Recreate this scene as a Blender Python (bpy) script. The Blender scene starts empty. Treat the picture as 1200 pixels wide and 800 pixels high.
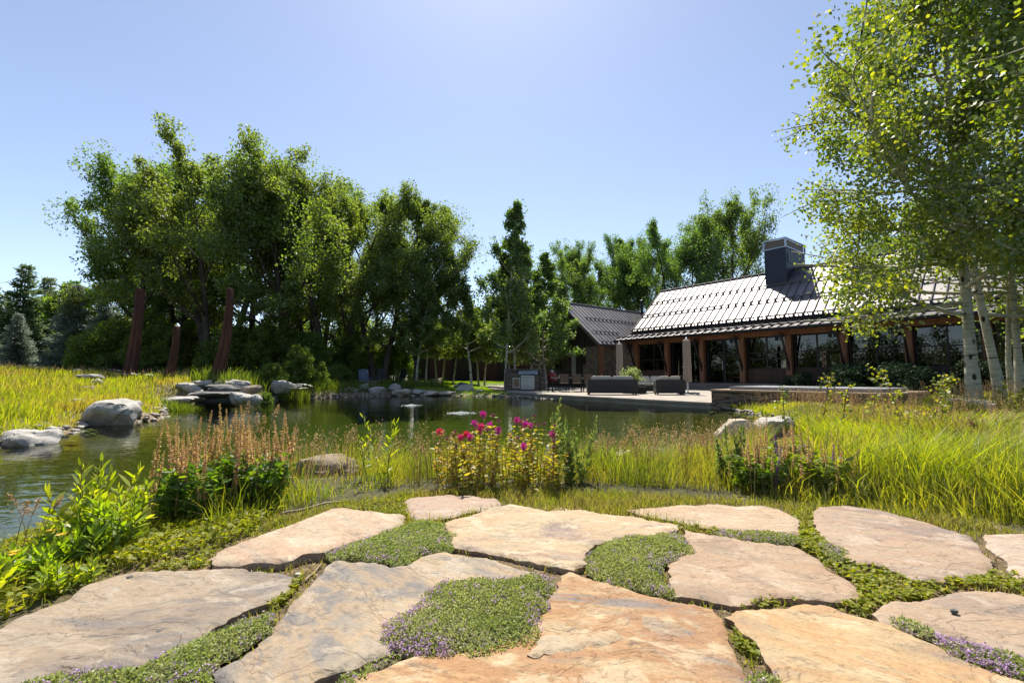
import bpy, bmesh, math, random
import numpy as np
from mathutils import Vector, Matrix, noise as mnoise
from mathutils.geometry import delaunay_2d_cdt

# ------------------------------------------------------------------ camera, sky, sun, exposure
S = bpy.context.scene
COL = S.collection
FPX, EYE, PITCH = 533.0, 0.8, math.atan(41 / 533.0)
SUN_EL, SUN_AZ = math.radians(58), math.radians(-3)          # azimuth from +Y towards +X

cam_d = bpy.data.cameras.new("camera")
cam_d.lens, cam_d.sensor_width = 15.99, 36.0
cam_d.clip_start, cam_d.clip_end = 0.05, 6000
cam = bpy.data.objects.new("camera", cam_d)
cam.location = (0, 0, EYE)
cam.rotation_euler = (math.pi / 2 + PITCH, 0, 0)
COL.objects.link(cam)
S.camera = cam

world = bpy.data.worlds.new("World")
S.world = world
world.use_nodes = True
wn = world.node_tree.nodes
sky = wn.new("ShaderNodeTexSky")
sky.sky_type = 'NISHITA'
sky.sun_disc = False
sky.sun_elevation = SUN_EL
sky.sun_rotation = SUN_AZ
sky.altitude = 2000
sky.air_density = 1.0
sky.dust_density = 1.6
sky.ozone_density = 1.6
wn["Background"].inputs[1].default_value = 0.097
hs = wn.new("ShaderNodeHueSaturation")
hs.inputs['Saturation'].default_value = .84
world.node_tree.links.new(sky.outputs[0], hs.inputs['Color'])
world.node_tree.links.new(hs.outputs[0], wn["Background"].inputs[0])

sun_d = bpy.data.lights.new("sun", 'SUN')
sun_d.energy = 4.6
sun_d.angle = math.radians(0.53)
sun_d.color = (1.0, 0.93, 0.80)
sun = bpy.data.objects.new("sun", sun_d)
sv = Vector((math.sin(SUN_AZ) * math.cos(SUN_EL), math.cos(SUN_AZ) * math.cos(SUN_EL), math.sin(SUN_EL)))
sun.rotation_euler = sv.to_track_quat('Z', 'Y').to_euler()
sun.location = (0, 30, 60)
COL.objects.link(sun)

S.view_settings.view_transform = 'Standard'
S.view_settings.look = 'None'
S.view_settings.gamma = 1
S.view_settings.use_curve_mapping = False
S.view_settings.exposure = 1.06
S.render.engine = 'CYCLES'
S.cycles.max_bounces = 7
S.cycles.diffuse_bounces = 3
S.cycles.glossy_bounces = 3
S.cycles.transmission_bounces = 4
S.cycles.transparent_max_bounces = 10
S.cycles.caustics_reflective = False
S.cycles.caustics_refractive = False
S.cycles.sample_clamp_indirect = 6

# ------------------------------------------------------------------ pixel -> place helpers (photo is 1200 x 800)
cp, sp = math.cos(PITCH), math.sin(PITCH)
def ray(u, v):
    k = (400 - v) / FPX
    return np.array([(u - 600) / FPX, cp - sp * k, sp + cp * k])
def on_z(u, v, z=0.0):
    r = ray(u, v)
    t = (z - EYE) / r[2]
    return np.array([r[0] * t, r[1] * t, z])
def at_d(u, v, d):
    r = ray(u, v)
    t = d / r[1]
    return np.array([r[0] * t, d, EYE + r[2] * t])
def project(x, y, z):
    fwd = y * cp + (z - EYE) * sp
    up = -y * sp + (z - EYE) * cp
    return 600 + FPX * x / fwd, 400 - FPX * up / fwd
def gpoly(pts, z=0.0):
    return np.array([on_z(u, v, z)[:2] for u, v in pts])
def crop(x0, y0, pts, s=3.3333):
    return [(x0 + x / s, y0 + y / s) for x, y in pts]

# ------------------------------------------------------------------ object helpers
def link(name, me, mat=None, parent=None):
    o = bpy.data.objects.new(name, me)
    COL.objects.link(o)
    if mat is not None and me is not None and not me.materials:
        me.materials.append(mat)
    if parent is not None:
        o.parent = parent
    return o
def tag(o, label=None, cat=None, group=None, kind=None):
    if label: o['label'] = label
    if cat: o['category'] = cat
    if group: o['group'] = group
    if kind: o['kind'] = kind
    return o
def thing(name, label, cat, loc=(0, 0, 0), rz=0.0, group=None, scale=1.0):
    o = bpy.data.objects.new(name, None)
    o.empty_display_size = 0.2
    COL.objects.link(o)
    o.location = loc
    o.rotation_euler = (0, 0, rz)
    o.scale = (scale,) * 3 if not hasattr(scale, '__len__') else scale
    return tag(o, label, cat, group)
def copy_tree(o, parent=None, kids=None):
    if kids is None:
        kids = {}
        for q in COL.objects:
            if q.parent: kids.setdefault(q.parent.name, []).append(q)
    c = o.copy()
    COL.objects.link(c)
    if parent is not None: c.parent = parent
    for ch in kids.get(o.name, []):
        copy_tree(ch, c, kids)
    return c

class MB:
    """collects shapes into one mesh"""
    def __init__(s): s.v, s.f = [], []
    def add(s, vs, fs):
        b = len(s.v)
        s.v += [tuple(map(float, q)) for q in vs]
        s.f += [tuple(b + i for i in q) for q in fs]
        return s
    def box(s, c, d, rz=0.0, rx=0.0, ry=0.0, taper=1.0):
        x, y, z = d[0] / 2, d[1] / 2, d[2] / 2
        pts = [(-x, -y, -z), (x, -y, -z), (x, y, -z), (-x, y, -z), (-x * taper, -y * taper, z), (x * taper, -y * taper, z), (x * taper, y * taper, z), (-x * taper, y * taper, z)]
        M = Matrix.Translation(c) @ Matrix.Rotation(rz, 4, 'Z') @ Matrix.Rotation(ry, 4, 'Y') @ Matrix.Rotation(rx, 4, 'X')
        return s.add([M @ Vector(p) for p in pts], [(3, 2, 1, 0), (4, 5, 6, 7), (0, 1, 5, 4), (1, 2, 6, 5), (2, 3, 7, 6), (3, 0, 4, 7)])
    def b2(s, lo, hi):
        return s.box([(a + b) / 2 for a, b in zip(lo, hi)], [b - a for a, b in zip(lo, hi)])
    def tube(s, pts, rad, n=8, cap=True):
        pts = [Vector(p) for p in pts]
        if not hasattr(rad, '__len__'): rad = [rad] * len(pts)
        ring = []
        t0 = (pts[1] - pts[0]).normalized()
        ref = Vector((0, 0, 1)) if abs(t0.z) < .9 else Vector((1, 0, 0))
        u = t0.cross(ref).normalized()
        vs, fs = [], []
        for i, p in enumerate(pts):
            t = (pts[min(i + 1, len(pts) - 1)] - pts[max(i - 1, 0)]).normalized()
            u = (u - t * u.dot(t)).normalized()
            w = t.cross(u)
            for k in range(n):
                a = 2 * math.pi * k / n
                vs.append(p + (u * math.cos(a) + w * math.sin(a)) * rad[i])
        for i in range(len(pts) - 1):
            for k in range(n):
                k2 = (k + 1) % n
                fs.append((i * n + k, i * n + k2, (i + 1) * n + k2, (i + 1) * n + k))
        if cap:
            fs.append(tuple(range(n - 1, -1, -1)))
            fs.append(tuple((len(pts) - 1) * n + k for k in range(n)))
        return s.add(vs, fs)
    def bar(s, p, q, w, h):
        """rectangular bar from p to q"""
        p, q = Vector(p), Vector(q)
        t = (q - p).normalized()
        ref = Vector((0, 0, 1)) if abs(t.z) < .95 else Vector((0, 1, 0))
        u = t.cross(ref).normalized() * w / 2
        x = u.cross(t).normalized() * h / 2
        vs = [e + a * u + b * x for e in (p, q) for a, b in ((-1, -1), (1, -1), (1, 1), (-1, 1))]
        return s.add(vs, [(0, 1, 2, 3), (7, 6, 5, 4), (0, 4, 5, 1), (1, 5, 6, 2), (2, 6, 7, 3), (3, 7, 4, 0)])
    def lathe(s, prof, c=(0, 0, 0), n=20):
        vs, fs = [], []
        for r, z in prof:
            for k in range(n):
                a = 2 * math.pi * k / n
                vs.append((c[0] + r * math.cos(a), c[1] + r * math.sin(a), c[2] + z))
        for i in range(len(prof) - 1):
            for k in range(n):
                k2 = (k + 1) % n
                fs.append((i * n + k, i * n + k2, (i + 1) * n + k2, (i + 1) * n + k))
        fs.append(tuple(range(n - 1, -1, -1)))
        fs.append(tuple((len(prof) - 1) * n + k for k in range(n)))
        return s.add(vs, fs)
    def prism(s, poly, ax, lo, hi):
        """2-D outline extruded along axis ax (0,1,2)"""
        n = len(poly)
        vs = []
        for e in (lo, hi):
            for a, b in poly:
                vs.append({0: (e, a, b), 1: (a, e, b), 2: (a, b, e)}[ax])
        fs = [tuple(range(n)), tuple(range(2 * n - 1, n - 1, -1))]
        fs += [(i, (i + 1) % n, n + (i + 1) % n, n + i) for i in range(n)]
        return s.add(vs, fs)
    def mesh(s, name, bevel=0.0, smooth=False):
        me = bpy.data.meshes.new(name)
        me.from_pydata(s.v, [], s.f)
        bm = bmesh.new()
        bm.from_mesh(me)
        bmesh.ops.recalc_face_normals(bm, faces=bm.faces)
        if bevel:
            bmesh.ops.bevel(bm, geom=[e for e in bm.edges if e.is_manifold and e.calc_face_angle(0) > .6], offset=bevel, segments=2, affect='EDGES', clamp_overlap=True)
        bm.to_mesh(me)
        bm.free()
        if smooth:
            me.polygons.foreach_set('use_smooth', [True] * len(me.polygons))
        me.update()
        return me
    def build(s, name, mat, parent=None, bevel=0.0, smooth=False):
        return link(name, s.mesh(name, bevel, smooth), mat, parent)

def np_mesh(name, verts, faces, smooth=False):
    """verts (n,3); faces: list of int arrays (m,k)"""
    me = bpy.data.meshes.new(name)
    verts = np.asarray(verts, np.float32)
    me.vertices.add(len(verts))
    me.vertices.foreach_set('co', verts.ravel())
    loops = np.concatenate([f.ravel() for f in faces]).astype(np.int32)
    tot = np.concatenate([np.full(len(f), f.shape[1], np.int32) for f in faces])
    start = np.concatenate([[0], np.cumsum(tot)[:-1]]).astype(np.int32)
    me.loops.add(len(loops))
    me.loops.foreach_set('vertex_index', loops)
    me.polygons.add(len(tot))
    me.polygons.foreach_set('loop_start', start)
    me.polygons.foreach_set('loop_total', tot)
    if smooth:
        me.polygons.foreach_set('use_smooth', np.ones(len(tot), bool))
    me.update(calc_edges=True)
    return me
def mb_np(mb):
    """MB -> (verts, [faces]) arrays"""
    by = {}
    for f in mb.f: by.setdefault(len(f), []).append(f)
    return np.array(mb.v, float).reshape(-1, 3), [np.array(q) for q in by.values()]
def merge(parts):
    vs, fs, b = [], [], 0
    for v, f in parts:
        if len(v) == 0: continue
        vs.append(v)
        fs += [q + b for q in f]
        b += len(v)
    return np.concatenate(vs), fs

# ------------------------------------------------------------------ numpy noise, polygons
def _hash(ix, iy, seed):
    h = (ix.astype(np.int64) * 374761393 + iy.astype(np.int64) * 668265263 + seed * 974634777) & 0x7fffffff
    h = ((h ^ (h >> 13)) * 1274126177) & 0x7fffffff
    return ((h ^ (h >> 16)) & 0xffff) / 65535.0
def vnoise(x, y, seed=0):
    x, y = np.asarray(x, float), np.asarray(y, float)
    ix, iy = np.floor(x), np.floor(y)
    fx, fy = x - ix, y - iy
    fx, fy = fx * fx * (3 - 2 * fx), fy * fy * (3 - 2 * fy)
    a, b = _hash(ix, iy, seed), _hash(ix + 1, iy, seed)
    c, d = _hash(ix, iy + 1, seed), _hash(ix + 1, iy + 1, seed)
    return (a * (1 - fx) + b * fx) * (1 - fy) + (c * (1 - fx) + d * fx) * fy
def fbm(x, y, seed=0, oct=4):
    r, a, t = 0, 1, 0
    for o in range(oct):
        r = r + a * vnoise(x * 2 ** o + 17 * o, y * 2 ** o - 11 * o, seed + o)
        t += a; a *= .5
    return r / t
def inside(poly, P):
    poly = np.asarray(poly)
    x, y = P[:, 0], P[:, 1]
    r = np.zeros(len(P), bool)
    j = len(poly) - 1
    for i in range(len(poly)):
        xi, yi = poly[i]; xj, yj = poly[j]
        if yi != yj:
            r ^= ((yi > y) != (yj > y)) & (x < (xj - xi) * (y - yi) / (yj - yi) + xi)
        j = i
    return r
def sdist(poly, P):
    """signed distance, negative inside"""
    poly = np.asarray(poly)
    d = np.full(len(P), 1e9)
    for i in range(len(poly)):
        a, b = poly[i - 1], poly[i]
        ab = b - a
        t = np.clip(((P - a) @ ab) / max(ab @ ab, 1e-9), 0, 1)
        d = np.minimum(d, np.hypot(*(P - a - t[:, None] * ab).T))
    return np.where(inside(poly, P), -d, d)
def sample_poly(rng, poly, n):
    poly = np.asarray(poly)
    lo, hi = poly.min(0), poly.max(0)
    out, have = [], 0
    while have < n:
        p = rng.uniform(lo, hi, (n * 2, 2))
        p = p[inside(poly, p)]
        out.append(p); have += len(p)
    return np.concatenate(out)[:n]

# ------------------------------------------------------------------ materials
def new_mat(name):
    m = bpy.data.materials.new(name)
    m.use_nodes = True
    nt = m.node_tree
    nt.nodes.clear()
    return m, nt, nt.nodes.new("ShaderNodeOutputMaterial")
def N(nt, typ, **kw):
    n = nt.nodes.new("ShaderNode" + typ)
    for k, v in kw.items():
        if k.startswith('i_'):
            key = k[2:]
            key = int(key) if key.isdigit() else key.replace('_', ' ')
            n.inputs[key].default_value = v
        else: setattr(n, k, v)
    return n
def ramp(nt, stops, src=None, interp='LINEAR'):
    r = N(nt, "ValToRGB")
    r.color_ramp.interpolation = interp
    e = r.color_ramp.elements
    while len(e) < len(stops): e.new(.5)
    for q, (p, c) in zip(e, stops):
        q.position = p
        q.color = (*c, 1) if len(c) == 3 else c
    if src is not None: nt.links.new(src, r.inputs[0])
    return r
def coords(nt, scale=(1, 1, 1), kind='Object', rot=(0, 0, 0)):
    t = N(nt, "TexCoord")
    m = N(nt, "Mapping")
    m.inputs['Scale'].default_value = scale
    m.inputs['Rotation'].default_value = rot
    nt.links.new(t.outputs[kind], m.inputs[0])
    return m.outputs[0]
def mixc(nt, fac, a, b, mode='MIX'):
    m = N(nt, "Mix", data_type='RGBA', blend_type=mode)
    for sock, val in ((0, fac), (6, a), (7, b)):
        if hasattr(val, 'is_linked'): nt.links.new(val, m.inputs[sock])
        else: m.inputs[sock].default_value = val if sock == 0 else (*val, 1)
    return m.outputs[2]
def surf(name, cols, scale=3.0, rough=.7, metal=0.0, bump=.2, bscale=None, stretch=(1, 1, 1), detail=6, kind='Object', bdist=.02, spec=.5, lo=.3, hi=.7):
    """noise-mottled principled surface; cols: 1..4 colours"""
    m, nt, out = new_mat(name)
    p = N(nt, "BsdfPrincipled", i_Roughness=rough, i_Metallic=metal)
    p.inputs['Specular IOR Level'].default_value = spec
    c = coords(nt, stretch, kind)
    n = N(nt, "TexNoise", i_Scale=scale, i_Detail=detail, i_Roughness=.6)
    nt.links.new(c, n.inputs['Vector'])
    if len(cols) == 1: cols = [tuple(x * .8 for x in cols[0]), tuple(x * 1.15 for x in cols[0])]
    k = len(cols)
    r = ramp(nt, [(lo + (hi - lo) * i / (k - 1), q) for i, q in enumerate(cols)], n.outputs[0])
    nt.links.new(r.outputs[0], p.inputs['Base Color'])
    if bump:
        n2 = N(nt, "TexNoise", i_Scale=bscale or scale * 5, i_Detail=8, i_Roughness=.65)
        nt.links.new(c, n2.inputs['Vector'])
        b = N(nt, "Bump", i_Strength=bump, i_Distance=bdist)
        nt.links.new(n2.outputs[0], b.inputs['Height'])
        nt.links.new(b.outputs[0], p.inputs['Normal'])
    nt.links.new(p.outputs[0], out.inputs[0])
    return m
def leafmat(name, cols, trans=.45, tcol=None, patch=0.0, patchcol=(.2, .16, .05), rough=.55, gloss=.03):
    """thin leaf: diffuse + translucent + a little sheen; colour differs leaf by leaf"""
    m, nt, out = new_mat(name)
    geo = N(nt, "NewGeometry")
    k = len(cols)
    r = ramp(nt, [(i / max(k - 1, 1), q) for i, q in enumerate(cols)], geo.outputs['Random Per Island'])
    col = r.outputs[0]
    oi = N(nt, "ObjectInfo")
    hsv = N(nt, "HueSaturation")
    mr = N(nt, "MapRange", i_3=.475, i_4=.515)
    nt.links.new(oi.outputs['Random'], mr.inputs[0])
    nt.links.new(mr.outputs[0], hsv.inputs['Hue'])
    nt.links.new(col, hsv.inputs['Color'])
    col = hsv.outputs[0]
    if patch:
        c = coords(nt)
        n = N(nt, "TexNoise", i_Scale=patch, i_Detail=3)
        nt.links.new(c, n.inputs['Vector'])
        f = ramp(nt, [(.46, (0, 0, 0)), (.68, (1, 1, 1))], n.outputs[0])
        col = mixc(nt, f.outputs[0], col, patchcol)
    d = N(nt, "BsdfDiffuse")
    t = N(nt, "BsdfTranslucent")
    nt.links.new(col, d.inputs[0])
    if tcol:
        tc = mixc(nt, 1.0, col, tcol, 'MULTIPLY')
        nt.links.new(tc, t.inputs[0])
    else: nt.links.new(col, t.inputs[0])
    a = N(nt, "MixShader", i_0=trans)
    nt.links.new(d.outputs[0], a.inputs[1])
    nt.links.new(t.outputs[0], a.inputs[2])
    g = N(nt, "BsdfGlossy", i_Roughness=rough)
    g.inputs[0].default_value = (1, 1, 1, 1)
    b = N(nt, "MixShader", i_0=gloss)
    nt.links.new(a.outputs[0], b.inputs[1])
    nt.links.new(g.outputs[0], b.inputs[2])
    nt.links.new(b.outputs[0], out.inputs[0])
    return m

M = {}
M['cottonwood'] = leafmat('cottonwood_leaf', [(.085, .14, .026), (.125, .19, .036), (.19, .26, .055)], .54, (1.85, 1.95, .7), gloss=.05)
M['distant'] = leafmat('distant_leaf', [(.05, .085, .03), (.08, .12, .04), (.115, .155, .05)], .35, (1.8, 1.8, .9), gloss=.03)
M['aspen'] = leafmat('aspen_leaf', [(.075, .13, .015), (.12, .185, .02), (.18, .24, .025), (.30, .33, .035)], .56, (1.8, 1.75, .45), gloss=.08)
M['aspen_mid'] = leafmat('young_aspen_leaf', [(.065, .115, .022), (.10, .165, .03), (.16, .225, .05)], .5, (1.9, 1.9, .8), gloss=.05)
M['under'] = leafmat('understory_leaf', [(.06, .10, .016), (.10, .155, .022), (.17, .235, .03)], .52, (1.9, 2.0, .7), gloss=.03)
M['spruce'] = leafmat('spruce_needles', [(.16, .22, .15), (.24, .31, .23), (.32, .39, .31)], .48, None, gloss=.03)
M['pine'] = leafmat('pine_needles', [(.14, .21, .08), (.19, .27, .10), (.25, .33, .13)], .5, None, gloss=.03)
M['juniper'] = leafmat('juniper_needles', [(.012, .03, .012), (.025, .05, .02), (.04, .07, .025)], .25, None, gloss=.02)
M['meadow'] = leafmat('meadow_grass_blade', [(.15, .23, .012), (.24, .31, .018), (.36, .37, .04)], .57, (1.7, 1.65, .45), patch=.7, patchcol=(.30, .25, .075), gloss=.03)
M['shore'] = leafmat('shore_grass_blade', [(.10, .17, .012), (.18, .25, .02), (.33, .31, .05)], .55, (1.7, 1.6, .45), patch=1.6, patchcol=(.27, .24, .06), gloss=.03)
M['bank'] = leafmat('bank_grass_blade', [(.07, .11, .012), (.12, .17, .02), (.20, .23, .03)], .5, (1.7, 1.7, .5), gloss=.03)
M['lawn'] = leafmat('lawn_blade', [(.16, .24, .012), (.22, .32, .02)], .55, (1.6, 1.7, .45), gloss=.02)
M['turf'] = leafmat('low_turf_blade', [(.13, .17, .02), (.22, .25, .03), (.34, .29, .10)], .5, (1.5, 1.5, .5), patch=3.0, patchcol=(.30, .24, .11), gloss=.02)
M['clover'] = leafmat('clover_leaf', [(.11, .17, .012), (.19, .25, .018), (.30, .32, .04)], .5, (1.6, 1.55, .4), gloss=.015)
M['thyme'] = leafmat('thyme_leaf', [(.20, .25, .08), (.30, .35, .13), (.38, .42, .19)], .45, (1.25, 1.3, .65), patch=4.5, patchcol=(.24, .29, .08), gloss=.02)
M['thyme_flower'] = leafmat('thyme_blossom', [(.42, .24, .44), (.55, .35, .58), (.66, .50, .68)], .4, None, gloss=.02)
M['litter'] = leafmat('dry_litter', [(.10, .06, .03), (.22, .15, .08), (.40, .32, .20)], .15, None)
M['salvia_leaf'] = leafmat('sage_leaf', [(.06, .12, .012), (.11, .19, .018), (.19, .27, .03)], .52, (1.7, 1.7, .45), gloss=.03)
M['salvia_spike'] = leafmat('sage_spike', [(.46, .34, .14), (.58, .45, .20), (.60, .46, .24), (.48, .30, .30)], .5, (1.25, 1.15, .75), gloss=.02)
M['sage_bloom'] = leafmat('sage_bloom', [(.20, .08, .30), (.33, .16, .42)], .35, None, gloss=.02)
M['lance_leaf'] = leafmat('lance_leaf', [(.15, .24, .015), (.24, .33, .02), (.35, .40, .04)], .58, (1.6, 1.6, .4), gloss=.035)
M['balm_leaf'] = leafmat('bee_balm_leaf', [(.18, .22, .02), (.30, .31, .03), (.44, .38, .05), (.40, .27, .11)], .48, (1.6, 1.5, .5), gloss=.03)
M['magenta'] = leafmat('magenta_petal', [(.42, .015, .20), (.60, .04, .34), (.50, .03, .40)], .4, (1.3, .8, 1.2), gloss=.02)
M['red'] = leafmat('red_petal', [(.60, .02, .06), (.72, .06, .16)], .4, None, gloss=.02)
M['dried_head'] = leafmat('dried_flower_head', [(.14, .03, .06), (.24, .07, .10), (.30, .12, .12)], .3, None, gloss=.02)
M['mullein'] = leafmat('grey_green_leaf', [(.12, .19, .05), (.19, .26, .08), (.27, .33, .12)], .42, (1.4, 1.4, .7), gloss=.03)
M['seed'] = leafmat('grass_seed', [(.30, .20, .09), (.42, .31, .15), (.50, .38, .24)], .4, (1.2, 1.1, .8), gloss=.03)
M['dock'] = leafmat('dock_seed', [(.14, .05, .02), (.24, .10, .035), (.32, .15, .05)], .3, None, gloss=.02)
M['sapling'] = leafmat('sapling_leaf', [(.12, .18, .02), (.22, .28, .03), (.42, .40, .04)], .5, (1.5, 1.4, .4), gloss=.05)
M['white_petal'] = leafmat('white_petal', [(.62, .62, .60), (.78, .78, .75)], .3, None, gloss=.02)
M['yellow_petal'] = leafmat('yellow_petal', [(.70, .38, .02), (.75, .50, .03)], .35, None, gloss=.02)
M['stem'] = surf('green_stem', [(.10, .14, .03), (.17, .19, .05)], 20, .7, bump=0)
M['brown_stem'] = surf('brown_stem', [(.12, .06, .03), (.20, .11, .05)], 20, .7, bump=0)
M['bark'] = surf('cottonwood_bark', [(.035, .028, .02), (.08, .064, .048), (.13, .108, .085)], 5, .9, bump=.6, bscale=14, stretch=(1, 1, .25), bdist=.05)
M['limb_bark'] = surf('pale_bark', [(.10, .09, .065), (.19, .17, .13)], 6, .85, bump=.4, stretch=(1, 1, .4))
# ================================================================== SETTING: ground, pond, sky is the world
WZ = -0.18
def wpx(pts): return [tuple(on_z(u, v, WZ)[:2]) for u, v in pts]
POND = np.array(
    [(-2.6, 1.2), (-2.75, 1.9)] +
    wpx([(30, 628), (80, 600), (150, 582), (220, 572), (320, 565), (420, 560), (520, 557), (620, 556), (720, 553), (800, 546), (850, 533),
         (896, 520), (935, 504), (905, 490), (866, 482), (838, 479)]) +
    wpx([(700, 469), (600, 465.6), (560, 464), (520, 463.3), (470, 463.5), (430, 464.5), (390, 465.5), (340, 468), (305, 472), (250, 475), (198, 477),
         (192, 486), (188, 492), (150, 496), (108, 497.5), (88, 506), (60, 512), (15, 522), (-60, 536), (-180, 552)]) +
    [(-9.5, 4.0), (-8.5, 1.5), (-5.0, 0.2)])

# house frame: X along the facade (to the right), Y into the house
HO = np.array([13.5, 26.6, 0.0])
HA = math.atan2(-.793, .610)
hx, hy = np.array([math.cos(HA), math.sin(HA)]), np.array([-math.sin(HA), math.cos(HA)])
def H(X, Y): return HO[:2] + hx * X + hy * Y
def toH(P): return np.stack([(P - HO[:2]) @ hx, (P - HO[:2]) @ hy], 1)

P_R = on_z(834, 472, 0)[:2]                      # patio edge, right end (meets the spa wall)
P_L = on_z(590, 459.3, 0)[:2]
PATIO = np.array([P_R, P_L, P_L + np.array([.3, 2.2]), H(-20, -6), H(-20, 2), H(-2, 2), H(12, 2), H(12, -5.5), P_R + hx * 4.4 + hy * 3.0, P_R + hy * .3])

# ground heights: control points (x, y, z)
CTRL = [(0, 0, -.03), (-2, 1, -.03), (2, 1, -.03), (0, 2.5, -.03), (-1.6, 2.6, -.035), (2, 2.6, -.03), (3.5, 2.2, -.02), (-3, -2, -.03), (3, -2, -.03), (0, -6, -.05),
        (2.5, 4.2, -.02), (4, 4, .02), (5, 6, .0), (7, 7, .05), (7, 10, -.02), (8.5, 9, .08), (10, 10, .22), (13, 11, .27), (16, 12, .30), (9, 13, -.1), (14, 18, .1), (20, 10, .42), (30, 14, .5),
        (0, 26.5, -.10), (4, 23, -.12), (10, 20, -.12), (12, 26, -.12), (20, 20, -.10), (3, 30, -.08), (16, 30, 0), (0, 34, .12), (-6, 28, .12), (-3, 40, .25), (-10, 40, .35), (0, 50, .4),
        (-9, 23.5, .10), (-11, 20, .30), (-9.5, 17.5, .50), (-12.5, 17.5, .62), (-14, 22, .62), (-18, 26, .8), (-12, 30, .5),
        (-11, 12, .22), (-9.8, 9.5, .05), (-14, 14, .55), (-13, 10, .42), (-9, 7, .05), (-12, 8, .40), (-17, 16, .80), (-22, 18, .95), (-18, 11, .70), (-24, 12, .85), (-16, 6, .45), (-30, 24, 1.0), (-28, 8, .8), (-14, 2, .2),
        (-40, 60, 1.2), (0, 90, .8), (50, 60, .8), (60, 0, .5), (-60, 0, 1), (0, -60, 0), (300, 300, 1), (-300, 300, 1), (-300, -300, 0), (300, -300, 0)]
CT = np.array(CTRL, float)
def ground_z(P, bumps=True):
    P = np.atleast_2d(np.asarray(P, float))[:, :2]
    z = np.empty(len(P))
    for i in range(0, len(P), 20000):
        q = P[i:i + 20000]
        d2 = ((q[:, None, :] - CT[None, :, :2]) ** 2).sum(2)
        r2 = (1.1 + .12 * np.hypot(q[:, 0], q[:, 1])) ** 2
        w = 1 / (d2 + .08 * r2[:, None]) ** 1.6
        z[i:i + 20000] = (w * CT[:, 2]).sum(1) / w.sum(1)
    if bumps:
        far = np.clip((np.hypot(P[:, 0], P[:, 1] - 1.5) - 3) / 6, 0, 1)
        z = z + (fbm(P[:, 0] * .8, P[:, 1] * .8, 3) - .5) * .22 * far + (fbm(P[:, 0] * 6, P[:, 1] * 6, 5) - .5) * .016
    sd = sdist(POND, P)
    edge = np.clip(sd / .7, 0, 1)
    edge = edge * edge * (3 - 2 * edge)
    shore = WZ - .03 + (z - WZ + .03) * (.25 * np.clip(sd / .08, 0, 1) + .75 * edge)
    bed = WZ - .04 - np.clip(-sd * .38, 0, .95) + (fbm(P[:, 0] * 1.5, P[:, 1] * 1.5, 9) - .5) * .10
    r = np.where(sd > 0, shore, np.minimum(bed, WZ - .02))
    return np.where(sdist(PATIO, P) < .3, np.minimum(r, -.22), r)
def gz(x, y): return float(ground_z([[x, y]])[0])

n = 540
u = np.linspace(-1, 1, n)
K = math.log(1200)
gx = 2.4 * np.sinh(K * u) / 1.0
gx = gx * (2500 / gx[-1])
gy = gx + 5.0
GX, GY = np.meshgrid(gx, gy)
P = np.stack([GX.ravel(), GY.ravel()], 1)
Z = ground_z(P)
idx = np.arange(n * n).reshape(n, n)
quads = np.stack([idx[:-1, :-1], idx[:-1, 1:], idx[1:, 1:], idx[1:, :-1]], -1).reshape(-1, 4)
gme = np_mesh('ground', np.column_stack([P, Z]), [quads], smooth=True)
# what the ground is made of, zone by zone
MEADOW_R = np.array(list(gpoly([(868, 578), (950, 592), (1040, 597), (1120, 610), (1210, 618), (1330, 640)], -.02)) +
                    [(9, 3.2), (17, 9), (17, 13.5), (12.5, 12.4), (10.4, 11.0), (9.0, 10.45), (6.4, 13.7)] + wpx([(850, 481), (880, 486), (920, 495), (940, 505), (905, 521), (880, 545)]))
MEADOW_L = np.array(wpx([(-170, 550), (-60, 534), (15, 520), (60, 510), (88, 504), (108, 496), (150, 494), (188, 490), (192, 483)]) +
                    [(-10.2, 14.2), (-11.4, 16.2), (-13.2, 18.5), (-17, 22), (-26, 27), (-38, 26), (-38, 8), (-20, 3.5)])
LAWN = np.array([tuple(on_z(u_, v_, .12)[:2]) for u_, v_ in ((490, 456.5), (545, 457), (600, 457.5))] + [(2.5, 31), (1.5, 44), (-9.5, 46), (-10, 36)])
FRONT = np.array(list(gpoly([(-120, 760), (0, 735), (90, 690), (130, 662), (245, 640), (300, 612), (390, 590), (475, 578), (590, 573), (700, 578), (860, 585), (950, 593), (1040, 599), (1140, 614), (1300, 640)], -.02)) +
                 [(5.5, 1.8), (5, -3), (-5, -3)])
pd = sdist(POND, P)
col = np.tile(np.array([.050, .050, .022]), (len(P), 1))
ins = inside(MEADOW_R, P) | inside(MEADOW_L, P)
col[ins] = (.11, .10, .035)
col[inside(LAWN, P)] = (.11, .16, .02)
f = inside(FRONT, P)
col[f] = (.115, .085, .05)
sh = (pd > -.1) & (pd < .35) & ~f
col[sh] = (.16, .135, .10)
w = pd < -.05
dep = np.clip(-pd[w] / 2.5, 0, 1)[:, None]
col[w] = np.array([.13, .10, .045]) * (1 - dep) + np.array([.085, .105, .03]) * dep
at = gme.color_attributes.new('zone', 'FLOAT_COLOR', 'POINT')
at.data.foreach_set('color', np.column_stack([col, np.ones(len(col))]).astype(np.float32).ravel())
m, nt, out = new_mat('ground_soil')
p = N(nt, "BsdfPrincipled", i_Roughness=.95)
a = N(nt, "Attribute", attribute_name='zone')
c = coords(nt)
n1 = N(nt, "TexNoise", i_Scale=9, i_Detail=9, i_Roughness=.7)
nt.links.new(c, n1.inputs['Vector'])
r = ramp(nt, [(.3, (.45, .45, .45)), (.72, (1.7, 1.6, 1.45))], n1.outputs[0])
n3 = N(nt, "TexVoronoi", i_Scale=34)
nt.links.new(c, n3.inputs['Vector'])
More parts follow.
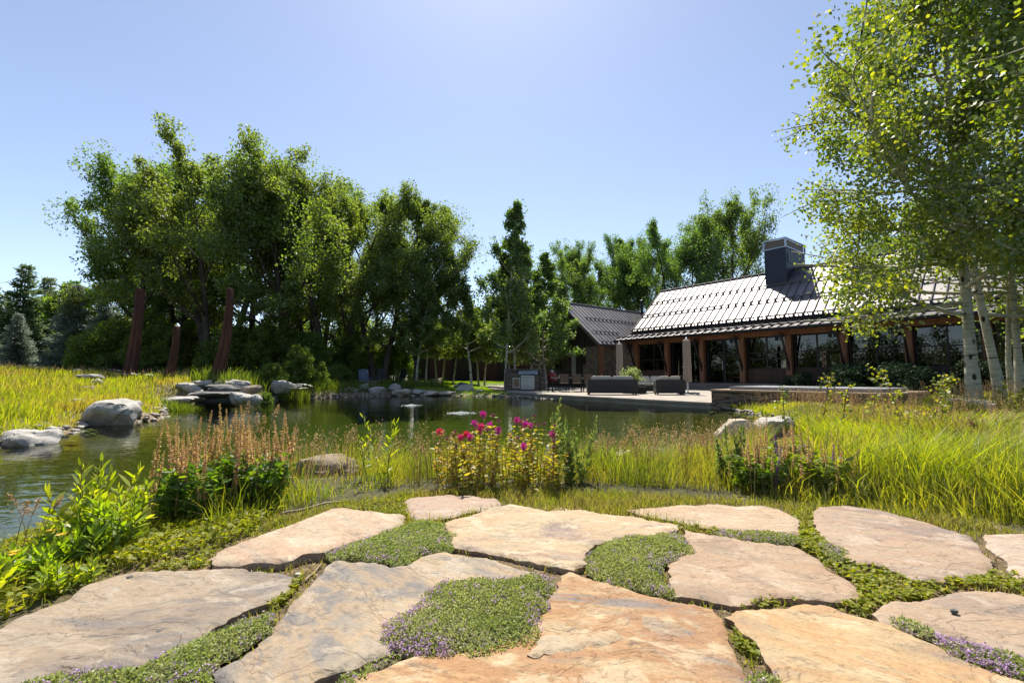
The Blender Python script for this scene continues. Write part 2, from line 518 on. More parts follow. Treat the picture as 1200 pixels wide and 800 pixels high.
r3 = ramp(nt, [(0, (.7, .7, .7)), (1, (1.35, 1.3, 1.2))], n3.outputs['Color'])
k = mixc(nt, 1.0, a.outputs['Color'], r.outputs[0], 'MULTIPLY')
k = mixc(nt, 1.0, k, r3.outputs[0], 'MULTIPLY')
nt.links.new(k, p.inputs['Base Color'])
b = N(nt, "Bump", i_Strength=.7, i_Distance=.02)
n2 = N(nt, "TexNoise", i_Scale=60, i_Detail=6)
nt.links.new(c, n2.inputs['Vector'])
nt.links.new(n2.outputs[0], b.inputs['Height'])
nt.links.new(b.outputs[0], p.inputs['Normal'])
nt.links.new(p.outputs[0], out.inputs[0])
ground = tag(link('ground', gme, m), 'soil, meadow banks and pond bed as one sheet of land', 'ground', kind='structure')

# pond water
m, nt, out = new_mat('pond_water')
c = coords(nt, (1.0, 1.9, 1), rot=(0, 0, .12))
n1 = N(nt, "TexNoise", i_Scale=5.0, i_Detail=3, i_Roughness=.5, i_Distortion=.6)
n2 = N(nt, "TexNoise", i_Scale=1.1, i_Detail=2)
nt.links.new(c, n1.inputs['Vector']); nt.links.new(c, n2.inputs['Vector'])
ad = N(nt, "Math", operation='MULTIPLY_ADD', i_1=2.2)
nt.links.new(n2.outputs[0], ad.inputs[0]); nt.links.new(n1.outputs[0], ad.inputs[2])
b = N(nt, "Bump", i_Strength=.15, i_Distance=.022)
nt.links.new(ad.outputs[0], b.inputs['Height'])
fr = N(nt, "Fresnel", i_IOR=1.33)
nt.links.new(b.outputs[0], fr.inputs['Normal'])
tr = N(nt, "BsdfTransparent")
tr.inputs[0].default_value = (.53, .64, .34, 1)
gl = N(nt, "BsdfGlossy", i_Roughness=.02)
nt.links.new(b.outputs[0], gl.inputs['Normal'])
mx = N(nt, "MixShader")
nt.links.new(fr.outputs[0], mx.inputs[0]); nt.links.new(tr.outputs[0], mx.inputs[1]); nt.links.new(gl.outputs[0], mx.inputs[2])
nt.links.new(mx.outputs[0], out.inputs[0])
wp = []
cen = POND.mean(0)
lo, hi = POND.min(0) - .6, POND.max(0) + .6
nx, ny = 60, 80
WX, WY = np.meshgrid(np.linspace(lo[0], hi[0], nx), np.linspace(lo[1], hi[1], ny))
WP = np.stack([WX.ravel(), WY.ravel()], 1)
ii = np.arange(nx * ny).reshape(ny, nx)
q = np.stack([ii[:-1, :-1], ii[:-1, 1:], ii[1:, 1:], ii[1:, :-1]], -1).reshape(-1, 4)
near = sdist(POND, WP) < .75
q = q[near[q].all(1)]
used = np.unique(q)
rm = np.full(nx * ny, -1); rm[used] = np.arange(len(used))
tag(link('water', np_mesh('water', np.column_stack([WP[used], np.full(len(used), WZ)]), [rm[q]]), m), 'dark green rippled pond water', 'water', kind='structure')

# ================================================================== flagstones
def jagged(poly, step=.018, amp=.006, rng=None):
    poly = np.asarray(poly)
    out = []
    for i in range(len(poly)):
        a, b = poly[i], poly[(i + 1) % len(poly)]
        L = np.hypot(*(b - a)); k = max(1, int(L / step))
        nrm = np.array([-(b - a)[1], (b - a)[0]]) / max(L, 1e-6)
        for j in range(k):
            q = a + (b - a) * j / k
            out.append(q + nrm * amp * ((fbm(np.array([q[0] * 11]), np.array([q[1] * 11]), 21, 3)[0] - .5) * 3.4 + (fbm(np.array([q[0] * 42]), np.array([q[1] * 42]), 25, 3)[0] - .5) * 1.3))
    return np.array(out)
def smooth_poly(poly, it=1):
    poly = np.asarray(poly)
    for _ in range(it):
        nxt = np.roll(poly, -1, 0)
        poly = np.stack([poly * .75 + nxt * .25, poly * .25 + nxt * .75], 1).reshape(-1, 2)
    return poly
def slab_mesh(name, poly, z0, thick, seed, grid=.02, relief=.007, amp=.013, ledge=0.0):
    B = jagged(poly, grid * .6, amp)
    lo, hi = B.min(0), B.max(0)
    rng = np.random.default_rng(seed)
    g = np.stack(np.meshgrid(np.arange(lo[0], hi[0], grid), np.arange(lo[1], hi[1], grid)), -1).reshape(-1, 2)
    g = g + rng.uniform(-.3, .3, g.shape) * grid
    sd = sdist(B, g)
    g = g[sd < -grid * .55]
    pts = [Vector(q) for q in np.concatenate([B, g])]
    nb = len(B)
    v2, _, tris, ov, _, _ = delaunay_2d_cdt(pts, [(i, (i + 1) % nb) for i in range(nb)], [list(range(nb))], 1, 1e-6)
    V = np.array([tuple(q) for q in v2])
    T = [list(t) for t in tris]
    dd = -sdist(B, V)
    z = (fbm(V[:, 0] * 3.2 + seed, V[:, 1] * 3.2, 31 + seed) - .5) * relief * 3 + (fbm(V[:, 0] * 16, V[:, 1] * 16, 40 + seed) - .5) * relief * .8
    if ledge:                                    # broken bedding layers
        h = fbm(V[:, 0] * 2.0 + seed * 3.1, V[:, 1] * 3.4, 77 + seed, 6)
        z += ledge * ((h > .52).astype(float) + (h > .63))
    z -= .010 * np.clip(1 - dd / .022, 0, 1) ** 2 * (.4 + 1.2 * fbm(V[:, 0] * 9, V[:, 1] * 9, 51))
    top = np.column_stack([V, z0 + z])
    cnt = {}
    for t in T:
        for i in range(len(t)):
            e = (t[i], t[(i + 1) % len(t)])
            cnt[tuple(sorted(e))] = cnt.get(tuple(sorted(e)), 0) + 1
    bot = top.copy(); bot[:, 2] = z0 - thick
    mid = top.copy(); mid[:, 2] -= thick * .35
    nV = len(V)
    off = (V - V.mean(0)); off /= np.maximum(np.hypot(*off.T), 1e-6)[:, None]
    mid[:, :2] -= off * (.006 * fbm(V[:, 0] * 30, V[:, 1] * 30, 3))[:, None]
    faces = [tuple(t) for t in T]
    for t in T:
        for i in range(len(t)):
            a_, b_ = t[i], t[(i + 1) % len(t)]
            if cnt[tuple(sorted((a_, b_)))] == 1:
                faces.append((b_, a_, a_ + nV, b_ + nV))
                faces.append((b_ + nV, a_ + nV, a_ + 2 * nV, b_ + 2 * nV))
    me = bpy.data.meshes.new(name)
    me.from_pydata(np.concatenate([top, mid, bot]).tolist(), [], faces)
    bm = bmesh.new(); bm.from_mesh(me)
    bmesh.ops.delete(bm, geom=[v for v in bm.verts if not v.link_faces], context='VERTS')
    bmesh.ops.recalc_face_normals(bm, faces=bm.faces)
    bm.to_mesh(me); bm.free()
    me.polygons.foreach_set('use_smooth', [True] * len(me.polygons))
    me.set_sharp_from_angle(angle=math.radians(38))
    return me
def flagmat(name, base, warm, cool, stain, seed, wamt=.5, camt=.5, samt=.4, dirn=.3):
    m, nt, out = new_mat(name)
    p = N(nt, "BsdfPrincipled", i_Roughness=.82)
    p.inputs['Specular IOR Level'].default_value = .35
    t = N(nt, "TexCoord"); mp = N(nt, "Mapping")
    mp.inputs['Location'].default_value = (seed * 3.7, seed * 1.9, 0)
    mp.inputs['Rotation'].default_value = (0, 0, dirn)
    nt.links.new(t.outputs['Object'], mp.inputs[0])
    c = mp.outputs[0]
    mp2 = N(nt, "Mapping"); mp2.inputs['Scale'].default_value = (.75, 1.9, 1)
    nt.links.new(c, mp2.inputs[0])
    def noise(vec, sc, det=6, dist=0.0, ro=.6):
        q = N(nt, "TexNoise", i_Scale=sc, i_Detail=det, i_Distortion=dist, i_Roughness=ro)
        nt.links.new(vec, q.inputs['Vector']); return q.outputs[0]
    k = base
    f1 = ramp(nt, [(.50 - .25 * wamt, (0, 0, 0)), (.72 - .2 * wamt, (1, 1, 1))], noise(mp2.outputs[0], 1.6, 7, 1.2))
    k = mixc(nt, f1.outputs[0], base, warm)
    f2 = ramp(nt, [(.66 - .25 * camt, (0, 0, 0)), (.72 - .22 * camt, (1, 1, 1))], noise(mp2.outputs[0], 1.1, 8, .8))
    k = mixc(nt, f2.outputs[0], k, cool)
    f3 = ramp(nt, [(.42, (0, 0, 0)), (.50, (samt, samt, samt)), (.535, (samt * .9,) * 3), (.58, (0, 0, 0))], noise(mp2.outputs[0], 1.3, 5, 2.6))
    k = mixc(nt, f3.outputs[0], k, stain)
    # scuffs and light scaling of the top layer
    mp3 = N(nt, "Mapping"); mp3.inputs['Scale'].default_value = (1, 1.55, 1)
    nt.links.new(c, mp3.inputs[0])
    f4 = ramp(nt, [(.55, (0, 0, 0)), (.60, (.6, .6, .6))], noise(mp3.outputs[0], 4.2, 9, .4, .66))
    k = mixc(nt, f4.outputs[0], k, tuple(min(.75, x * 1.18 + .03) for x in base))
    f6 = ramp(nt, [(.58, (0, 0, 0)), (.66, (.6, .6, .6))], noise(mp3.outputs[0], 7, 9, .3, .72))
    k = mixc(nt, f6.outputs[0], k, tuple(x * .55 for x in cool))
    vg = N(nt, 'TexVoronoi', i_Scale=38.0)
    nt.links.new(c, vg.inputs['Vector'])
    fg_ = ramp(nt, [(.05, (.7, .7, .7)), (.10, (0, 0, 0))], vg.outputs['Distance'])
    gm = mixc(nt, 1.0, fg_.outputs[0], ramp(nt, [(.5, (0, 0, 0)), (.6, (1, 1, 1))], noise(c, 2.2, 4)).outputs[0], 'MULTIPLY')
    k = mixc(nt, gm, k, tuple(x * .4 for x in cool))
    f5 = ramp(nt, [(.25, (.72, .72, .72)), (.5, (1, 1, 1)), (.8, (1.16, 1.15, 1.13))], noise(c, 55, 6, 0, .7))
    k = mixc(nt, 1.0, k, f5.outputs[0], 'MULTIPLY')
    nt.links.new(k, p.inputs['Base Color'])
    b1 = N(nt, "Bump", i_Strength=.75, i_Distance=.016)
    pl = ramp(nt, [(.38, (.0, .0, .0)), (.44, (.25, .25, .25)), (.50, (.3, .3, .3)), (.52, (.55, .55, .55)), (.60, (.6, .6, .6)), (.62, (.85, .85, .85)), (.8, (1, 1, 1))], noise(mp3.outputs[0], 3.0, 9, .5, .6))
    n7 = noise(mp3.outputs[0], 16, 8, .2, .68)
    sm_ = N(nt, 'Math', operation='MULTIPLY_ADD', i_1=.7)
    nt.links.new(n7, sm_.inputs[0]); nt.links.new(pl.outputs[0], sm_.inputs[2])
    nt.links.new(sm_.outputs[0], b1.inputs['Height'])
    b2 = N(nt, "Bump", i_Strength=.35, i_Distance=.003)
    nt.links.new(noise(c, 120, 6), b2.inputs['Height'])
    nt.links.new(b1.outputs[0], b2.inputs['Normal'])
    nt.links.new(b2.outputs[0], p.inputs['Normal'])
    nt.links.new(p.outputs[0], out.inputs[0])
    return m
A_ = lambda q: crop(0, 560, q)
B_ = lambda q: crop(220, 560, q)
C_ = lambda q: crop(420, 560, q)
D_ = lambda q: crop(640, 560, q)
E_ = lambda q: crop(880, 560, q, 3.334)
grey, cream, tan, orange, rust, purple = (.26, .225, .20), (.42, .355, .265), (.40, .30, .21), (.50, .31, .14), (.30, .125, .05), (.215, .17, .165)
STONES = [
 ('large grey-brown flagstone with weathered scaly top, at the left beside the leafy bank', A_([(-300, 700), (-120, 620), (0, 585), (60, 545), (150, 510), (280, 465), (300, 440), (350, 410), (450, 385), (560, 365), (700, 355), (830, 350), (960, 350), (1060, 360), (1135, 375), (1145, 400), (1130, 440), (1080, 470), (1000, 500), (940, 530), (860, 570), (800, 610), (740, 650), (680, 680), (600, 710), (480, 735), (330, 750), (180, 765), (110, 810), (-60, 900), (-420, 900)]),
  (.31, .265, .215), (.37, .30, .22), (.205, .185, .175), (.28, .20, .13), 1, .45, .66, .2, .0, 0),
 ('cream and pink flagstone with pointed left tip behind the large grey-brown one', B_([(70, 320), (110, 290), (180, 262), (280, 225), (360, 200), (440, 170), (500, 150), (560, 120), (620, 125), (700, 135), (790, 140), (840, 152), (845, 178), (800, 200), (720, 230), (640, 255), (560, 285), (520, 295), (450, 305), (410, 320), (360, 330), (260, 330), (180, 338), (110, 338)]),
  cream, (.42, .33, .245), (.38, .29, .235), (.42, .26, .16), 2, .5, .55, .2, .5, 0),
 ('slate-grey flagstone with buff flakes, running from centre down to the lower left', B_([(570, 310), (530, 350), (490, 400), (440, 450), (400, 490), (370, 540), (330, 590), (280, 640), (200, 690), (110, 740), (150, 820), (130, 900), (420, 880), (480, 792), (520, 765), (600, 748), (660, 728)]) + C_([(100, 690), (200, 640), (330, 560), (480, 480), (600, 430), (690, 392), (725, 378), (710, 355), (650, 350), (600, 335), (500, 310), (440, 305), (340, 285), (250, 305), (190, 332), (120, 345), (50, 330)]),
  (.33, .28, .215), (.42, .335, .235), (.215, .20, .195), (.40, .28, .16), 3, .3, .78, .25, .7, 0),
 ('small pinkish flagstone under the flower bed with the brown hose on its edge', C_([(175, 85), (210, 75), (280, 68), (350, 62), (450, 68), (540, 75), (560, 95), (520, 112), (440, 128), (380, 145), (310, 155), (230, 162), (200, 140), (185, 110)]),
  (.37, .30, .245), (.38, .285, .22), (.29, .24, .215), (.35, .23, .17), 4, .5, .3, .3, .2, 0),
 ('cream flagstone with layered broken edges in the middle of the terrace', C_([(330, 165), (390, 150), (450, 135), (530, 110), (600, 100), (680, 110), (740, 125), (780, 100), (850, 115)]) + D_([(0, 130), (50, 102), (100, 115), (180, 125), (260, 135), (340, 145), (440, 165), (535, 180), (500, 205), (440, 225), (330, 225), (200, 250), (155, 290), (160, 330), (100, 355)]) + C_([(860, 355), (800, 345), (680, 320), (600, 300), (540, 290), (440, 270), (365, 265), (360, 220), (340, 185)]),
  (.43, .365, .26), (.43, .33, .215), (.31, .245, .215), (.41, .28, .17), 5, .4, .22, .35, .05, .004),
 ('orange-stained flagstone with a grey front band and cream flake, bottom centre', D_([(90, 362), (130, 370), (180, 395), (260, 415), (340, 435), (450, 465), (560, 490), (660, 510), (670, 545), (700, 590), (730, 650), (760, 710), (800, 790), (820, 850), (700, 950)]) + B_([(1000, 950), (560, 900), (640, 790)]) + C_([(50, 755), (180, 700), (350, 670), (560, 640), (680, 560), (740, 470), (770, 420), (780, 395)]),
  (.42, .335, .22), (.43, .275, .14), (.235, .20, .185), (.31, .16, .075), 6, .5, .72, .5, .12, .005),
 ('smooth tan flagstone right of the round thyme mat in the middle of the terrace', D_([(535, 195), (600, 210), (700, 230), (800, 245), (900, 255)]) + E_([(100, 258), (180, 265), (250, 300), (310, 350), (380, 390), (420, 420), (400, 470), (330, 475), (200, 470), (120, 462), (40, 470)]) + D_([(820, 480), (750, 490), (690, 485), (600, 468), (500, 455), (470, 420), (475, 380), (470, 330), (540, 280), (550, 240)]),
  (.37, .285, .21), (.385, .275, .185), (.30, .235, .18), (.34, .22, .14), 7, .4, .48, .22, .3, 0),
 ('thin pale peach flagstone at the back edge in front of the grass strip', D_([(310, 120), (400, 112), (500, 100), (650, 98), (750, 103), (850, 105), (920, 120), (980, 145), (1000, 180), (985, 215), (900, 212), (800, 200), (700, 200), (600, 185), (520, 165), (420, 148), (360, 135)]),
  (.41, .34, .255), (.42, .315, .22), (.35, .275, .21), (.40, .27, .17), 8, .45, .25, .3, .15, 0),
 ('broad pinkish-brown flagstone with spiky grass shadows on its back edge, right side', E_([(235, 125), (280, 110), (380, 105), (450, 115), (560, 135), (700, 170), (800, 200), (850, 220), (900, 270), (940, 320), (945, 380), (860, 385), (700, 393), (620, 385), (560, 360), (480, 335), (410, 325), (350, 300), (340, 270), (280, 235), (240, 200)]),
  (.355, .285, .225), (.38, .285, .205), (.27, .215, .19), (.34, .22, .15), 9, .4, .6, .25, .4, 0),
 ('pale pink flagstone cut off by the right edge of the picture', E_([(915, 215), (960, 212), (1067, 215), (1180, 235), (1330, 300), (1250, 400), (1067, 392), (1010, 375), (1000, 330), (960, 290), (920, 255)]),
  (.41, .335, .28), (.41, .32, .25), (.34, .27, .24), (.37, .27, .20), 10, .4, .3, .2, .2, 0),
 ('greyish tan flagstone behind the strip of purple thyme at the lower right', E_([(480, 525), (500, 500), (560, 480), (700, 465), (760, 450), (830, 430), (950, 430), (1067, 445), (1250, 470), (1500, 700), (1300, 800), (1067, 715), (1000, 680), (900, 640), (800, 620), (700, 590), (600, 565), (520, 560)]),
  (.345, .275, .215), (.38, .285, .205), (.27, .225, .20), (.35, .24, .16), 11, .4, .45, .25, .2, 0),
 ('golden sandstone flagstone with ripple marks, bottom right corner', D_([(690, 535), (740, 510), (850, 505), (950, 490)]) + E_([(200, 480), (270, 485), (350, 510), (440, 540), (540, 575), (650, 620), (720, 640), (800, 690), (900, 720), (1000, 760), (1067, 780), (1250, 900), (900, 1000), (250, 950)]) + D_([(930, 870), (915, 790), (880, 750), (850, 700), (830, 660), (770, 610), (740, 560)]),
  (.43, .335, .21), (.45, .31, .165), (.33, .255, .185), (.42, .25, .12), 12, .55, .42, .45, .5, .003),
]
STONE_POLY = []
dim = lambda q, f=.80: tuple(x * f for x in q)
for lab, px_, b_, w_, c_, s_, sd_, wa, ca, sa, dr, lg in STONES:
    warmer = lambda q, f: (q[0] * f * 1.02, q[1] * f, q[2] * f * .97)
    b_, w_, c_, s_ = warmer(b_, .81), warmer(w_, .77), warmer(c_, .70), warmer(s_, .85)
    sa, ca, wa = min(1, sa + .25), min(.95, ca + .10), min(1, wa + .1)
    if sd_ in (1, 3): lg = .0025
    poly = gpoly(px_, 0)
    STONE_POLY.append(poly)
    me = slab_mesh('flagstone', poly, 0.0 if sd_ != 2 else .012, .055, sd_, ledge=lg if sd_ != 6 else .002)
    o = link('flagstone', me, flagmat('sandstone_%d' % sd_, b_, w_, c_, s_, sd_, wa, ca, sa, dr))
    tag(o, lab, 'flagstone', 'terrace flagstones')
# cream flake lifting off the orange stone
fl = gpoly(C_([(672, 690), (690, 660), (720, 620), (780, 605), (850, 603), (910, 625), (985, 598), (1010, 612), (960, 645), (900, 660), (850, 668), (790, 665), (740, 685), (700, 695)]), 0.008)
o = link('stone_flake', slab_mesh('stone_flake', fl, .0115, .02, 55, grid=.012, relief=.004, amp=.02), flagmat('flake', (.34, .275, .19), (.36, .26, .16), (.27, .215, .17), (.34, .21, .11), 14, .5, .4, .4))
tag(o, 'thin cream stone flake lying on the orange-stained flagstone', 'stone flake')

# ================================================================== patio, spa
def surf_poly(poly, z0, z1, name, mat, bevel=0):
    mb = MB(); mb.prism([tuple(q) for q in poly], 2, z0, z1)
    return mb.build(name, mat, bevel=bevel)
m_conc = surf('patio_concrete', [(.21, .18, .15), (.28, .245, .205), (.33, .295, .25)], 1.4, .85, bump=.15, bscale=40, bdist=.005)
o = surf_poly(PATIO, -.55, 0.0, 'patio', m_conc, .02)
tag(o, 'pale concrete patio between the pond and the house', 'patio', kind='structure')
# coping course along the pond edge
m_cope = surf('coping_stone', [(.19, .165, .135), (.29, .255, .215)], 2.5, .8, bump=.25)
d_ = (P_L - P_R) / np.hypot(*(P_L - P_R)); n_ = np.array([d_[1], -d_[0]])
if n_ @ hy > 0: n_ = -n_
L_ = np.hypot(*(P_L - P_R)); mb = MB()
k = 0.0
rng = random.Random(4)
while k < L_ - .3:
    w_ = rng.uniform(1.0, 1.5); w_ = min(w_, L_ - k)
    q = [P_R + d_ * (k + .01), P_R + d_ * (k + w_ - .01), P_R + d_ * (k + w_ - .01) - n_ * .45, P_R + d_ * (k + .01) - n_ * .45]
    q = [a_ + n_ * .06 for a_ in q]
    mb.prism([tuple(a_) for a_ in q], 2, -.07, .012)
    k += w_
o = mb.build('patio_coping', m_cope, bevel=.008)
tag(o, 'stone coping course along the pond edge of the patio', 'coping', kind='structure')

# far ridge all round, mostly hidden by trees (it shows in the windows' reflections)
a = np.linspace(0, 2 * np.pi, 241)[:-1]
rows = []
for j, (D, f) in enumerate(((700, 0), (820, .45), (950, .85), (1080, 1.0), (1300, .6), (1500, 0))):
    hgt_ = (fbm(np.cos(a) * 4 + 9, np.sin(a) * 4 + 9, 88, 5) * 130 - 10) * np.where(np.sin(a) > .1, .35, 1.0)
    rows.append(np.column_stack([np.cos(a) * D, np.sin(a) * D, f * hgt_ + 4 * fbm(np.cos(a) * 60, np.sin(a) * 60 + j, 3) - 3]))
V = np.concatenate(rows)
i_ = np.arange(240)
F = np.concatenate([np.stack([j * 240 + i_, j * 240 + (i_ + 1) % 240, (j + 1) * 240 + (i_ + 1) % 240, (j + 1) * 240 + i_], 1) for j in range(5)])
tag(link('hills', np_mesh('hills', V, [F], True), surf('forested_ridge', [(.035, .06, .045), (.06, .085, .065), (.09, .11, .09)], .02, .95, bump=0)), 'low forested hills round the valley', 'hills', kind='structure')
# ================================================================== HOUSE
m_wood = surf('cedar_post', [(.13, .055, .025), (.19, .085, .04), (.23, .11, .055)], 3, .65, bump=.15, stretch=(4, 4, .5))
def boards(name, c1, c2, w, axis='X'):
    m, nt, out = new_mat(name)
    p = N(nt, "BsdfPrincipled", i_Roughness=.75)
    c = coords(nt, (1 / w, 1 / w, 1 / w))
    s_ = N(nt, "SeparateXYZ"); nt.links.new(c, s_.inputs[0])
    su = N(nt, "Math", operation='ADD'); nt.links.new(s_.outputs[0], su.inputs[0]); nt.links.new(s_.outputs[1], su.inputs[1])
    fr = N(nt, "Math", operation='FRACT'); nt.links.new((su.outputs[0] if axis == 'X' else s_.outputs[2]), fr.inputs[0])
    fl = N(nt, "Math", operation='FLOOR'); nt.links.new((su.outputs[0] if axis == 'X' else s_.outputs[2]), fl.inputs[0])
    wn_ = N(nt, "TexWhiteNoise", noise_dimensions='1D'); nt.links.new(fl.outputs[0], wn_.inputs['W'])
    n1 = N(nt, "TexNoise", i_Scale=1.5, i_Detail=6)
    nt.links.new(coords(nt, (6, 6, .6) if axis == 'X' else (.6, .6, 6)), n1.inputs['Vector'])
    ad = N(nt, "Math", operation='ADD'); nt.links.new(wn_.outputs[0], ad.inputs[0]); nt.links.new(n1.outputs[0], ad.inputs[1])
    r = ramp(nt, [(.4, c1), (1.0, c2)])
    mr = N(nt, "Math", operation='MULTIPLY', i_1=.6); nt.links.new(ad.outputs[0], mr.inputs[0]); nt.links.new(mr.outputs[0], r.inputs[0])
    nt.links.new(r.outputs[0], p.inputs['Base Color'])
    g = ramp(nt, [(0, (0, 0, 0)), (.06, (1, 1, 1)), (.94, (1, 1, 1)), (1, (0, 0, 0))], fr.outputs[0])
    b = N(nt, "Bump", i_Strength=.8, i_Distance=.02); nt.links.new(g.outputs[0], b.inputs['Height']); nt.links.new(b.outputs[0], p.inputs['Normal'])
    nt.links.new(p.outputs[0], out.inputs[0])
    return m
m_side = boards('dark_board_siding', (.018, .012, .009), (.04, .025, .018), .2)
m_barn = boards('red_brown_siding', (.05, .018, .012), (.09, .032, .022), .22)
m_panel = boards('brown_panel', (.05, .028, .02), (.08, .045, .032), .14)
def stonework(name, cs, mortar, sc=(2.2, 2.2, 5.0), rnd=1.0):
    m, nt, out = new_mat(name)
    p = N(nt, "BsdfPrincipled", i_Roughness=.9)
    c = coords(nt, sc)
    v = N(nt, "TexVoronoi", i_Scale=1.0, i_Randomness=rnd); v.distance = 'CHEBYCHEV'; nt.links.new(c, v.inputs['Vector'])
    v2 = N(nt, "TexVoronoi", i_Scale=1.0, i_Randomness=rnd, feature='DISTANCE_TO_EDGE'); nt.links.new(c, v2.inputs['Vector'])
    s_ = N(nt, "SeparateColor"); nt.links.new(v.outputs['Color'], s_.inputs[0])
    r = ramp(nt, [(i / (len(cs) - 1), q) for i, q in enumerate(cs)], s_.outputs[0])
    n1 = N(nt, "TexNoise", i_Scale=14, i_Detail=8); nt.links.new(coords(nt), n1.inputs['Vector'])
    nr = ramp(nt, [(.3, (.65, .65, .65)), (.7, (1.25, 1.25, 1.25))], n1.outputs[0])
    k = mixc(nt, 1.0, r.outputs[0], nr.outputs[0], 'MULTIPLY')
    e = ramp(nt, [(.02, (0, 0, 0)), (.06, (1, 1, 1))], v2.outputs[0])
    k = mixc(nt, e.outputs[0], mortar, k)
    nt.links.new(k, p.inputs['Base Color'])
    b = N(nt, "Bump", i_Strength=.7, i_Distance=.03)
    ad = N(nt, "Math", operation='ADD'); nt.links.new(e.outputs[0], ad.inputs[0]); nt.links.new(n1.outputs[0], ad.inputs[1])
    nt.links.new(ad.outputs[0], b.inputs['Height']); nt.links.new(b.outputs[0], p.inputs['Normal'])
    nt.links.new(p.outputs[0], out.inputs[0])
    return m
m_stone = stonework('rubble_stone', [(.10, .08, .062), (.19, .145, .105), (.24, .19, .14), (.14, .105, .08)], (.14, .12, .10))
m_ledge = stonework('ledge_stone', [(.11, .075, .05), (.21, .14, .085), (.16, .125, .10), (.25, .17, .10)], (.03, .025, .02), (1.1, 1.1, 9.0))
m_bbq = stonework('island_stone', [(.12, .085, .06), (.20, .14, .10), (.15, .12, .10)], (.05, .04, .035), (3, 3, 9))
def metalroof(name, c1, c2, rough, metal):
    m, nt, out = new_mat(name)
    p = N(nt, "BsdfPrincipled", i_Metallic=metal)
    n1 = N(nt, "TexNoise", i_Scale=.8, i_Detail=6); nt.links.new(coords(nt), n1.inputs['Vector'])
    r = ramp(nt, [(.3, c1), (.7, c2)], n1.outputs[0]); nt.links.new(r.outputs[0], p.inputs['Base Color'])
    rr = N(nt, "MapRange", i_3=rough - .06, i_4=rough + .08); nt.links.new(n1.outputs[0], rr.inputs[0]); nt.links.new(rr.outputs[0], p.inputs['Roughness'])
    n2 = N(nt, "TexNoise", i_Scale=2.2, i_Detail=2); nt.links.new(coords(nt), n2.inputs['Vector'])
    b = N(nt, "Bump", i_Strength=.12, i_Distance=.02); nt.links.new(n2.outputs[0], b.inputs['Height']); nt.links.new(b.outputs[0], p.inputs['Normal'])
    nt.links.new(p.outputs[0], out.inputs[0])
    return m
m_roof = metalroof('zinc_roof', (.155, .146, .15), (.225, .212, .218), .48, .7)
m_black = surf('black_metal', [(.012, .012, .013), (.022, .022, .024)], 4, .45, .6, bump=0)
m_navy = surf('blue_black_metal', [(.022, .027, .040), (.030, .036, .052)], 1.5, .5, .3, bump=0)
m_seam = surf('seam_metal', [(.09, .078, .078), (.13, .115, .115)], 4, .6, .0, bump=0, spec=.25)
m_galv = surf('galvanised_edge', [(.38, .42, .48), (.48, .52, .58)], 4, .45, .7, bump=0)
m_frame = surf('dark_bronze_frame', [(.012, .010, .009), (.02, .017, .015)], 4, .5, .2, bump=0)
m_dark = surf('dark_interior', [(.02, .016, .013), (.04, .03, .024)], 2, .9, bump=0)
m_soffit = boards('soffit_boards', (.09, .045, .022), (.14, .07, .035), .12)
m_step = surf('porch_stone', [(.14, .125, .11), (.21, .19, .17)], 2, .85, bump=.2)
def glassmat(name, tint, ior=1.75):
    m, nt, out = new_mat(name)
    fr = N(nt, "Fresnel", i_IOR=ior)
    tr = N(nt, "BsdfTransparent"); tr.inputs[0].default_value = (*tint, 1)
    gl = N(nt, "BsdfGlossy", i_Roughness=.005)
    n1 = N(nt, "TexNoise", i_Scale=.7, i_Detail=1); nt.links.new(coords(nt), n1.inputs['Vector'])
    b = N(nt, "Bump", i_Strength=.03, i_Distance=.05); nt.links.new(n1.outputs[0], b.inputs['Height']); nt.links.new(b.outputs[0], gl.inputs['Normal'])
    mx = N(nt, "MixShader"); nt.links.new(fr.outputs[0], mx.inputs[0]); nt.links.new(tr.outputs[0], mx.inputs[1]); nt.links.new(gl.outputs[0], mx.inputs[2])
    nt.links.new(mx.outputs[0], out.inputs[0])
    return m
m_glass = glassmat('window_glass', (.32, .34, .33), 1.85)

house = thing('long_house', 'long low house with steep standing seam metal roof, deep porch and cedar posts', 'house', (*HO[:2], 0), HA)
F0 = .40                                          # porch floor
XL, XR = -8.65, 19.0
def hp(mb, name, mat, par=None, bevel=0.0, smooth=False): return mb.build(name, mat, par or house, bevel, smooth)
# floor, steps
hp(MB().b2((-9.4, -.75, -.3), (XR, 9.5, F0)), 'porch_floor', m_step, bevel=.01)
st = MB().b2((-3.4, -1.12, -.2), (2.4, -.755, F0 - .135)).b2((-3.4, -1.50, -.2), (2.4, -1.125, F0 - .27))
hp(st, 'steps', m_step, bevel=.01)
# posts, braces, spot lamps
POSTX = [-7.5, -5.0, -2.5, 0.0, 2.5, 5.0, 7.5, 10.0, 12.5, 15.0, 17.5]
for X in POSTX:
    o = hp(MB().b2((X - .15, -.15, F0), (X + .15, .15, 3.06)), 'post', m_wood, bevel=.012)
    hp(MB().bar((X, -.16, 1.35), (X, -.98, 3.12), .07, .10).b2((X - .06, -.19, 1.12), (X + .06, -.153, 1.55)), 'brace', m_black)
    lb = MB().b2((X - .55, -.42, 2.93), (X - .12, -.30, 3.05))
    lmp = hp(lb, 'lamp_bar', m_black, bevel=.006)
    for e in (-.45, -.22):
        hp(MB().lathe([(.07, -.1), (.085, -.09), (.085, .09), (.05, .1)], (X + e, -.36, 2.86), 12), 'spot_lamp', m_black, lmp)
hp(MB().b2((XL + .3, -.12, 3.063), (XR, .14, 3.52)), 'beam', m_wood, bevel=.01)
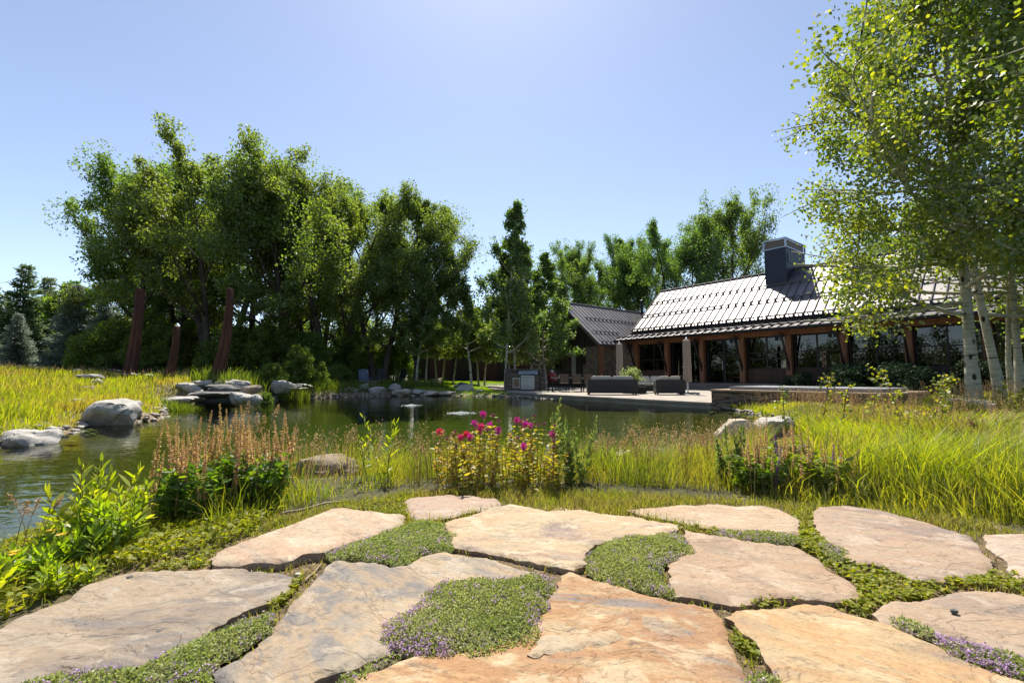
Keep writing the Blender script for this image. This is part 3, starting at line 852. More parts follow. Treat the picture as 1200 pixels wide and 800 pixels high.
# roofs: slab + seams + snow rails
def roof_plane(nm, X0, X1, Y0, Z0, Y1, Z1, th, seam, mat, rails=(), railx=None, par=None, flip=False, rake0=0):
    """sloping slab in house axes; seams run up the slope"""
    L = math.hypot(Y1 - Y0, Z1 - Z0)
    dy, dz = (Y1 - Y0) / L, (Z1 - Z0) / L
    ny, nz = -dz, dy
    if nz < 0: ny, nz = -ny, -nz
    mb = MB()
    mb.prism([(Y0, Z0), (Y1, Z1), (Y1 - ny * th, Z1 - nz * th), (Y0 - ny * th, Z0 - nz * th)], 0, X0, X1)
    ro = hp(mb, nm, mat, par)
    sm = MB()
    k = X0 + .02
    while k <= X1:
        e = .024
        sm.bar((k, Y0 + ny * e * .5, Z0 + nz * e * .5), (k, Y1 + ny * e * .5, Z1 + nz * e * .5), .042, .075)
        k += seam
    hp(sm, 'standing_seams', m_seam, ro)
    for fr, xa, xb in rails:
        q = (Y0 + dy * L * fr + ny * .10, Z0 + dz * L * fr + nz * .10)
        rm_ = MB().bar((xa, q[0], q[1]), (xb, q[0], q[1]), .05, .07)
        q2 = (q[0] + ny * .05 + dy * .06, q[1] + nz * .05 + dz * .06)
        k = X0 + .02
        while k <= X1:
            if xa - .05 <= k <= xb + .05:
                rm_.box((k, q[0] - ny * .04, q[1] - nz * .04), (.07, .13, .13), 0, math.atan2(dz, dy))
                if fr < .1 and k + seam / 2 < xb: rm_.box((k + seam / 2, q[0] - ny * .06, q[1] - nz * .06), (.05, .05, .06), 0, math.atan2(dz, dy))
            k += seam
        hp(rm_, 'snow_rail', m_seam, ro)
    return ro
RID = (4.8, 7.62)
main = roof_plane('main_roof', XL, XR, .92, 4.13, *RID, .22, .48, m_roof, rails=[(.03, XL, XR), (.36, XL, XR), (.68, XL, XR)])
back = roof_plane('back_roof', XL, XR, 8.9, 3.9, RID[0] + .002, RID[1] - .002, .22, .48, m_roof)
hp(MB().tube([(XL, RID[0], RID[1] + .02), (XR, RID[0], RID[1] + .02)], .09, 8), 'ridge_cap', m_seam, main)
hp(MB().b2((XL, .80, 3.89), (XR, .918, 4.02)), 'gutter', m_black, main)
porch = roof_plane('porch_roof', XL, XR, -1.05, 3.42, 1.35, 4.02, .14, .48, m_roof, rails=[(.16, XL, XR)])
hp(MB().b2((XL, -1.13, 3.28), (XR, -1.053, 3.40)), 'gutter', m_black, porch)
hp(MB().prism([(-1.0, 3.265), (.9, 3.745), (.9, 3.725), (-1.0, 3.245)], 0, XL + .1, XR), 'soffit', m_soffit)
hp(MB().b2((XL + .4, .60, 3.524), (XR, .75, 4.0)), 'upper_wall', m_side)
# facade: one bay between each pair of posts
def pane(x0, x1, z0, z1, cols, rows, par=None, y=.30, fr=.07):
    fm = MB()
    fm.b2((x0, y - .05, z0), (x0 + fr, y + .05, z1)).b2((x1 - fr, y - .05, z0), (x1, y + .05, z1))
    fm.b2((x0 + fr, y - .05, z0), (x1 - fr, y + .05, z0 + fr)).b2((x0 + fr, y - .05, z1 - fr), (x1 - fr, y + .05, z1))
    for c_ in cols: fm.b2((c_ - .035, y - .04, z0 + fr), (c_ + .035, y + .04, z1 - fr))
    xs = [x0 + fr] + [q for c_ in cols for q in (c_ - .035, c_ + .035)] + [x1 - fr]
    for r_ in rows:
        for a_, b_ in zip(xs[::2], xs[1::2]): fm.b2((a_, y - .03, r_ - .03), (b_, y + .03, r_ + .03))
    f_ = hp(fm, 'window_frame', m_frame, par)
    hp(MB().b2((x0 + fr * .5, y - .008, z0 + fr * .5), (x1 - fr * .5, y + .008, z1 - fr * .5)), 'glass', m_glass, f_)
    return f_
for i, X in enumerate(POSTX[:-1]):
    a_, b_ = X + .153, X + 2.347
    if X in (-5.0, -2.5):                           # glazed doors
        d1 = pane(a_, (a_ + b_) / 2 - .01, F0 + .01, 3.06, [], []); d1.name = 'glass_door'
        d2 = pane((a_ + b_) / 2 + .01, b_, F0 + .01, 3.06, [], [2.1] if X == -2.5 else [], y=.30); d2.name = 'glass_door'
        for dd in (d1, d2): pass
        hp(MB().b2(((a_ + b_) / 2 - .09, .18, 1.2), ((a_ + b_) / 2 - .06, .21, 1.75)), 'handle', m_galv, d1)
    else:
        mid = (a_ + b_) / 2
        rows = [2.15, 1.8] if X == 0.0 else ([1.95] if X < 0 else [2.15])
        pane(a_, b_, 1.2, 3.06, [mid], rows)
        hp(MB().b2((a_, .22, F0), (b_, .36, 1.197)), 'wall_panel', m_panel)
# room behind the glass: floor is the porch floor, back wall with far windows
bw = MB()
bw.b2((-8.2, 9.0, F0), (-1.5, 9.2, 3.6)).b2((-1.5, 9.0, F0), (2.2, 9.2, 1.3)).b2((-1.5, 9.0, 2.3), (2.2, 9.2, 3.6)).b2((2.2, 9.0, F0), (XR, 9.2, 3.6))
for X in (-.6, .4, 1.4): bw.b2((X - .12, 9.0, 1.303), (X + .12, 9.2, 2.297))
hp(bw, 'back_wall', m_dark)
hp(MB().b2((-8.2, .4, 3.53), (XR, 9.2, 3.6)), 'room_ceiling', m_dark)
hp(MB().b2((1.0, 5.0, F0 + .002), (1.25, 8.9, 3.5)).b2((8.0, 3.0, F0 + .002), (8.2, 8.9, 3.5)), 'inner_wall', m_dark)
tb = MB().b2((-3.9, 4.2, 1.10), (-1.4, 5.2, 1.16))
for e in (-3.8, -1.5): tb.b2((e - .05, 4.3, F0 + .003), (e + .05, 5.1, 1.098))
hp(tb, 'indoor_table', m_wood)
# left end: rubble wall and dark gable
hp(MB().b2((-10.0, .30, -.2), (-7.66, .62, 3.4)), 'stone_wall', m_stone)
hp(MB().b2((-9.35, .24, 1.35), (-8.95, .295, 2.05)), 'small_window', m_frame)
hp(MB().prism([(.98, 3.95), (RID[0], RID[1] - .25), (8.7, 3.95), (8.7, .2), (.98, .2)], 0, -8.38, -8.22), 'gable_wall', m_side)
hp(MB().prism([(.98, 3.95), (RID[0], RID[1] - .25), (8.7, 3.95), (8.7, .2), (.98, .2)], 0, XR - .4, XR - .25), 'gable_wall', m_side)

# chimney
cx0, cx1, cy0, cy1 = 1.0, 3.0, 3.9, 6.0
def roofz(Y): return 4.13 + (Y - .92) * (RID[1] - 4.13) / (RID[0] - .92)
CH = None
def fit_chimney():
    # front left foot seen at (897, 335.6), top at (893.7, 285): solve X,Y on the roof plane, then width and height
    best = None
    for X in np.arange(-3, 4, .05):
        for Y in np.arange(2.0, 4.8, .05):
            q = H(X, Y); z = roofz(Y)
            u_, v_ = project(q[0], q[1], z)
            e = (u_ - 897) ** 2 + (v_ - 335.6) ** 2
            if best is None or e < best[0]: best = (e, X, Y)
    return best
_, cx0, cy0 = fit_chimney()
ct = min(np.arange(7.5, 12, .02), key=lambda z: abs(project(*H(cx0, cy0), z)[1] - 294.5))
cx1 = min(np.arange(cx0 + .3, cx0 + 5, .02), key=lambda X: abs(project(*H(X, cy0), ct)[0] - 920.6))
cy1 = min(np.arange(cy0 + .3, cy0 + 6, .02), key=lambda Y: abs(project(*H(cx1, Y), ct)[0] - 943.0))
print('CHIMNEY', cx0, cx1, cy0, cy1, ct)
ch = hp(MB().b2((cx0, cy0, roofz(cy0) - .3), (cx1, cy1, ct)), 'chimney', m_navy, bevel=.01)
m_mesh = surf('spark_mesh', [(.16, .13, .10), (.22, .18, .14)], 60, .7, .3, bump=.3)
hp(MB().b2((cx0 + .06, cy0 + .06, ct + .07), (cx1 - .06, cy1 - .06, ct + .56)), 'spark_screen', m_mesh, ch)
cf = MB()
for z in (ct, ct + .57):
    e = .05
    cf.b2((cx0 - e, cy0 - e, z + .002), (cx1 + e, cy0 + .055, z + .068)).b2((cx0 - e, cy1 - .055, z + .002), (cx1 + e, cy1 + e, z + .068))
    cf.b2((cx0 - e, cy0 + .057, z + .002), (cx0 + .055, cy1 - .057, z + .068)).b2((cx1 - .055, cy0 + .057, z + .002), (cx1 + e, cy1 - .057, z + .068))
for x_ in (cx0, cx1):
    for y_ in (cy0, cy1): cf.b2((x_ - .045, y_ - .045, ct + .07), (x_ + .045, y_ + .045, ct + .568))
hp(cf, 'cap_frame', m_galv, ch)
hp(MB().b2((cx1 + .003, cy0 + .25, ct - .95), (cx1 + .03, cy0 + .85, ct - .35)), 'vent_grille', m_black, ch)
# cricket: small saddle roof behind and beside the chimney
zc = roofz(cy0) + 1.0
hp(MB().add([(cx1 + .004, cy0 + .5, roofz(cy0 + .5) + .02), (cx1 + .004, cy1 + .6, roofz(cy0) + 1.55), (cx1 + 3.2, RID[0], RID[1] + .04), (cx1 + 1.2, cy0 + .9, roofz(cy0 + .9) + .03), (cx1 + .004, cy1 + .6, RID[1] - 1.0)],
             [(0, 3, 2, 1), (1, 2, 4), (0, 1, 4), (0, 4, 2, 3)]), 'cricket', m_navy, ch)

# wing
wing = thing('gable_wing', 'dark board-sided gable wing with grey seamed roof at the left end of the house', 'house wing', (*H(-13.7, -1.3), 0), HA)
wo = H(-13.7, -1.3)
def wp_(mb, name, mat, par=None, bevel=0.0): return mb.build(name, mat, par or wing, bevel)
WP, WE, WH = 6.78, 3.18, 4.2                       # ridge height, eave height, half width
wall = MB().prism([(-3.7, -.2), (-3.7, 3.35), (0, 6.52), (3.7, 3.35), (3.7, -.2)], 1, 0.0, .25)
gw = wp_(wall, 'gable_wall', m_side)
wp_(MB().b2((3.45, .25, -.2), (3.7, 10.5, 3.35)), 'side_wall', m_stone)
wp_(MB().b2((-3.7, .25, -.2), (-3.45, 10.5, 3.35)), 'side_wall', m_side)
wp_(MB().b2((2.2, -.06, -.2), (3.72, -.003, 3.05)), 'stone_panel', m_stone)
wp_(MB().b2((3.85, -.15, -.2), (4.15, .15, 3.05)), 'post', m_wood, bevel=.012)
wp_(MB().b2((2.2, -.075, 2.0 - .3), (2.55, -.062, 2.3)), 'small_window', m_frame)
dr_ = wp_(MB().b2((1.0, -.10, .05), (2.18, -.003, 2.8)), 'door', m_frame)
m_pale = surf('pale_panel', [(.25, .26, .27), (.32, .33, .34)], 3, .6, bump=0)
wp_(MB().b2((1.08, -.125, .40), (1.52, -.103, 2.66)), 'door_panel', m_pale, dr_)
wf = MB()
wf.b2((-.95, -.09, 1.3), (-.88, -.003, 2.75)).b2((-.35, -.09, 1.3), (-.28, -.003, 2.75)).b2((-.88, -.09, 1.3), (-.35, -.003, 1.37)).b2((-.88, -.09, 2.68), (-.35, -.003, 2.75)).b2((-.88, -.08, 2.0), (-.35, -.003, 2.05))
wfo = wp_(wf, 'window', m_frame)
wp_(MB().b2((-.9, -.05, 1.33), (-.33, -.03, 2.72)), 'glass', m_glass, wfo)
for sgn in (1, -1):
    mb = MB()
    L = math.hypot(WH, WP - WE); th = .2
    ex, ez = -(WP - WE) / L * -1, WH / L             # outward normal for the +X side
    nxr, nzr = (WP - WE) / L * sgn, WH / L
    e0, e1 = (sgn * WH, WE), (sgn * .001, WP)
    mb.prism([e0, e1, (e1[0] - nxr * th, e1[1] - nzr * th), (e0[0] - nxr * th, e0[1] - nzr * th)], 1, -.40, 11)
    ro = wp_(mb, 'roof', m_roof)
    sm = MB(); k = -.38
    while k < 11:
        sm.bar((e0[0] + nxr * .02, k, e0[1] + nzr * .02), (e1[0] + nxr * .02, k, e1[1] + nzr * .02), .055, .03)
        k += .48
    wp_(sm, 'standing_seams', m_seam, ro)
    if sgn == 1:
        for fr, ya, yb in ((.04, .0, 3.3), (.28, .1, 3.3), (.62, 1.0, 10)):
            q = (e0[0] + (e1[0] - e0[0]) * fr + nxr * .1, e0[1] + (e1[1] - e0[1]) * fr + nzr * .1)
            rm_ = MB().tube([(q[0], ya, q[1]), (q[0], yb, q[1])], .024, 6)
            k = -.38
            while k < 11:
                if ya <= k <= yb: rm_.box((q[0] - nxr * .04, k, q[1] - nzr * .04), (.13, .07, .12), 0, 0, math.atan2(WP - WE, WH))
                k += .48
            wp_(rm_, 'snow_rail', m_seam, ro)
wp_(MB().tube([(0, -.40, WP + .02), (0, 11, WP + .02)], .09, 8), 'ridge_cap', m_seam)
wp_(MB().tube([(1.2, 8.8, 5.4), (1.2, 8.8, 7.6)], .11, 10).lathe([(.16, 0), (.16, .1), (.02, .2)], (1.2, 8.8, 7.6), 10), 'flue_pipe', m_black)

# far barn between the trees
barn = thing('far_barn', 'dark red-brown building seen between the slim aspen trunks beyond the lawn', 'barn', (-4.2, 47, .3))
b_ = lambda mb, nm, mt, par=None: mb.build(nm, mt, par or barn)
b_(MB().b2((-6.5, 0, -.5), (8.5, 7, 3.6)), 'wall', m_side)
rf = b_(MB().prism([(-.8, 3.55), (3.5, 5.7), (7.8, 3.55), (7.8, 3.4), (3.5, 5.55), (-.8, 3.4)], 0, -7.2, 9.2), 'roof', metalroof('barn_roof', (.42, .42, .45), (.55, .55, .58), .45, .6))
for x_ in (-3.2, 1.6, 5.4):
    b_(MB().b2((x_ - 1.1, -.08, .0), (x_ + 1.1, -.003, 2.7)), 'barn_door', m_barn)
for x_ in (-5.3, -.8, 3.5):
    f_ = b_(MB().b2((x_ - .5, -.06, 1.1), (x_ + .5, -.003, 2.3)), 'window', m_frame)

# spa with stone wall and cover
spa = thing('spa', 'raised stone-walled hot tub with a flat dark grey cover beside the pond', 'hot tub', (*P_R, 0), HA)
s_ = lambda mb, nm, mt, bevel=0: mb.build(nm, mt, spa, bevel)
s_(MB().b2((0, 0, -.7), (4.4, 3.0, .35)), 'stone_wall', m_ledge)
s_(MB().b2((-.04, -.04, .352), (4.44, 3.04, .41)), 'coping', surf('spa_coping', [(.26, .18, .12), (.38, .28, .19)], 3, .8, bump=.2), .012)
cv = MB().b2((.35, .35, .412), (2.2, 2.7, .50)).b2((2.22, .35, .412), (4.1, 2.7, .50))
s_(cv, 'cover', surf('spa_cover', [(.16, .165, .18), (.21, .215, .23)], 3, .5, bump=.1), .03)
# ================================================================== VEGETATION helpers
def unit(v): return v / np.maximum(np.linalg.norm(v, axis=-1, keepdims=True), 1e-9)
def leaves(rng, pos, size, wid=.55, droop=0.0, shape=4, axis=None, fold=.15, upn=.0):
    """one small folded leaf per position -> (verts, faces)"""
    n = len(pos)
    size = np.broadcast_to(size, (n,)) * rng.uniform(.7, 1.25, n)
    a = unit(rng.normal(size=(n, 3)) + np.array([0, 0, -droop])) if axis is None else unit(axis)
    nn = rng.normal(size=(n, 3)) + np.array([0, 0, upn])
    b = unit(np.cross(a, nn))
    c = np.cross(b, a)
    s = size[:, None]
    if shape == 4:
        V = np.stack([pos, pos + a * s * .5 + b * s * wid * .5 + c * s * fold, pos + a * s, pos + a * s * .5 - b * s * wid * .5 + c * s * fold], 1)
        F = np.arange(n * 4).reshape(n, 4)
        return V.reshape(-1, 3), [F]
    if shape == 6:      # rounded leaf
        V = np.stack([pos, pos + a * s * .28 + b * s * wid * .5 + c * s * fold, pos + a * s * .68 + b * s * wid * .42 + c * s * fold * .8, pos + a * s,
                      pos + a * s * .68 - b * s * wid * .42 + c * s * fold * .8, pos + a * s * .28 - b * s * wid * .5 + c * s * fold], 1)
        return V.reshape(-1, 3), [np.arange(n * 6).reshape(n, 6)]
    # lance leaf, bent: 7 points
    V = np.stack([pos, pos + a * s * .3 + b * s * wid * .45, pos + a * s * .68 + b * s * wid * .38 - c * s * .08, pos + a * s - c * s * .22, pos + a * s * .68 - b * s * wid * .38 - c * s * .08, pos + a * s * .3 - b * s * wid * .45], 1)
    i = np.arange(n)[:, None] * 6
    return V.reshape(-1, 3), [np.concatenate([i + np.array([[0, 1, 2, 4]]) * 1, ], 0)[:, [0, 1, 2, 3]], i + np.array([[0, 4, 5]]), i + np.array([[2, 3, 4]])]
def blades(rng, xy, z, h, w, lean=.35, curve=.4, wind=(0, 0)):
    n = len(xy)
    h = np.broadcast_to(h, (n,)); w = np.broadcast_to(w, (n,))
    az = rng.uniform(0, 2 * np.pi, n)
    d = np.stack([np.cos(az), np.sin(az)], 1) * rng.uniform(.1, 1, n)[:, None] * lean + np.array(wind)
    f = rng.uniform(0, np.pi, n)
    s = np.stack([np.cos(f), np.sin(f), np.zeros(n)], 1) * w[:, None] * .5
    base = np.column_stack([xy, z])
    cv = rng.uniform(.2, 1.2, n)[:, None] * curve
    mid = base + np.column_stack([d * h[:, None] * .45, h * .58])
    tip = base + np.column_stack([d * h[:, None] * (1.0 + cv), h * (1 - .18 * cv[:, 0])])
    V = np.stack([base - s, base + s, mid + s * .8, mid - s * .8, tip], 1).reshape(-1, 3)
    i = np.arange(n)[:, None] * 5
    return V, [i + np.array([[0, 1, 2, 3]]), i + np.array([[3, 2, 4]])]
def tubes_np(items, n=5):
    """items: list of (pts (k,3), radii (k)) -> verts, faces"""
    mb = MB()
    for p, r in items: mb.tube(p, list(r), n, cap=False)
    return mb_np(mb)
def path(p, d, L, k, rng, up=0.0, wob=.08):
    pts = [np.array(p, float)]; d = unit(np.array(d, float))
    for i in range(k):
        d = unit(d + np.array([0, 0, up / k]) + rng.normal(size=3) * wob)
        pts.append(pts[-1] + d * L / k)
    return np.array(pts), d
def grow(seed, Ht, spread, f0=.22, nl=16, up=.6, el=(25, 65), nsub=6, subl=.45, r0=.3, prof=None, lean=(0, 0), stems=1, twl=.9, wob=.06, azrange=None, topfill=True, nper=4):
    """skeleton of a broad-leaved tree: returns tubes and leaf clump points (pos, radius)"""
    rng = np.random.default_rng(seed)
    tubes, cl = [], []
    prof = prof or (lambda f: math.sin(math.pi * min(1, max(0, (f - .02)) ** .75)) ** .8 * .95 + .12)
    for s_ in range(stems):
        a0 = 2 * math.pi * s_ / stems + rng.uniform(0, 1)
        sl = .0 if stems == 1 else .20
        d0 = np.array([lean[0] + math.cos(a0) * sl, lean[1] + math.sin(a0) * sl, 1.0])
        h = Ht * (1 if s_ == 0 else rng.uniform(.72, .95))
        base = np.array([math.cos(a0) * r0 * (stems > 1), math.sin(a0) * r0 * (stems > 1), -.25])
        tp, _ = path(base, d0, h / math.sqrt(1 + d0[0] ** 2 + d0[1] ** 2), 9, rng, .12, wob * .6)
        tr = r0 * (1 - np.linspace(0, 1, 10) ** .8 * .93)
        tr[0] *= 1.35
        tubes.append((tp, tr))
        for i in range(nl // stems):
            f = f0 + (1 - f0) * ((i + rng.uniform(0, .8)) / (nl / stems))
            f = min(f, .97)
            k = f * 9; j = int(k)
            p = tp[j] + (tp[min(j + 1, 9)] - tp[j]) * (k - j)
            az = i * 2.4 + rng.uniform(-.5, .5) + s_ * 1.7
            if stems > 1 and rng.uniform() < .55: az = a0 + rng.uniform(-1.1, 1.1)
            if azrange is not None and rng.uniform() < azrange[2]: az = rng.uniform(azrange[0], azrange[1])
            rel = (f - f0) / (1 - f0)
            L = spread * prof(rel) * rng.uniform(.75, 1.2)
            e = math.radians(el[0] + (el[1] - el[0]) * rel + rng.uniform(-10, 10))
            d = (math.cos(az) * math.cos(e), math.sin(az) * math.cos(e), math.sin(e))
            lp, ld = path(p, d, L, 5, rng, up, wob)
            lr = max(.012, r0 * (1 - f) ** .9 * .42 + .015) * (1 - np.linspace(0, 1, 6) * .85)
            tubes.append((lp, lr))
            cl.append((lp[-1], L * .10 + .1))
            for q in range(nsub):
                g = rng.uniform(.28, 1.0); kk = g * 5; jj = min(int(kk), 4)
                sp_ = lp[jj] + (lp[jj + 1] - lp[jj]) * (kk - jj)
                t = unit(lp[jj + 1] - lp[jj])
                sd_ = unit(t * .85 + rng.normal(size=3) * .62 + np.array([0, 0, .15 + up * .2]))
                SL = L * subl * (1.15 - g * .55) * rng.uniform(.6, 1.2)
                spp, _ = path(sp_, sd_, SL, 3, rng, up * .4, wob * 1.4)
                tubes.append((spp, lr[0] * .4 * np.array([1, .7, .45, .15]) + .003))
                for w_ in range(nper):
                    a = spp[0] + (spp[-1] - spp[0]) * rng.uniform(.25, 1.12) + rng.normal(size=3) * SL * .09
                    cl.append((a, SL * .17 * twl + .08))
        if topfill: cl += [(tp[-1] + rng.normal(size=3) * .2, .3), (tp[-2] + rng.normal(size=3) * .3, .4)]
    return tubes, np.array([c[0] for c in cl]), np.array([c[1] for c in cl])
def crown(seed, cpos, crad, n, size, wid=.6, stretch=1.3, droop=.4, shape=4, pw=1.6):
    rng = np.random.default_rng(seed)
    pr = crad ** pw; pr /= pr.sum()
    k = rng.choice(len(cpos), n, p=pr)
    g = rng.normal(size=(n, 3))
    g *= (np.minimum(np.linalg.norm(g, axis=1), 1.65) / np.linalg.norm(g, axis=1))[:, None]
    g[:, 2] *= stretch
    pos = cpos[k] + g * crad[k][:, None]
    pos = pos[pos[:, 2] > .15]
    return leaves(rng, pos, size, wid, droop, shape)
def make_tree(name, label, cat, loc, tubes, lv, bark, leafm, rz=0, scale=1, group=None, kind='tree', trunk='trunk', crown_name='crown'):
    t = thing(name, label, cat, loc, rz, group, scale)
    tv, tf = tubes_np(tubes, 6)
    link(trunk, np_mesh(trunk, tv, tf, True), bark, t)
    link(crown_name, np_mesh(crown_name, *lv), leafm, t)
    return t
def again(src, label, loc, rz, scale, group=None):
    c = copy_tree(src)
    c.location = loc; c.rotation_euler = (0, 0, rz); c.scale = (scale,) * 3 if not hasattr(scale, '__len__') else scale
    c['label'] = label
    if group: c['group'] = group
    return c
def gp(u_, d):
    x = (u_ - 600) / FPX * d * 1.0
    return (x, d, gz(x, d))

# ------------------------------------------------------------------ cottonwoods
cw = []
G_CW = 'old cottonwoods behind the pond'
specs = [  # seed, height, spread, f0, limbs, stems
    (11, 14.0, 5.4, .22, 22, 1), (12, 14.0, 5.2, .24, 24, 3), (13, 14.2, 5.3, .24, 24, 2), (14, 13.2, 5.4, .26, 22, 2)]
for sd_, Ht, spr, f0, nl, stm in specs:
    tb_, cp_, cr_ = grow(sd_, Ht, spr, f0, nl, .8, (18, 62), 7, .46, .30, stems=stm, twl=.50, nper=7, prof=lambda f: (.62 + .55 * math.sin(math.pi * min(1, f * .95 + .08))) * (1.12 - f ** 2.2 * .75))
    cw.append((tb_, crown(sd_, cp_, cr_, 50000, .168, .6, 1.1, .5, 4, 1.5)))
def cwtree(i, label, u_, d, rz, sc, name='cottonwood_tree', group=G_CW):
    return make_tree(name, label, 'tree', gp(u_, d), *cw[i], M['bark'], M['cottonwood'], rz, sc, group)
CWROOT = {}
CWROOT[0] = cwtree(0, 'leftmost big cottonwood, its crown leaning out over the spruces', 168, 28, 2.2, .90)
CWROOT[1] = cwtree(1, 'forked cottonwood behind the tallest rusty steel fin', 252, 27.5, .4, 1.0)
CWROOT[2] = cwtree(2, 'tallest domed cottonwood in the middle of the grove, above the white daisies', 338, 28.5, 1.0, .98)
CWROOT[3] = cwtree(3, 'cottonwood with a leaning dark trunk above the garden chairs', 388, 29, 3.0, .98)
for i, lab, u_, d, rz, sc in [
    (1, 'cottonwood with twin slim trunks behind the blue garden chair', 446, 30, 2.9, .83),
    (0, 'rightmost cottonwood of the grove with a branch reaching over the lawn', 487, 30.5, 5.2, (.78, .78, .84)),
    (2, 'cottonwood filling the grove between the leftmost tree and the forked one', 200, 32, 4.1, (.9, .9, .98)),
    (3, 'shaded cottonwood set back behind the domed tree and the forked one', 296, 34, 1.3, 1.08),
    (1, 'shaded cottonwood set back between the domed tree and the chairs', 370, 36, 5.5, .98),
    (2, 'shaded cottonwood set back behind the twin-trunked one', 428, 37, 2.3, .88),
    (0, 'low cottonwood at the back left of the grove above the small fin', 140, 33, .6, (.7, .7, .62))]:
    again(CWROOT[i], lab, gp(u_, d), rz, sc, G_CW)
# trees beyond the roofs
G_R = 'cottonwoods rising behind the roofs'
for i, lab, u_, d, rz, sc in [
    (1, 'narrow cottonwood just right of the aspens, behind the wing roof', 668, 58, 1.0, (.9, .9, 1.25)),
    (3, 'cottonwood above the middle of the wing ridge', 704, 60, 2.0, (1.0, 1.0, 1.32)),
    (0, 'cottonwood above the flue pipe of the wing', 735, 61, 4.0, (.95, .95, 1.28)),
    (2, 'slim cottonwood at the left end of the main roof ridge', 764, 60, .4, (.7, .7, 1.2)),
    (2, 'tall cottonwood rising behind the main roof, left of the chimney', 802, 50, 1.5, (1.05, 1.05, 1.26)),
    (3, 'tallest cottonwood behind the main roof, beside the chimney', 856, 49, 0.6, (1.1, 1.1, 1.44)),
    (1, 'cottonwood top showing just behind the chimney cap', 955, 50, 2.2, (.8, .8, .95)),
    (0, 'cottonwood behind the house, screened by the white-trunked aspens', 1060, 52, 3.3, (1.0, 1.0, 1.1)),
    (2, 'cottonwood behind the right end of the house', 1180, 50, 5.0, (1.1, 1.1, 1.15))]:
    again(CWROOT[i], lab, gp(u_, d), rz, sc, G_R)

# ------------------------------------------------------------------ conifers on the far left
def conifer(seed, Ht, R, whorls, n_leaf, size):
    rng = np.random.default_rng(seed)
    tubes = [(np.array([[0, 0, -.2], [0, 0, Ht * .5], [0, 0, Ht]]), [Ht * .02 + .04, Ht * .012, .01])]
    cp_, cr_, ax = [], [], []
    for w_ in range(whorls):
        f = (w_ + .5) / whorls
        z = Ht * (.04 + .95 * f)
        for b in range(max(4, int(9 - 4 * f))):
            az = rng.uniform(0, 2 * np.pi)
            L = R * (1 - f) ** .85 * rng.uniform(.72, 1.12) + .12
            d = np.array([math.cos(az), math.sin(az), -.10 - .15 * (1 - f) + .5 * f])
            p0 = np.array([0, 0, z]); p1 = p0 + d * L; p1[2] += L * .10
            if L > .5: tubes.append((np.array([p0, (p0 + p1) / 2 - [0, 0, L * .05], p1]), [.03, .02, .005]))
            k = max(3, int(L / .16))
            for j in range(k):
                g = (j + .5) / k
                cp_.append(p0 + (p1 - p0) * g + [0, 0, -L * .08 * math.sin(g * 3.14)]); cr_.append(.09 + .16 * L * (1 - g) * .5 + .03)
    cp_, cr_ = np.array(cp_), np.array(cr_)
    k = rng.choice(len(cp_), n_leaf, p=cr_ ** 1.2 / (cr_ ** 1.2).sum())
    g = rng.normal(size=(n_leaf, 3)) * np.array([1, 1, .55])
    pos = cp_[k] + g * cr_[k][:, None]
    out = unit(pos * np.array([1, 1, 0])) + rng.normal(size=(n_leaf, 3)) * .5
    return tubes, leaves(rng, pos, size, .32, 0, 4, axis=out)
sp_t = conifer(31, 8.0, 2.3, 26, 30000, .22)
pi_t = conifer(32, 9.5, 2.6, 22, 30000, .26)
S1 = make_tree('spruce_tree', 'blue-green spruce with tiered drooping branches, left of the tallest fin', 'tree', gp(84, 31), *sp_t, M['bark'], M['spruce'], 0, .80, 'conifers left of the grove')
P1 = make_tree('pine_tree', 'dark green conifer against the sky at the left edge', 'tree', gp(22, 38), *pi_t, M['bark'], M['pine'], 0, 1.02, 'conifers left of the grove')
again(P1, 'broad green conifer between the leftmost conifer and the blue-green spruce', gp(50, 40), 2.0, .95, 'conifers left of the grove')
again(P1, 'conifer cut off by the left edge of the picture', gp(-25, 36), 1.2, .95, 'conifers left of the grove')
again(S1, 'small bluish spruce at the foot of the leftmost conifer', gp(18, 30), 1.0, .52, 'conifers left of the grove')
again(S1, 'bluish spruce in the shade just left of the tallest fin', gp(118, 29), 3.0, .66, 'conifers left of the grove')
tb_, cp_, cr_ = grow(41, 7.0, 2.2, .1, 16, .4, (20, 60), 6, .5, .12)
lightree = make_tree('broadleaf_tree', 'pale olive broadleaf tree rising behind the bluish spruces', 'tree', gp(92, 37), tb_, crown(41, cp_, cr_, 16000, .24, .6), M['bark'], M['under'], 0, 1.05)

# ------------------------------------------------------------------ dark understorey bushes along the grove
def bush(seed, R, Ht, n, size, ncl=90):
    rng = np.random.default_rng(seed)
    tubes, cp_, cr_ = [], [], []
    for i in range(ncl):
        az, f = rng.uniform(0, 2 * np.pi), rng.uniform(.1, 1) ** .7
        rr = R * math.sqrt(rng.uniform(0, 1)) * math.sqrt(max(.05, 1 - (f * .92) ** 2.2))
        p = np.array([math.cos(az) * rr, math.sin(az) * rr, Ht * f * rng.uniform(.85, 1.1)])
        cp_.append(p); cr_.append(rng.uniform(.10, .2) * R * .6 + .04)
        if i < 34:
            a = np.array([p[0] * .15, p[1] * .15, -.1])
            tubes.append((np.array([a, (a + p) / 2 + rng.normal(size=3) * R * .06, p]), [.022 * Ht ** .5 + .004, .012, .004]))
    return tubes, crown(seed, np.array(cp_), np.array(cr_), n, size, .55, 1.0, .3)
bu = [bush(51, 2.2, 4.6, 15000, .17), bush(52, 2.6, 3.6, 15000, .17)]
G_U = 'shaded bushes under the cottonwoods'
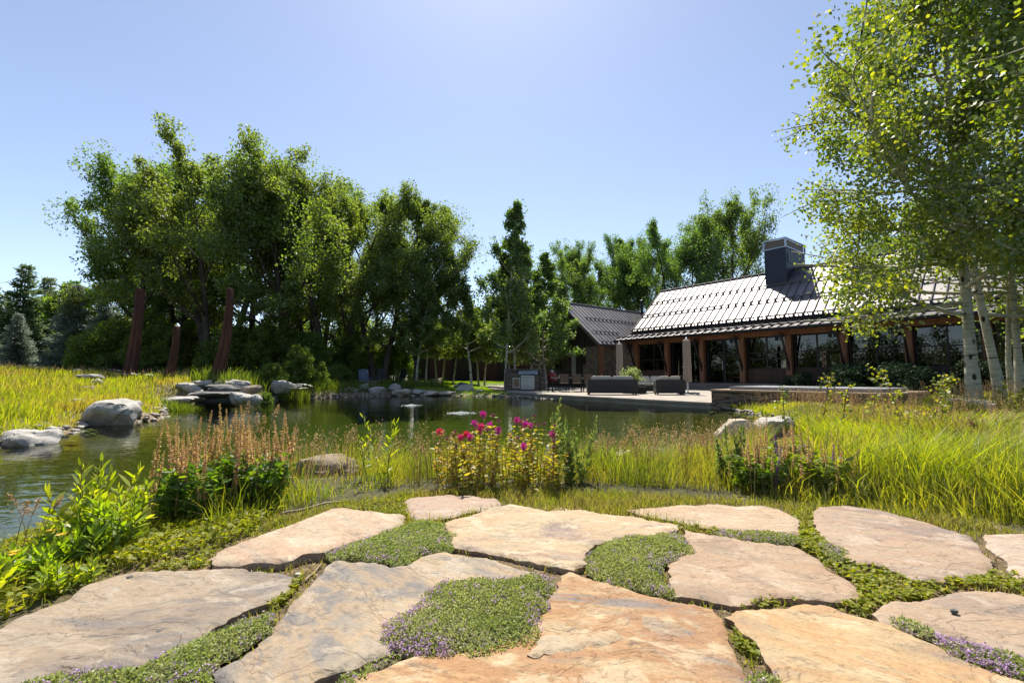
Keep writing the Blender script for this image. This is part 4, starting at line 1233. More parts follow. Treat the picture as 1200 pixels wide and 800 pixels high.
BR = [make_tree('understory_bush', 'dark bush between the tallest fin and the small fin', 'bush', gp(180, 26), *bu[0], M['bark'], M['under'], 0, .72, G_U, trunk='stems', crown_name='foliage'),
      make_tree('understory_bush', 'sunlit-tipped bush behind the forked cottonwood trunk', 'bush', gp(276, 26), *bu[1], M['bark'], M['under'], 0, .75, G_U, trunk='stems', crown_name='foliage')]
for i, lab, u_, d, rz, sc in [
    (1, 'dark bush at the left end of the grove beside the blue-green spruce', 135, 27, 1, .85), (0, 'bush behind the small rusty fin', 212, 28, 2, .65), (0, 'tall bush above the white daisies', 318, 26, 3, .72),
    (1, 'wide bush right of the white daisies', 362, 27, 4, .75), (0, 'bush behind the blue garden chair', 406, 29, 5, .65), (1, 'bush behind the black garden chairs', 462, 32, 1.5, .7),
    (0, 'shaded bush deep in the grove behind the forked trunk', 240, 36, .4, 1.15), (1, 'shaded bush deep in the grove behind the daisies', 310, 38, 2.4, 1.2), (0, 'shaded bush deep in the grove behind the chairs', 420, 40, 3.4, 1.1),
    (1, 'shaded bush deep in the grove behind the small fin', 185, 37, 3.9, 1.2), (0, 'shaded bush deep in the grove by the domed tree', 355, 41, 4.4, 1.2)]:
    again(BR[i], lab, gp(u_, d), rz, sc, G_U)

# ------------------------------------------------------------------ slim aspens on the lawn
m, nt, out = new_mat('aspen_bark')
p = N(nt, "BsdfPrincipled", i_Roughness=.75)
c = coords(nt, (1.6, 1.6, 14))
n1 = N(nt, "TexNoise", i_Scale=2.2, i_Detail=6); nt.links.new(c, n1.inputs['Vector'])
r1 = ramp(nt, [(.34, (.05, .045, .04)), (.40, (.42, .40, .33)), (.7, (.60, .58, .50))], n1.outputs[0])
n2 = N(nt, "TexVoronoi", i_Scale=1.0); nt.links.new(coords(nt, (5, 5, 2.6)), n2.inputs['Vector'])
r2 = ramp(nt, [(.14, (.04, .035, .03)), (.24, (1, 1, 1))], n2.outputs['Distance'])
n3 = N(nt, "TexNoise", i_Scale=2, i_Detail=4); nt.links.new(coords(nt, (1, 1, .4)), n3.inputs['Vector'])
r3 = ramp(nt, [(.35, (.72, .74, .62)), (.7, (1.1, 1.1, 1.05))], n3.outputs[0])
k = mixc(nt, 1, r1.outputs[0], r2.outputs[0], 'MULTIPLY'); k = mixc(nt, 1, k, r3.outputs[0], 'MULTIPLY')
nt.links.new(k, p.inputs['Base Color'])
b = N(nt, "Bump", i_Strength=.3, i_Distance=.01); nt.links.new(n1.outputs[0], b.inputs['Height']); nt.links.new(b.outputs[0], p.inputs['Normal'])
nt.links.new(p.outputs[0], out.inputs[0])
M['aspen_bark'] = m
conic = lambda f: (1.02 - f) ** .75 * .95 + .05
asp = []
for sd_, Ht, spr, f0 in ((61, 11.3, 2.5, .22), (62, 9.0, 1.8, .28), (63, 6.0, 1.6, .36)):
    tb_, cp_, cr_ = grow(sd_, Ht, spr, f0, 34, .55, (12, 62), 5, .5, .10, prof=conic, twl=.62, nper=6)
    asp.append((tb_, crown(sd_, cp_, cr_, 15000, .15, .75, 1.1, .3, 4, 1.2)))
G_A = 'slim aspens beyond the pond'
AR = [make_tree('aspen_tree', 'tallest slim aspen, standing just left of the grill island', 'tree', gp(592, 27.5), *asp[0], M['aspen_bark'], M['aspen_mid'], 0, (1.0, 1.0, 1.08), G_A),
      make_tree('aspen_tree', 'slim aspen with open top on the lawn behind the grey boulder', 'tree', gp(553, 29), *asp[1], M['aspen_bark'], M['aspen_mid'], 0, .98, G_A),
      make_tree('aspen_tree', 'small round-headed aspen on the lawn with a pale thin trunk', 'tree', gp(531, 36), *asp[2], M['aspen_bark'], M['aspen_mid'], 0, 1.0, G_A)]
for i, lab, u_, d, rz, sc in [
    (0, 'dense aspen behind the grill hood, second tallest of the row', 622, 31, 2.1, (1.12, 1.12, .96)),
    (0, 'dark dense aspen right beside the gable wing', 640, 33, 4.0, (1.15, 1.15, .88)),
    (1, 'aspen with a greyish trunk squeezed behind the tallest aspen', 604, 30, 1.0, (1.2, 1.2, 1.0)),
    (1, 'aspen standing where lawn meets the shaded grove', 488, 28.5, 2.0, (.95, .95, .8)),
    (2, 'small aspen on the lawn left of the brown boulder', 512, 35, 2.6, 1.0), (2, 'small aspen on the lawn right behind the brown boulder', 518, 37, .9, 1.0),
    (2, 'small aspen in front of the red-brown barn door', 562, 36, 4.1, 1.08), (2, 'small aspen further right in front of the red-brown barn door', 568, 38, 5.3, 1.05),
    (2, 'small aspen behind the left end of the grill island', 600, 35, 3.3, 1.15), (1, 'leafy aspen filling the gap between grill island and wing', 628, 36, 3.0, (1.4, 1.4, .8)),
    (1, 'dark aspen trunk on the lawn leaning slightly, nearest the shaded grove', 499, 31, 4.2, (.9, .9, .78))]:
    again(AR[i], lab, gp(u_, d), rz, sc, G_A)

# ------------------------------------------------------------------ the near aspens at the right
G_N = 'white-trunked aspens at the right'
def near_aspen(seed, label, u_, d, Ht, r0, spread, nleaf, f0, lean=(0, 0), az=None, nl=26):
    tb_, cp_, cr_ = grow(seed, Ht, spread, f0, nl, .35, (-8, 55), 8, .5, r0, lean=lean, prof=lambda f: (1.03 - f) ** .5 * (1.35 if int(f * 97) % 4 == 0 else .9), wob=.08, azrange=az, twl=.62, nper=8)
    # the crown's real outline: wind and pruning keep the left side clear of the chimney
    bx, by, _z = gp(u_, d)
    lim_v = [-400, 0, 60, 110, 165, 205, 235, 262, 300, 345, 385, 405, 430]; lim_u = [780, 905, 945, 975, 915, 985, 915, 975, 960, 955, 985, 1050, 1240]
    def out(p_): 
        q_ = project(p_[0] + bx, p_[1] + by, p_[2] + _z)
        return np.interp(q_[1], lim_v, lim_u) - q_[0]
    keep = np.array([out(p_) < 0 for p_ in cp_])
    cp_, cr_ = cp_[keep], cr_[keep]
    tubes2 = [tb_[0]]
    for tp_2, tr_2 in tb_[1:]:
        o_ = [out(p_) > 6 for p_ in tp_2]
        if any(o_):
            k_ = o_.index(True)
            if k_ < 2: continue
            tp_2, tr_2 = tp_2[:k_ + 1], tr_2[:k_ + 1]
        tubes2.append((tp_2, tr_2))
    tb_ = tubes2
    lv = crown(seed, cp_, cr_, int(nleaf * 1.35 * (.35 + .65 * keep.mean())), .075, .92, 1.0, .6, 6, .9)
    return make_tree('aspen_tree', label, 'tree', gp(u_, d), tb_, lv, M['aspen_bark'], M['aspen'], 0, 1, G_N)
near_aspen(71, 'thickest white aspen trunk, nearest the flat stone curb', 1138, 10.3, 13.5, .13, 3.6, 26000, .15, (-.03, 0), (2.3, 4.1, .5), 36)
near_aspen(72, 'aspen with a curved white trunk leaning left, second from the stone curb', 1172, 10.6, 12.5, .105, 3.2, 19000, .18, (-.09, 0), (2.4, 4.2, .3))
near_aspen(73, 'thinnest aspen trunk of the right-hand clump', 1183, 11.4, 11.0, .07, 2.6, 12000, .22, (-.03, .05))
near_aspen(74, 'white aspen trunk furthest right in the clump, tilted to the right', 1192, 10.8, 12.0, .09, 3.0, 14000, .2, (.05, 0))
near_aspen(75, 'aspen beyond the right edge whose long branches reach into the picture', 1365, 7.6, 11.5, .13, 3.3, 18000, .22, (-.05, -.02), (2.6, 3.6, .6), 30)

# ------------------------------------------------------------------ shrubs against the house, far woods
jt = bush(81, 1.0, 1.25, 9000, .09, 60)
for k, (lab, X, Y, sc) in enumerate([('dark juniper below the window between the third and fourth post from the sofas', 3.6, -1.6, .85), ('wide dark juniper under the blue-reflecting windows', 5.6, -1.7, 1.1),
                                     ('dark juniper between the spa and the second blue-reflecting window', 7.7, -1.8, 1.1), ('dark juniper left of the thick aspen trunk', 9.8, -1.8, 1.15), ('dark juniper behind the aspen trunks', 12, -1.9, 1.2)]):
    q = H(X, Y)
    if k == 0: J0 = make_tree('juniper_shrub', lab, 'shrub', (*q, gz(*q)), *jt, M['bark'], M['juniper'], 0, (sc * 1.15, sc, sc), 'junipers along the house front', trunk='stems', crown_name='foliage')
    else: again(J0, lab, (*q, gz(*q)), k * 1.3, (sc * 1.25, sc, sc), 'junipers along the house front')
rng = np.random.default_rng(5)
cps, crs = [], []
for k in range(260):
    a = 2 * np.pi * (k + rng.uniform(0, 1)) / 260
    D = rng.uniform(74, 96); Ht = rng.uniform(6, 12) if abs(a - np.pi / 2) > 1.2 else rng.uniform(5, 10)
    for j in range(16):
        f = rng.uniform(.05, 1)
        rr = 2.6 * math.sqrt(max(.03, 1 - f ** 1.6)) * rng.uniform(.2, 1)
        b_2 = rng.uniform(0, 6.28)
        x_, y_ = D * math.cos(a) + rr * math.cos(b_2), D * math.sin(a) + rr * math.sin(b_2)
        cps.append((x_, y_, .6 + Ht * f)); crs.append(rng.uniform(.6, 1.1))
lv = crown(6, np.array(cps), np.array(crs), 260000, .5, .6, 1.2, .3)
tag(link('far_woods', np_mesh('far_woods', *lv), M['distant']), 'distant woods closing the view all round the property', 'woods', kind='stuff')
# ================================================================== rocks
def rock_mesh(name, seed, size, cuts=7, sub=4, rough=.05):
    bm = bmesh.new()
    bmesh.ops.create_icosphere(bm, subdivisions=sub, radius=1)
    V = np.array([v.co[:] for v in bm.verts])
    rng = np.random.default_rng(seed)
    for k in range(cuts):
        n_ = unit(rng.normal(size=3)); h = rng.uniform(.55, .88)
        if k == 0: n_, h = unit(np.array([rng.normal() * .15, rng.normal() * .15, 1])), .62
        d = V @ n_ - h
        V = V - np.clip(d, 0, None)[:, None] * n_ * .9
    V = V + unit(V) * ((fbm(V[:, 0] * 1.6 + seed, V[:, 1] * 1.6 + V[:, 2] * 1.3, seed) - .5) * .5)[:, None]
    V = V + unit(V) * ((fbm(V[:, 0] * 6 + seed, V[:, 1] * 6 + V[:, 2] * 5, seed + 3, 5) - .5) * rough * 2.4)[:, None]
    V = V / np.abs(V).max(0) * np.array(size) / 2
    for v, q in zip(bm.verts, V): v.co = q
    me = bpy.data.meshes.new(name); bm.to_mesh(me); bm.free()
    me.polygons.foreach_set('use_smooth', [True] * len(me.polygons))
    me.set_sharp_from_angle(angle=math.radians(32))
    return me
def rockmat(name, cs, sc=6, lich=(.05, .05, .045)):
    m, nt, out = new_mat(name)
    p = N(nt, "BsdfPrincipled", i_Roughness=.85)
    c = coords(nt)
    n1 = N(nt, "TexNoise", i_Scale=sc, i_Detail=10, i_Roughness=.68); nt.links.new(c, n1.inputs['Vector'])
    r = ramp(nt, [(.3 + .4 * i / (len(cs) - 1), q) for i, q in enumerate(cs)], n1.outputs[0])
    n2 = N(nt, "TexNoise", i_Scale=sc * 5, i_Detail=8, i_Roughness=.75); nt.links.new(c, n2.inputs['Vector'])
    f = ramp(nt, [(.56, (0, 0, 0)), (.64, (.75, .75, .75))], n2.outputs[0])
    k = mixc(nt, f.outputs[0], r.outputs[0], lich)
    nt.links.new(k, p.inputs['Base Color'])
    b = N(nt, "Bump", i_Strength=.6, i_Distance=.03); nt.links.new(n2.outputs[0], b.inputs['Height']); nt.links.new(b.outputs[0], p.inputs['Normal'])
    nt.links.new(p.outputs[0], out.inputs[0])
    return m
m_rg = rockmat('granite_grey', [(.22, .205, .185), (.38, .36, .33), (.52, .49, .45)], lich=(.10, .095, .085))
m_rc = rockmat('granite_cream', [(.32, .27, .20), (.46, .40, .32), (.55, .49, .40)], 4, (.14, .12, .09))
m_rb = rockmat('granite_brown', [(.13, .10, .075), (.23, .18, .135), (.30, .25, .20)], 6)
m_rd = rockmat('granite_dark', [(.05, .05, .05), (.10, .10, .10), (.17, .165, .16)], 5)
def rock(label, u_, d, size, zc, mat, seed, rz=0.0, group=None, cuts=7, name='boulder', sub=4):
    x = (u_ - 600) / FPX * (d * 1.0)
    o = link(name, rock_mesh(name, seed, size, cuts, sub), mat)
    o.location = (x, d, zc); o.rotation_euler = (0, 0, rz)
    return tag(o, label, 'rock', group)
G1 = 'rocks along the left bank'
rock('large angular grey boulder at the water edge of the left meadow', 140, 9.5, (1.12, .95, .80), .02, m_rg, 3, 1.9, G1)
rock('low pale boulder half in the water, nearest on the left bank', 45, 6.75, (.74, .6, .46), -.13, m_rg, 9, .4, G1)
rock('small grey rock just left of the large angular boulder', 100, 10.8, (.72, .55, .42), .14, m_rg, 5, 1.0, G1)
rock('flat pale stone in the grass above the large boulder', 106, 13.2, (.55, .5, .26), .44, m_rg, 6, .3, G1)
rock('flat pale stone in the grass, topmost near the tallest fin', 108, 15.0, (.95, .6, .26), .78, m_rg, 7, .1, G1)
rock('small pale stone in the grass between the two flat stones', 116, 14.0, (.5, .45, .28), .60, m_rg, 8, .9, G1)
rock('fist-sized stone at the water line near the left picture edge', 8, 6.75, (.16, .14, .12), -.10, m_rg, 10, .9, G1, sub=3)
# waterfall ledges
G2 = 'rocks of the dry waterfall below the rusty fins'
for lab, u_, d, sz, z, mt, sd_, rz in [
    ('rounded grey rock in the middle of the waterfall pile, largest there', 224, 15.7, (1.15, .9, .70), .34, m_rg, 21, .3),
    ('flat dark slab across the middle of the waterfall', 252, 15.2, (2.1, 1.0, .24), .22, m_rd, 22, .05),
    ('long dark upper slab at the top of the waterfall', 262, 16.0, (1.9, .9, .26), .42, m_rd, 23, -.1),
    ('blocky pale rock at the right foot of the waterfall', 301, 14.9, (.52, .5, .50), .06, m_rg, 24, .2),
    ('pale square-faced rock second from the right at the waterfall foot', 283, 14.9, (.80, .6, .46), .10, m_rg, 25, -.2),
    ('grey ledge rock at the left foot of the waterfall', 213, 14.5, (1.1, .7, .40), .06, m_rg, 26, .15),
    ('rounded pale rock on top of the waterfall at the right fin', 279, 16.6, (.95, .7, .55), .50, m_rg, 27, 1.1),
    ('dark wet rock between the small fin and the middle of the waterfall', 205, 15.8, (.8, .6, .45), .38, m_rd, 28, .6),
    ('low rock left of the waterfall beside the bright grass tuft', 190, 15.2, (.7, .6, .36), .30, m_rg, 29, .9),
    ('dark recessed rock in the shade under the waterfall slab', 250, 15.5, (2.0, .7, .42), -.05, m_rd, 30, 0),
    ('small rock at the top right end of the waterfall', 296, 15.6, (.7, .5, .35), .34, m_rb, 33, .5),
    ('broken grey rock left of the middle waterfall slab, under the rounded one', 232, 15.0, (.6, .5, .34), .14, m_rg, 38, .7), ('dark jagged rock between the upper and middle waterfall slabs', 262, 15.5, (.9, .5, .3), .32, m_rd, 39, .4), ('pale jagged rock at the left end of the upper waterfall slab', 240, 16.3, (.6, .5, .45), .50, m_rg, 40, .9), ('small pale rock lying before the right fin', 262, 16.6, (.5, .4, .3), .56, m_rc, 41, .2),
    ('small pale stone at the foot of the small fin', 184, 16.2, (.5, .4, .3), .52, m_rg, 34, .2),
    ('pale stone by the tallest fin base', 172, 16.2, (.65, .4, .3), .52, m_rg, 35, .7)]:
    rock(lab, u_, d, sz, z, mt, sd_, rz, G2, cuts=9)
rock('pointed grey rock below the white daisies', 332, 18.5, (.85, .6, .6), .36, m_rg, 36, .4)
# far bank
G3 = 'rocks lining the far bank'
fb = [('dark low rock at the left end of the far bank row', 394, 22.8, (.9, .7, .45), m_rd), ('pale rock, second in the far bank row', 407, 22.9, (1.0, .7, .6), m_rg), ('rounded rock in the far bank row below the brown low table', 419, 23.0, (.8, .6, .55), m_rg),
      ('taller pale rock in the far bank row below the blue chair', 427, 23.4, (.7, .6, .8), m_rg), ('long grey rock in the far bank row below the black chairs', 441, 23.1, (1.3, .8, .6), m_rg),
      ('small upright rock in the middle of the far bank row', 463, 24.0, (.7, .6, .75), m_rg), ('flat pale rock in the middle of the far bank row', 474, 23.6, (1.5, .8, .45), m_rc), ('flat grey rock in the far bank row left of the lawn', 492, 24.2, (1.6, .9, .4), m_rg),
      ('cream flat rock at the water line below the lawn', 505, 23.4, (1.2, .7, .3), m_rc), ('cream flat rock lying next to the grey boulder at the lawn edge', 524, 23.8, (1.3, .8, .28), m_rc), ('low dark slab before the patio corner', 561, 25.2, (1.2, .7, .3), m_rd), ('pale block at the left end of the patio edge', 562, 24.3, (.55, .5, .35), m_rc)]
for k, (lab, u_, d, sz, mt) in enumerate(fb):
    rock(lab, u_, d, sz, -.16 + sz[2] * .35, mt, 60 + k, k * .7, G3, sub=3)
rock('grey boulder at the edge of the lawn beside the slim aspen', 545, 24.6, (1.05, .8, .75), .10, m_rg, 80, .5)
rock('dark flat-topped block on the lawn behind the grey boulder', 541, 27.5, (1.15, .7, .6), .22, m_rd, 81, .1)
rock('round brown boulder alone on the lawn', 513, 31, (1.0, .8, .8), .38, m_rb, 82, .8)
# near rocks
rock('brownish boulder in the grass at the near shore, left of the flowers', 391, 4.15, (.64, .45, .40), -.045, m_rb, 90, .1)
rock('cream rounded boulder on the right shore, left one of the touching pair', 858, 7.0, (.72, .6, .56), -.02, m_rc, 91, .4)
rock('grey fissured boulder on the right shore, right one of the touching pair', 902, 6.8, (.82, .62, .60), .0, m_rg, 92, 1.2)
rock('cream flat rock half hidden by the tall green stalks', 653, 5.2, (.44, .32, .30), -.07, m_rc, 93, .2)
rock('small pale rock at the water line in the seeding grass right of centre', 728, 5.6, (.26, .2, .16), -.14, m_rc, 94, .2)
rock('small pale rock in the shore grass, nearer than its neighbour at the water line', 722, 5.0, (.22, .16, .14), -.13, m_rg, 95, .9)
# long flat stone curb by the aspens
o = link('stone_curb', slab_mesh('stone_curb', np.array([on_z(1088, 464.5, .30)[:2], on_z(1112, 463, .30)[:2], on_z(1140, 466, .30)[:2], on_z(1168, 471, .30)[:2], on_z(1166, 475, .30)[:2], on_z(1135, 470, .30)[:2], on_z(1100, 467, .30)[:2]]), .32, .12, 97, grid=.06), m_rc)
tag(o, 'long pale flat stone curb lying at the foot of the thick aspen', 'stone')
# pebbles along the water line
rng = np.random.default_rng(8)
pp = []
for a_, b_2 in zip(POND, np.roll(POND, -1, 0)):
    L = np.hypot(*(b_2 - a_)); k = int(min(L, 6) * 26)
    if k: pp.append(a_ + (b_2 - a_) * rng.uniform(0, 1, (k, 1)) + rng.normal(size=(k, 2)) * .12)
pp = np.concatenate(pp)
hpp = toH(pp)
pp = pp[~inside(PATIO, pp)]
zz = ground_z(pp)
base = np.array([v.co[:] for v in (lambda bm: (bmesh.ops.create_icosphere(bm, subdivisions=1, radius=1), bm)[1])(bmesh.new()).verts])
bm = bmesh.new(); bmesh.ops.create_icosphere(bm, subdivisions=1, radius=1)
base = np.array([v.co[:] for v in bm.verts]); bf = np.array([[v.index for v in f_.verts] for f_ in bm.faces]); bm.free()
sz = rng.uniform(.015, .055, len(pp)) * (1 + .6 * (np.hypot(*pp.T) > 10))
V = pp.shape[0]
vv = (base[None] * (1 + rng.uniform(-.25, .25, (V, len(base), 1))) * sz[:, None, None] * np.array([1.2, 1, .6])) + np.column_stack([pp, zz + sz * .3])[:, None]
ff = (bf[None] + (np.arange(V) * len(base))[:, None, None]).reshape(-1, 3)
m_peb = leafmat('pebble_mix', [(.14, .12, .10), (.28, .25, .21), (.42, .38, .33), (.22, .15, .11)], 0.0, None, gloss=.03)
tag(link('shore_gravel', np_mesh('shore_gravel', vv.reshape(-1, 3), [ff]), m_peb), 'pebbles strewn along the water line', 'gravel', kind='stuff')

# ================================================================== rusty steel fins
m_rust = surf('corten_steel', [(.035, .013, .008), (.075, .026, .013), (.13, .048, .022)], 4, .8, .0, bump=.5, stretch=(1, 1, .35))
G_F = 'curved rusty steel fins'
def fin(label, u_top, v_top, u_base, d, wbase, wtop, name='steel_fin'):
    v_b = 445
    x0 = (u_base - 600) / FPX * d; z0 = gz(x0, d) - .15
    top = at_d(u_top, v_top, d)
    t = thing(name, label, 'sculpture', (x0, d, z0), 0, G_F)
    hx_, hz_ = top[0] - x0, top[2] - z0
    k = 14; left, right = [], []
    for i in range(k + 1):
        f = i / k
        cx_ = hx_ * (1 - (1 - f) ** 2.6) * 1.0
        w_ = wbase + (wtop - wbase) * f ** .55
        if i == 0: w_ *= 1.05
        left.append((cx_ - w_ / 2, hz_ * f)); right.append((cx_ + w_ / 2, hz_ * f + (.0 if i < k else -.05)))
    mb = MB(); mb.prism(left + right[::-1], 1, -.11, .11)
    mb.build('curved_plate', m_rust, t, bevel=.012)
    rb = MB()
    for i in range(k):
        a, b = left[i], left[i + 1]; c_, d_2 = right[i], right[i + 1]
        rb.bar(((a[0] + c_[0]) / 2, -.125, (a[1] + c_[1]) / 2), ((b[0] + d_2[0]) / 2, -.125, (b[1] + d_2[1]) / 2), .03, .02)
    rb.build('welded_rib', m_rust, t)
    return t
fin('tallest rusty steel fin, the left one, curving outward at its foot', 164.5, 337, 150, 17.2, .54, .20)
fin('smallest and slimmest rusty steel fin, between the other two', 207.5, 381, 196, 16.6, .36, .10)
fin('rusty steel fin on the right, with a wide foot sweeping left', 270, 337, 252, 17.2, .62, .14)

# ================================================================== patio furniture
m_wick, _nt, _o = None, None, None
def wicker(name, c1, c2):
    m, nt, out = new_mat(name)
    p = N(nt, "BsdfPrincipled", i_Roughness=.6)
    t = N(nt, "TexCoord")
    w1 = N(nt, "TexWave", wave_type='BANDS', bands_direction='Z', i_Scale=16, i_Distortion=.3); nt.links.new(t.outputs['Object'], w1.inputs['Vector'])
    w2 = N(nt, "TexWave", wave_type='BANDS', bands_direction='X', i_Scale=9, i_Distortion=.3); nt.links.new(t.outputs['Object'], w2.inputs['Vector'])
    mu = N(nt, "Math", operation='MULTIPLY'); nt.links.new(w1.outputs['Fac'], mu.inputs[0]); nt.links.new(w2.outputs['Fac'], mu.inputs[1])
    r = ramp(nt, [(0, c1), (1, c2)], mu.outputs[0]); nt.links.new(r.outputs[0], p.inputs['Base Color'])
    b = N(nt, "Bump", i_Strength=.6, i_Distance=.01); nt.links.new(mu.outputs[0], b.inputs['Height']); nt.links.new(b.outputs[0], p.inputs['Normal'])
    nt.links.new(p.outputs[0], out.inputs[0])
    return m
m_wick = wicker('dark_wicker', (.010, .010, .010), (.028, .027, .027))
m_brw = wicker('brown_mesh', (.06, .04, .028), (.13, .09, .06))
m_cush = surf('grey_cushion', [(.34, .33, .31), (.43, .42, .39)], 8, .9, bump=.1)
m_cush2 = surf('beige_cushion', [(.40, .36, .30), (.48, .43, .37)], 8, .9, bump=.1)
m_white = surf('white_cloth', [(.60, .59, .57), (.70, .69, .67)], 6, .85, bump=.1)
m_steel = surf('stainless', [(.30, .30, .30), (.40, .40, .40)], 2, .32, .95, bump=.03)
m_tbl = surf('table_top', [(.22, .21, .20), (.30, .29, .28)], 3, .35, bump=.05)
m_canvas = surf('tan_canvas', [(.27, .21, .165), (.35, .28, .22)], 4, .9, bump=.25, stretch=(6, 6, .6))
def sofa(label, loc, rz, W, seats, arms=(1, 1), cm=None, name='sofa', group=None, depth=.86):
    """faces -Y locally; back at +Y"""
    cm = cm or m_cush
    t = thing(name, label, 'sofa', loc, rz, group)
    b = lambda mb, nm, mt, bev=.012, par=None: mb.build(nm, mt, par or t, bev)
    b(MB().b2((-W / 2, -depth / 2, .08), (W / 2, depth / 2, .34)), 'base', m_wick)
    b(MB().b2((-W / 2, depth / 2 - .12, .343), (W / 2, depth / 2, .66)), 'backrest', m_wick)
    for sgn, has in zip((-1, 1), arms):
        if has: b(MB().b2((sgn * (W / 2 - .12) - .12 * (sgn > 0) * 0 - (.0 if sgn > 0 else .0) if False else min(sgn * W / 2, sgn * (W / 2 - .14)), -depth / 2, .343), (max(sgn * W / 2, sgn * (W / 2 - .14)), depth / 2 - .123, .60)), 'arm', m_wick)
    for sx in (-1, 1):
        for sy in (-1, 1):
            b(MB().b2((sx * (W / 2 - .08) - .03, sy * (depth / 2 - .08) - .03, 0), (sx * (W / 2 - .08) + .03, sy * (depth / 2 - .08) + .03, .078)), 'leg', m_black, 0)
    a0 = -W / 2 + (.16 if arms[0] else .02); a1 = W / 2 - (.16 if arms[1] else .02)
    for k in range(seats):
        x0 = a0 + (a1 - a0) * k / seats + .01; x1 = a0 + (a1 - a0) * (k + 1) / seats - .01
        b(MB().b2((x0, -depth / 2 + .02, .345), (x1, depth / 2 - .30, .49)), 'seat_cushion', cm, .045)
        b(MB().box(((x0 + x1) / 2, depth / 2 - .21, .60), (x1 - x0, .16, .44), rx=-.14), 'back_cushion', cm, .055)
    return t
def patio_pt(u_, d): return ((u_ - 600) / FPX * d, d, .0)
G_S = 'dark wicker lounge set on the patio'
# camera-facing backs: local +Y must point to the camera -> rz = pi
sofa('long dark wicker sofa seen from behind, left of the lounge set', patio_pt(716, 20.2), math.pi - .10, 2.15, 2, (1, 1), m_cush, group=G_S)
sofa('short dark wicker sofa seen from behind, nearest the closed umbrella on its cross stand', patio_pt(783, 20.2), math.pi - .16, 1.22, 2, (1, 1), m_cush2, group=G_S)
sofa('grey-cushioned sofa facing the pond at the back of the lounge set', patio_pt(762, 22.6), -.12, 1.75, 2, (1, 1), m_cush, group=G_S)
t = thing('side_table', 'small low dark wicker table between the two sofa backs', 'table', patio_pt(751, 20.8), -.1)
MB().b2((-.20, -.2, .30), (.20, .2, .33)).build('table_top', m_black, t, bevel=.008)
MB().b2((-.19, -.19, .04), (.19, .19, .297)).build('wicker_base', m_wick, t, bevel=.01)
t = thing('coffee_table', 'low coffee table in the middle of the lounge set holding the green plant', 'table', patio_pt(741, 21.9), -.1)
MB().b2((-.55, -.3, .40), (.55, .3, .45)).build('table_top', m_tbl, t, bevel=.01)
for sx in (-.48, .48):
    for sy in (-.24, .24): MB().b2((sx - .03, sy - .03, 0), (sx + .03, sy + .03, .397)).build('leg', m_black, t)
t = thing('potted_plant', 'light green leafy plant in a low pot on the coffee table', 'potted plant', (*patio_pt(740, 21.9)[:2], .452), 0)
MB().lathe([(.11, 0), (.17, .03), (.19, .2), (.20, .22), (.17, .22), (.16, .19)], n=18).build('pot', m_rb, t, smooth=True)
rng = np.random.default_rng(12)
cpz = np.column_stack([rng.normal(size=(60, 2)) * .26, rng.uniform(.2, .72, 60)])
tv, tf = tubes_np([(np.array([[0, 0, .15], q * [.6, .6, .7], q]), [.008, .006, .003]) for q in cpz[:30]], 4)
link('stems', np_mesh('stems', tv, tf), M['stem'], t)
link('foliage', np_mesh('foliage', *crown(3, cpz, np.full(60, .07), 900, .10, .7, 1, .2)), leafmat('pale_leaf', [(.16, .24, .06), (.28, .36, .14), (.36, .42, .22)], .4, (1.3, 1.3, .7)), t)

def umbrella(label, loc, htop, hbot, r, base=True, lean=0):
    t = thing('patio_umbrella', label, 'umbrella', loc, HA, 'closed tan patio umbrellas')
    MB().tube([(0, 0, .06), (0, 0, htop + .1)], .03, 12).build('pole', m_galv, t, smooth=True)
    n_ = 16; vs, fs = [], []
    lv = [(hbot, .9), (hbot + .1, 1.0), (hbot + (htop - hbot) * .45, .95), (hbot + (htop - hbot) * .8, .92), (htop - .06, .85), (htop + .02, .35)]
    for z, s_2 in lv:
        for k in range(n_ * 2):
            a = math.pi * k / n_
            q = r * s_2 * (1.0 if k % 4 < 2 else .80) * (1 + .04 * math.sin(k * 3 + z * 5))
            vs.append((q * math.cos(a), q * math.sin(a), z))
    m_ = n_ * 2
    for i in range(len(lv) - 1):
        for k in range(m_): fs.append((i * m_ + k, i * m_ + (k + 1) % m_, (i + 1) * m_ + (k + 1) % m_, (i + 1) * m_ + k))
    fs.append(tuple(range(m_ - 1, -1, -1))); fs.append(tuple((len(lv) - 1) * m_ + k for k in range(m_)))
    MB().add(vs, fs).build('folded_canopy', m_canvas, t, smooth=False)
    MB().lathe([(r * .99, -.03), (r * 1.03, 0), (r * .99, .03)], (0, 0, hbot + (htop - hbot) * .35), 20).build('tie_strap', m_canvas, t)
    cb = MB().b2((-.55, -.05, .02), (.55, .05, .10)).b2((-.05, -.55, .022), (.05, -.053, .098)).b2((-.05, .053, .022), (.05, .55, .098))
    for e in ((-.5, 0), (.5, 0), (0, -.5), (0, .5)): cb.lathe([(.06, -.0), (.06, .02)], (e[0], e[1], 0), 10)
    cb.build('cross_base', m_galv, t, bevel=.006)
    return t
umbrella('closed tan patio umbrella at the corner of the porch, behind the long sofa', patio_pt(726, 25.0), 2.62, .30, .20)
umbrella('closed tan patio umbrella on a cross stand right of the sofas', patio_pt(805, 20.6), 2.48, .55, .19)

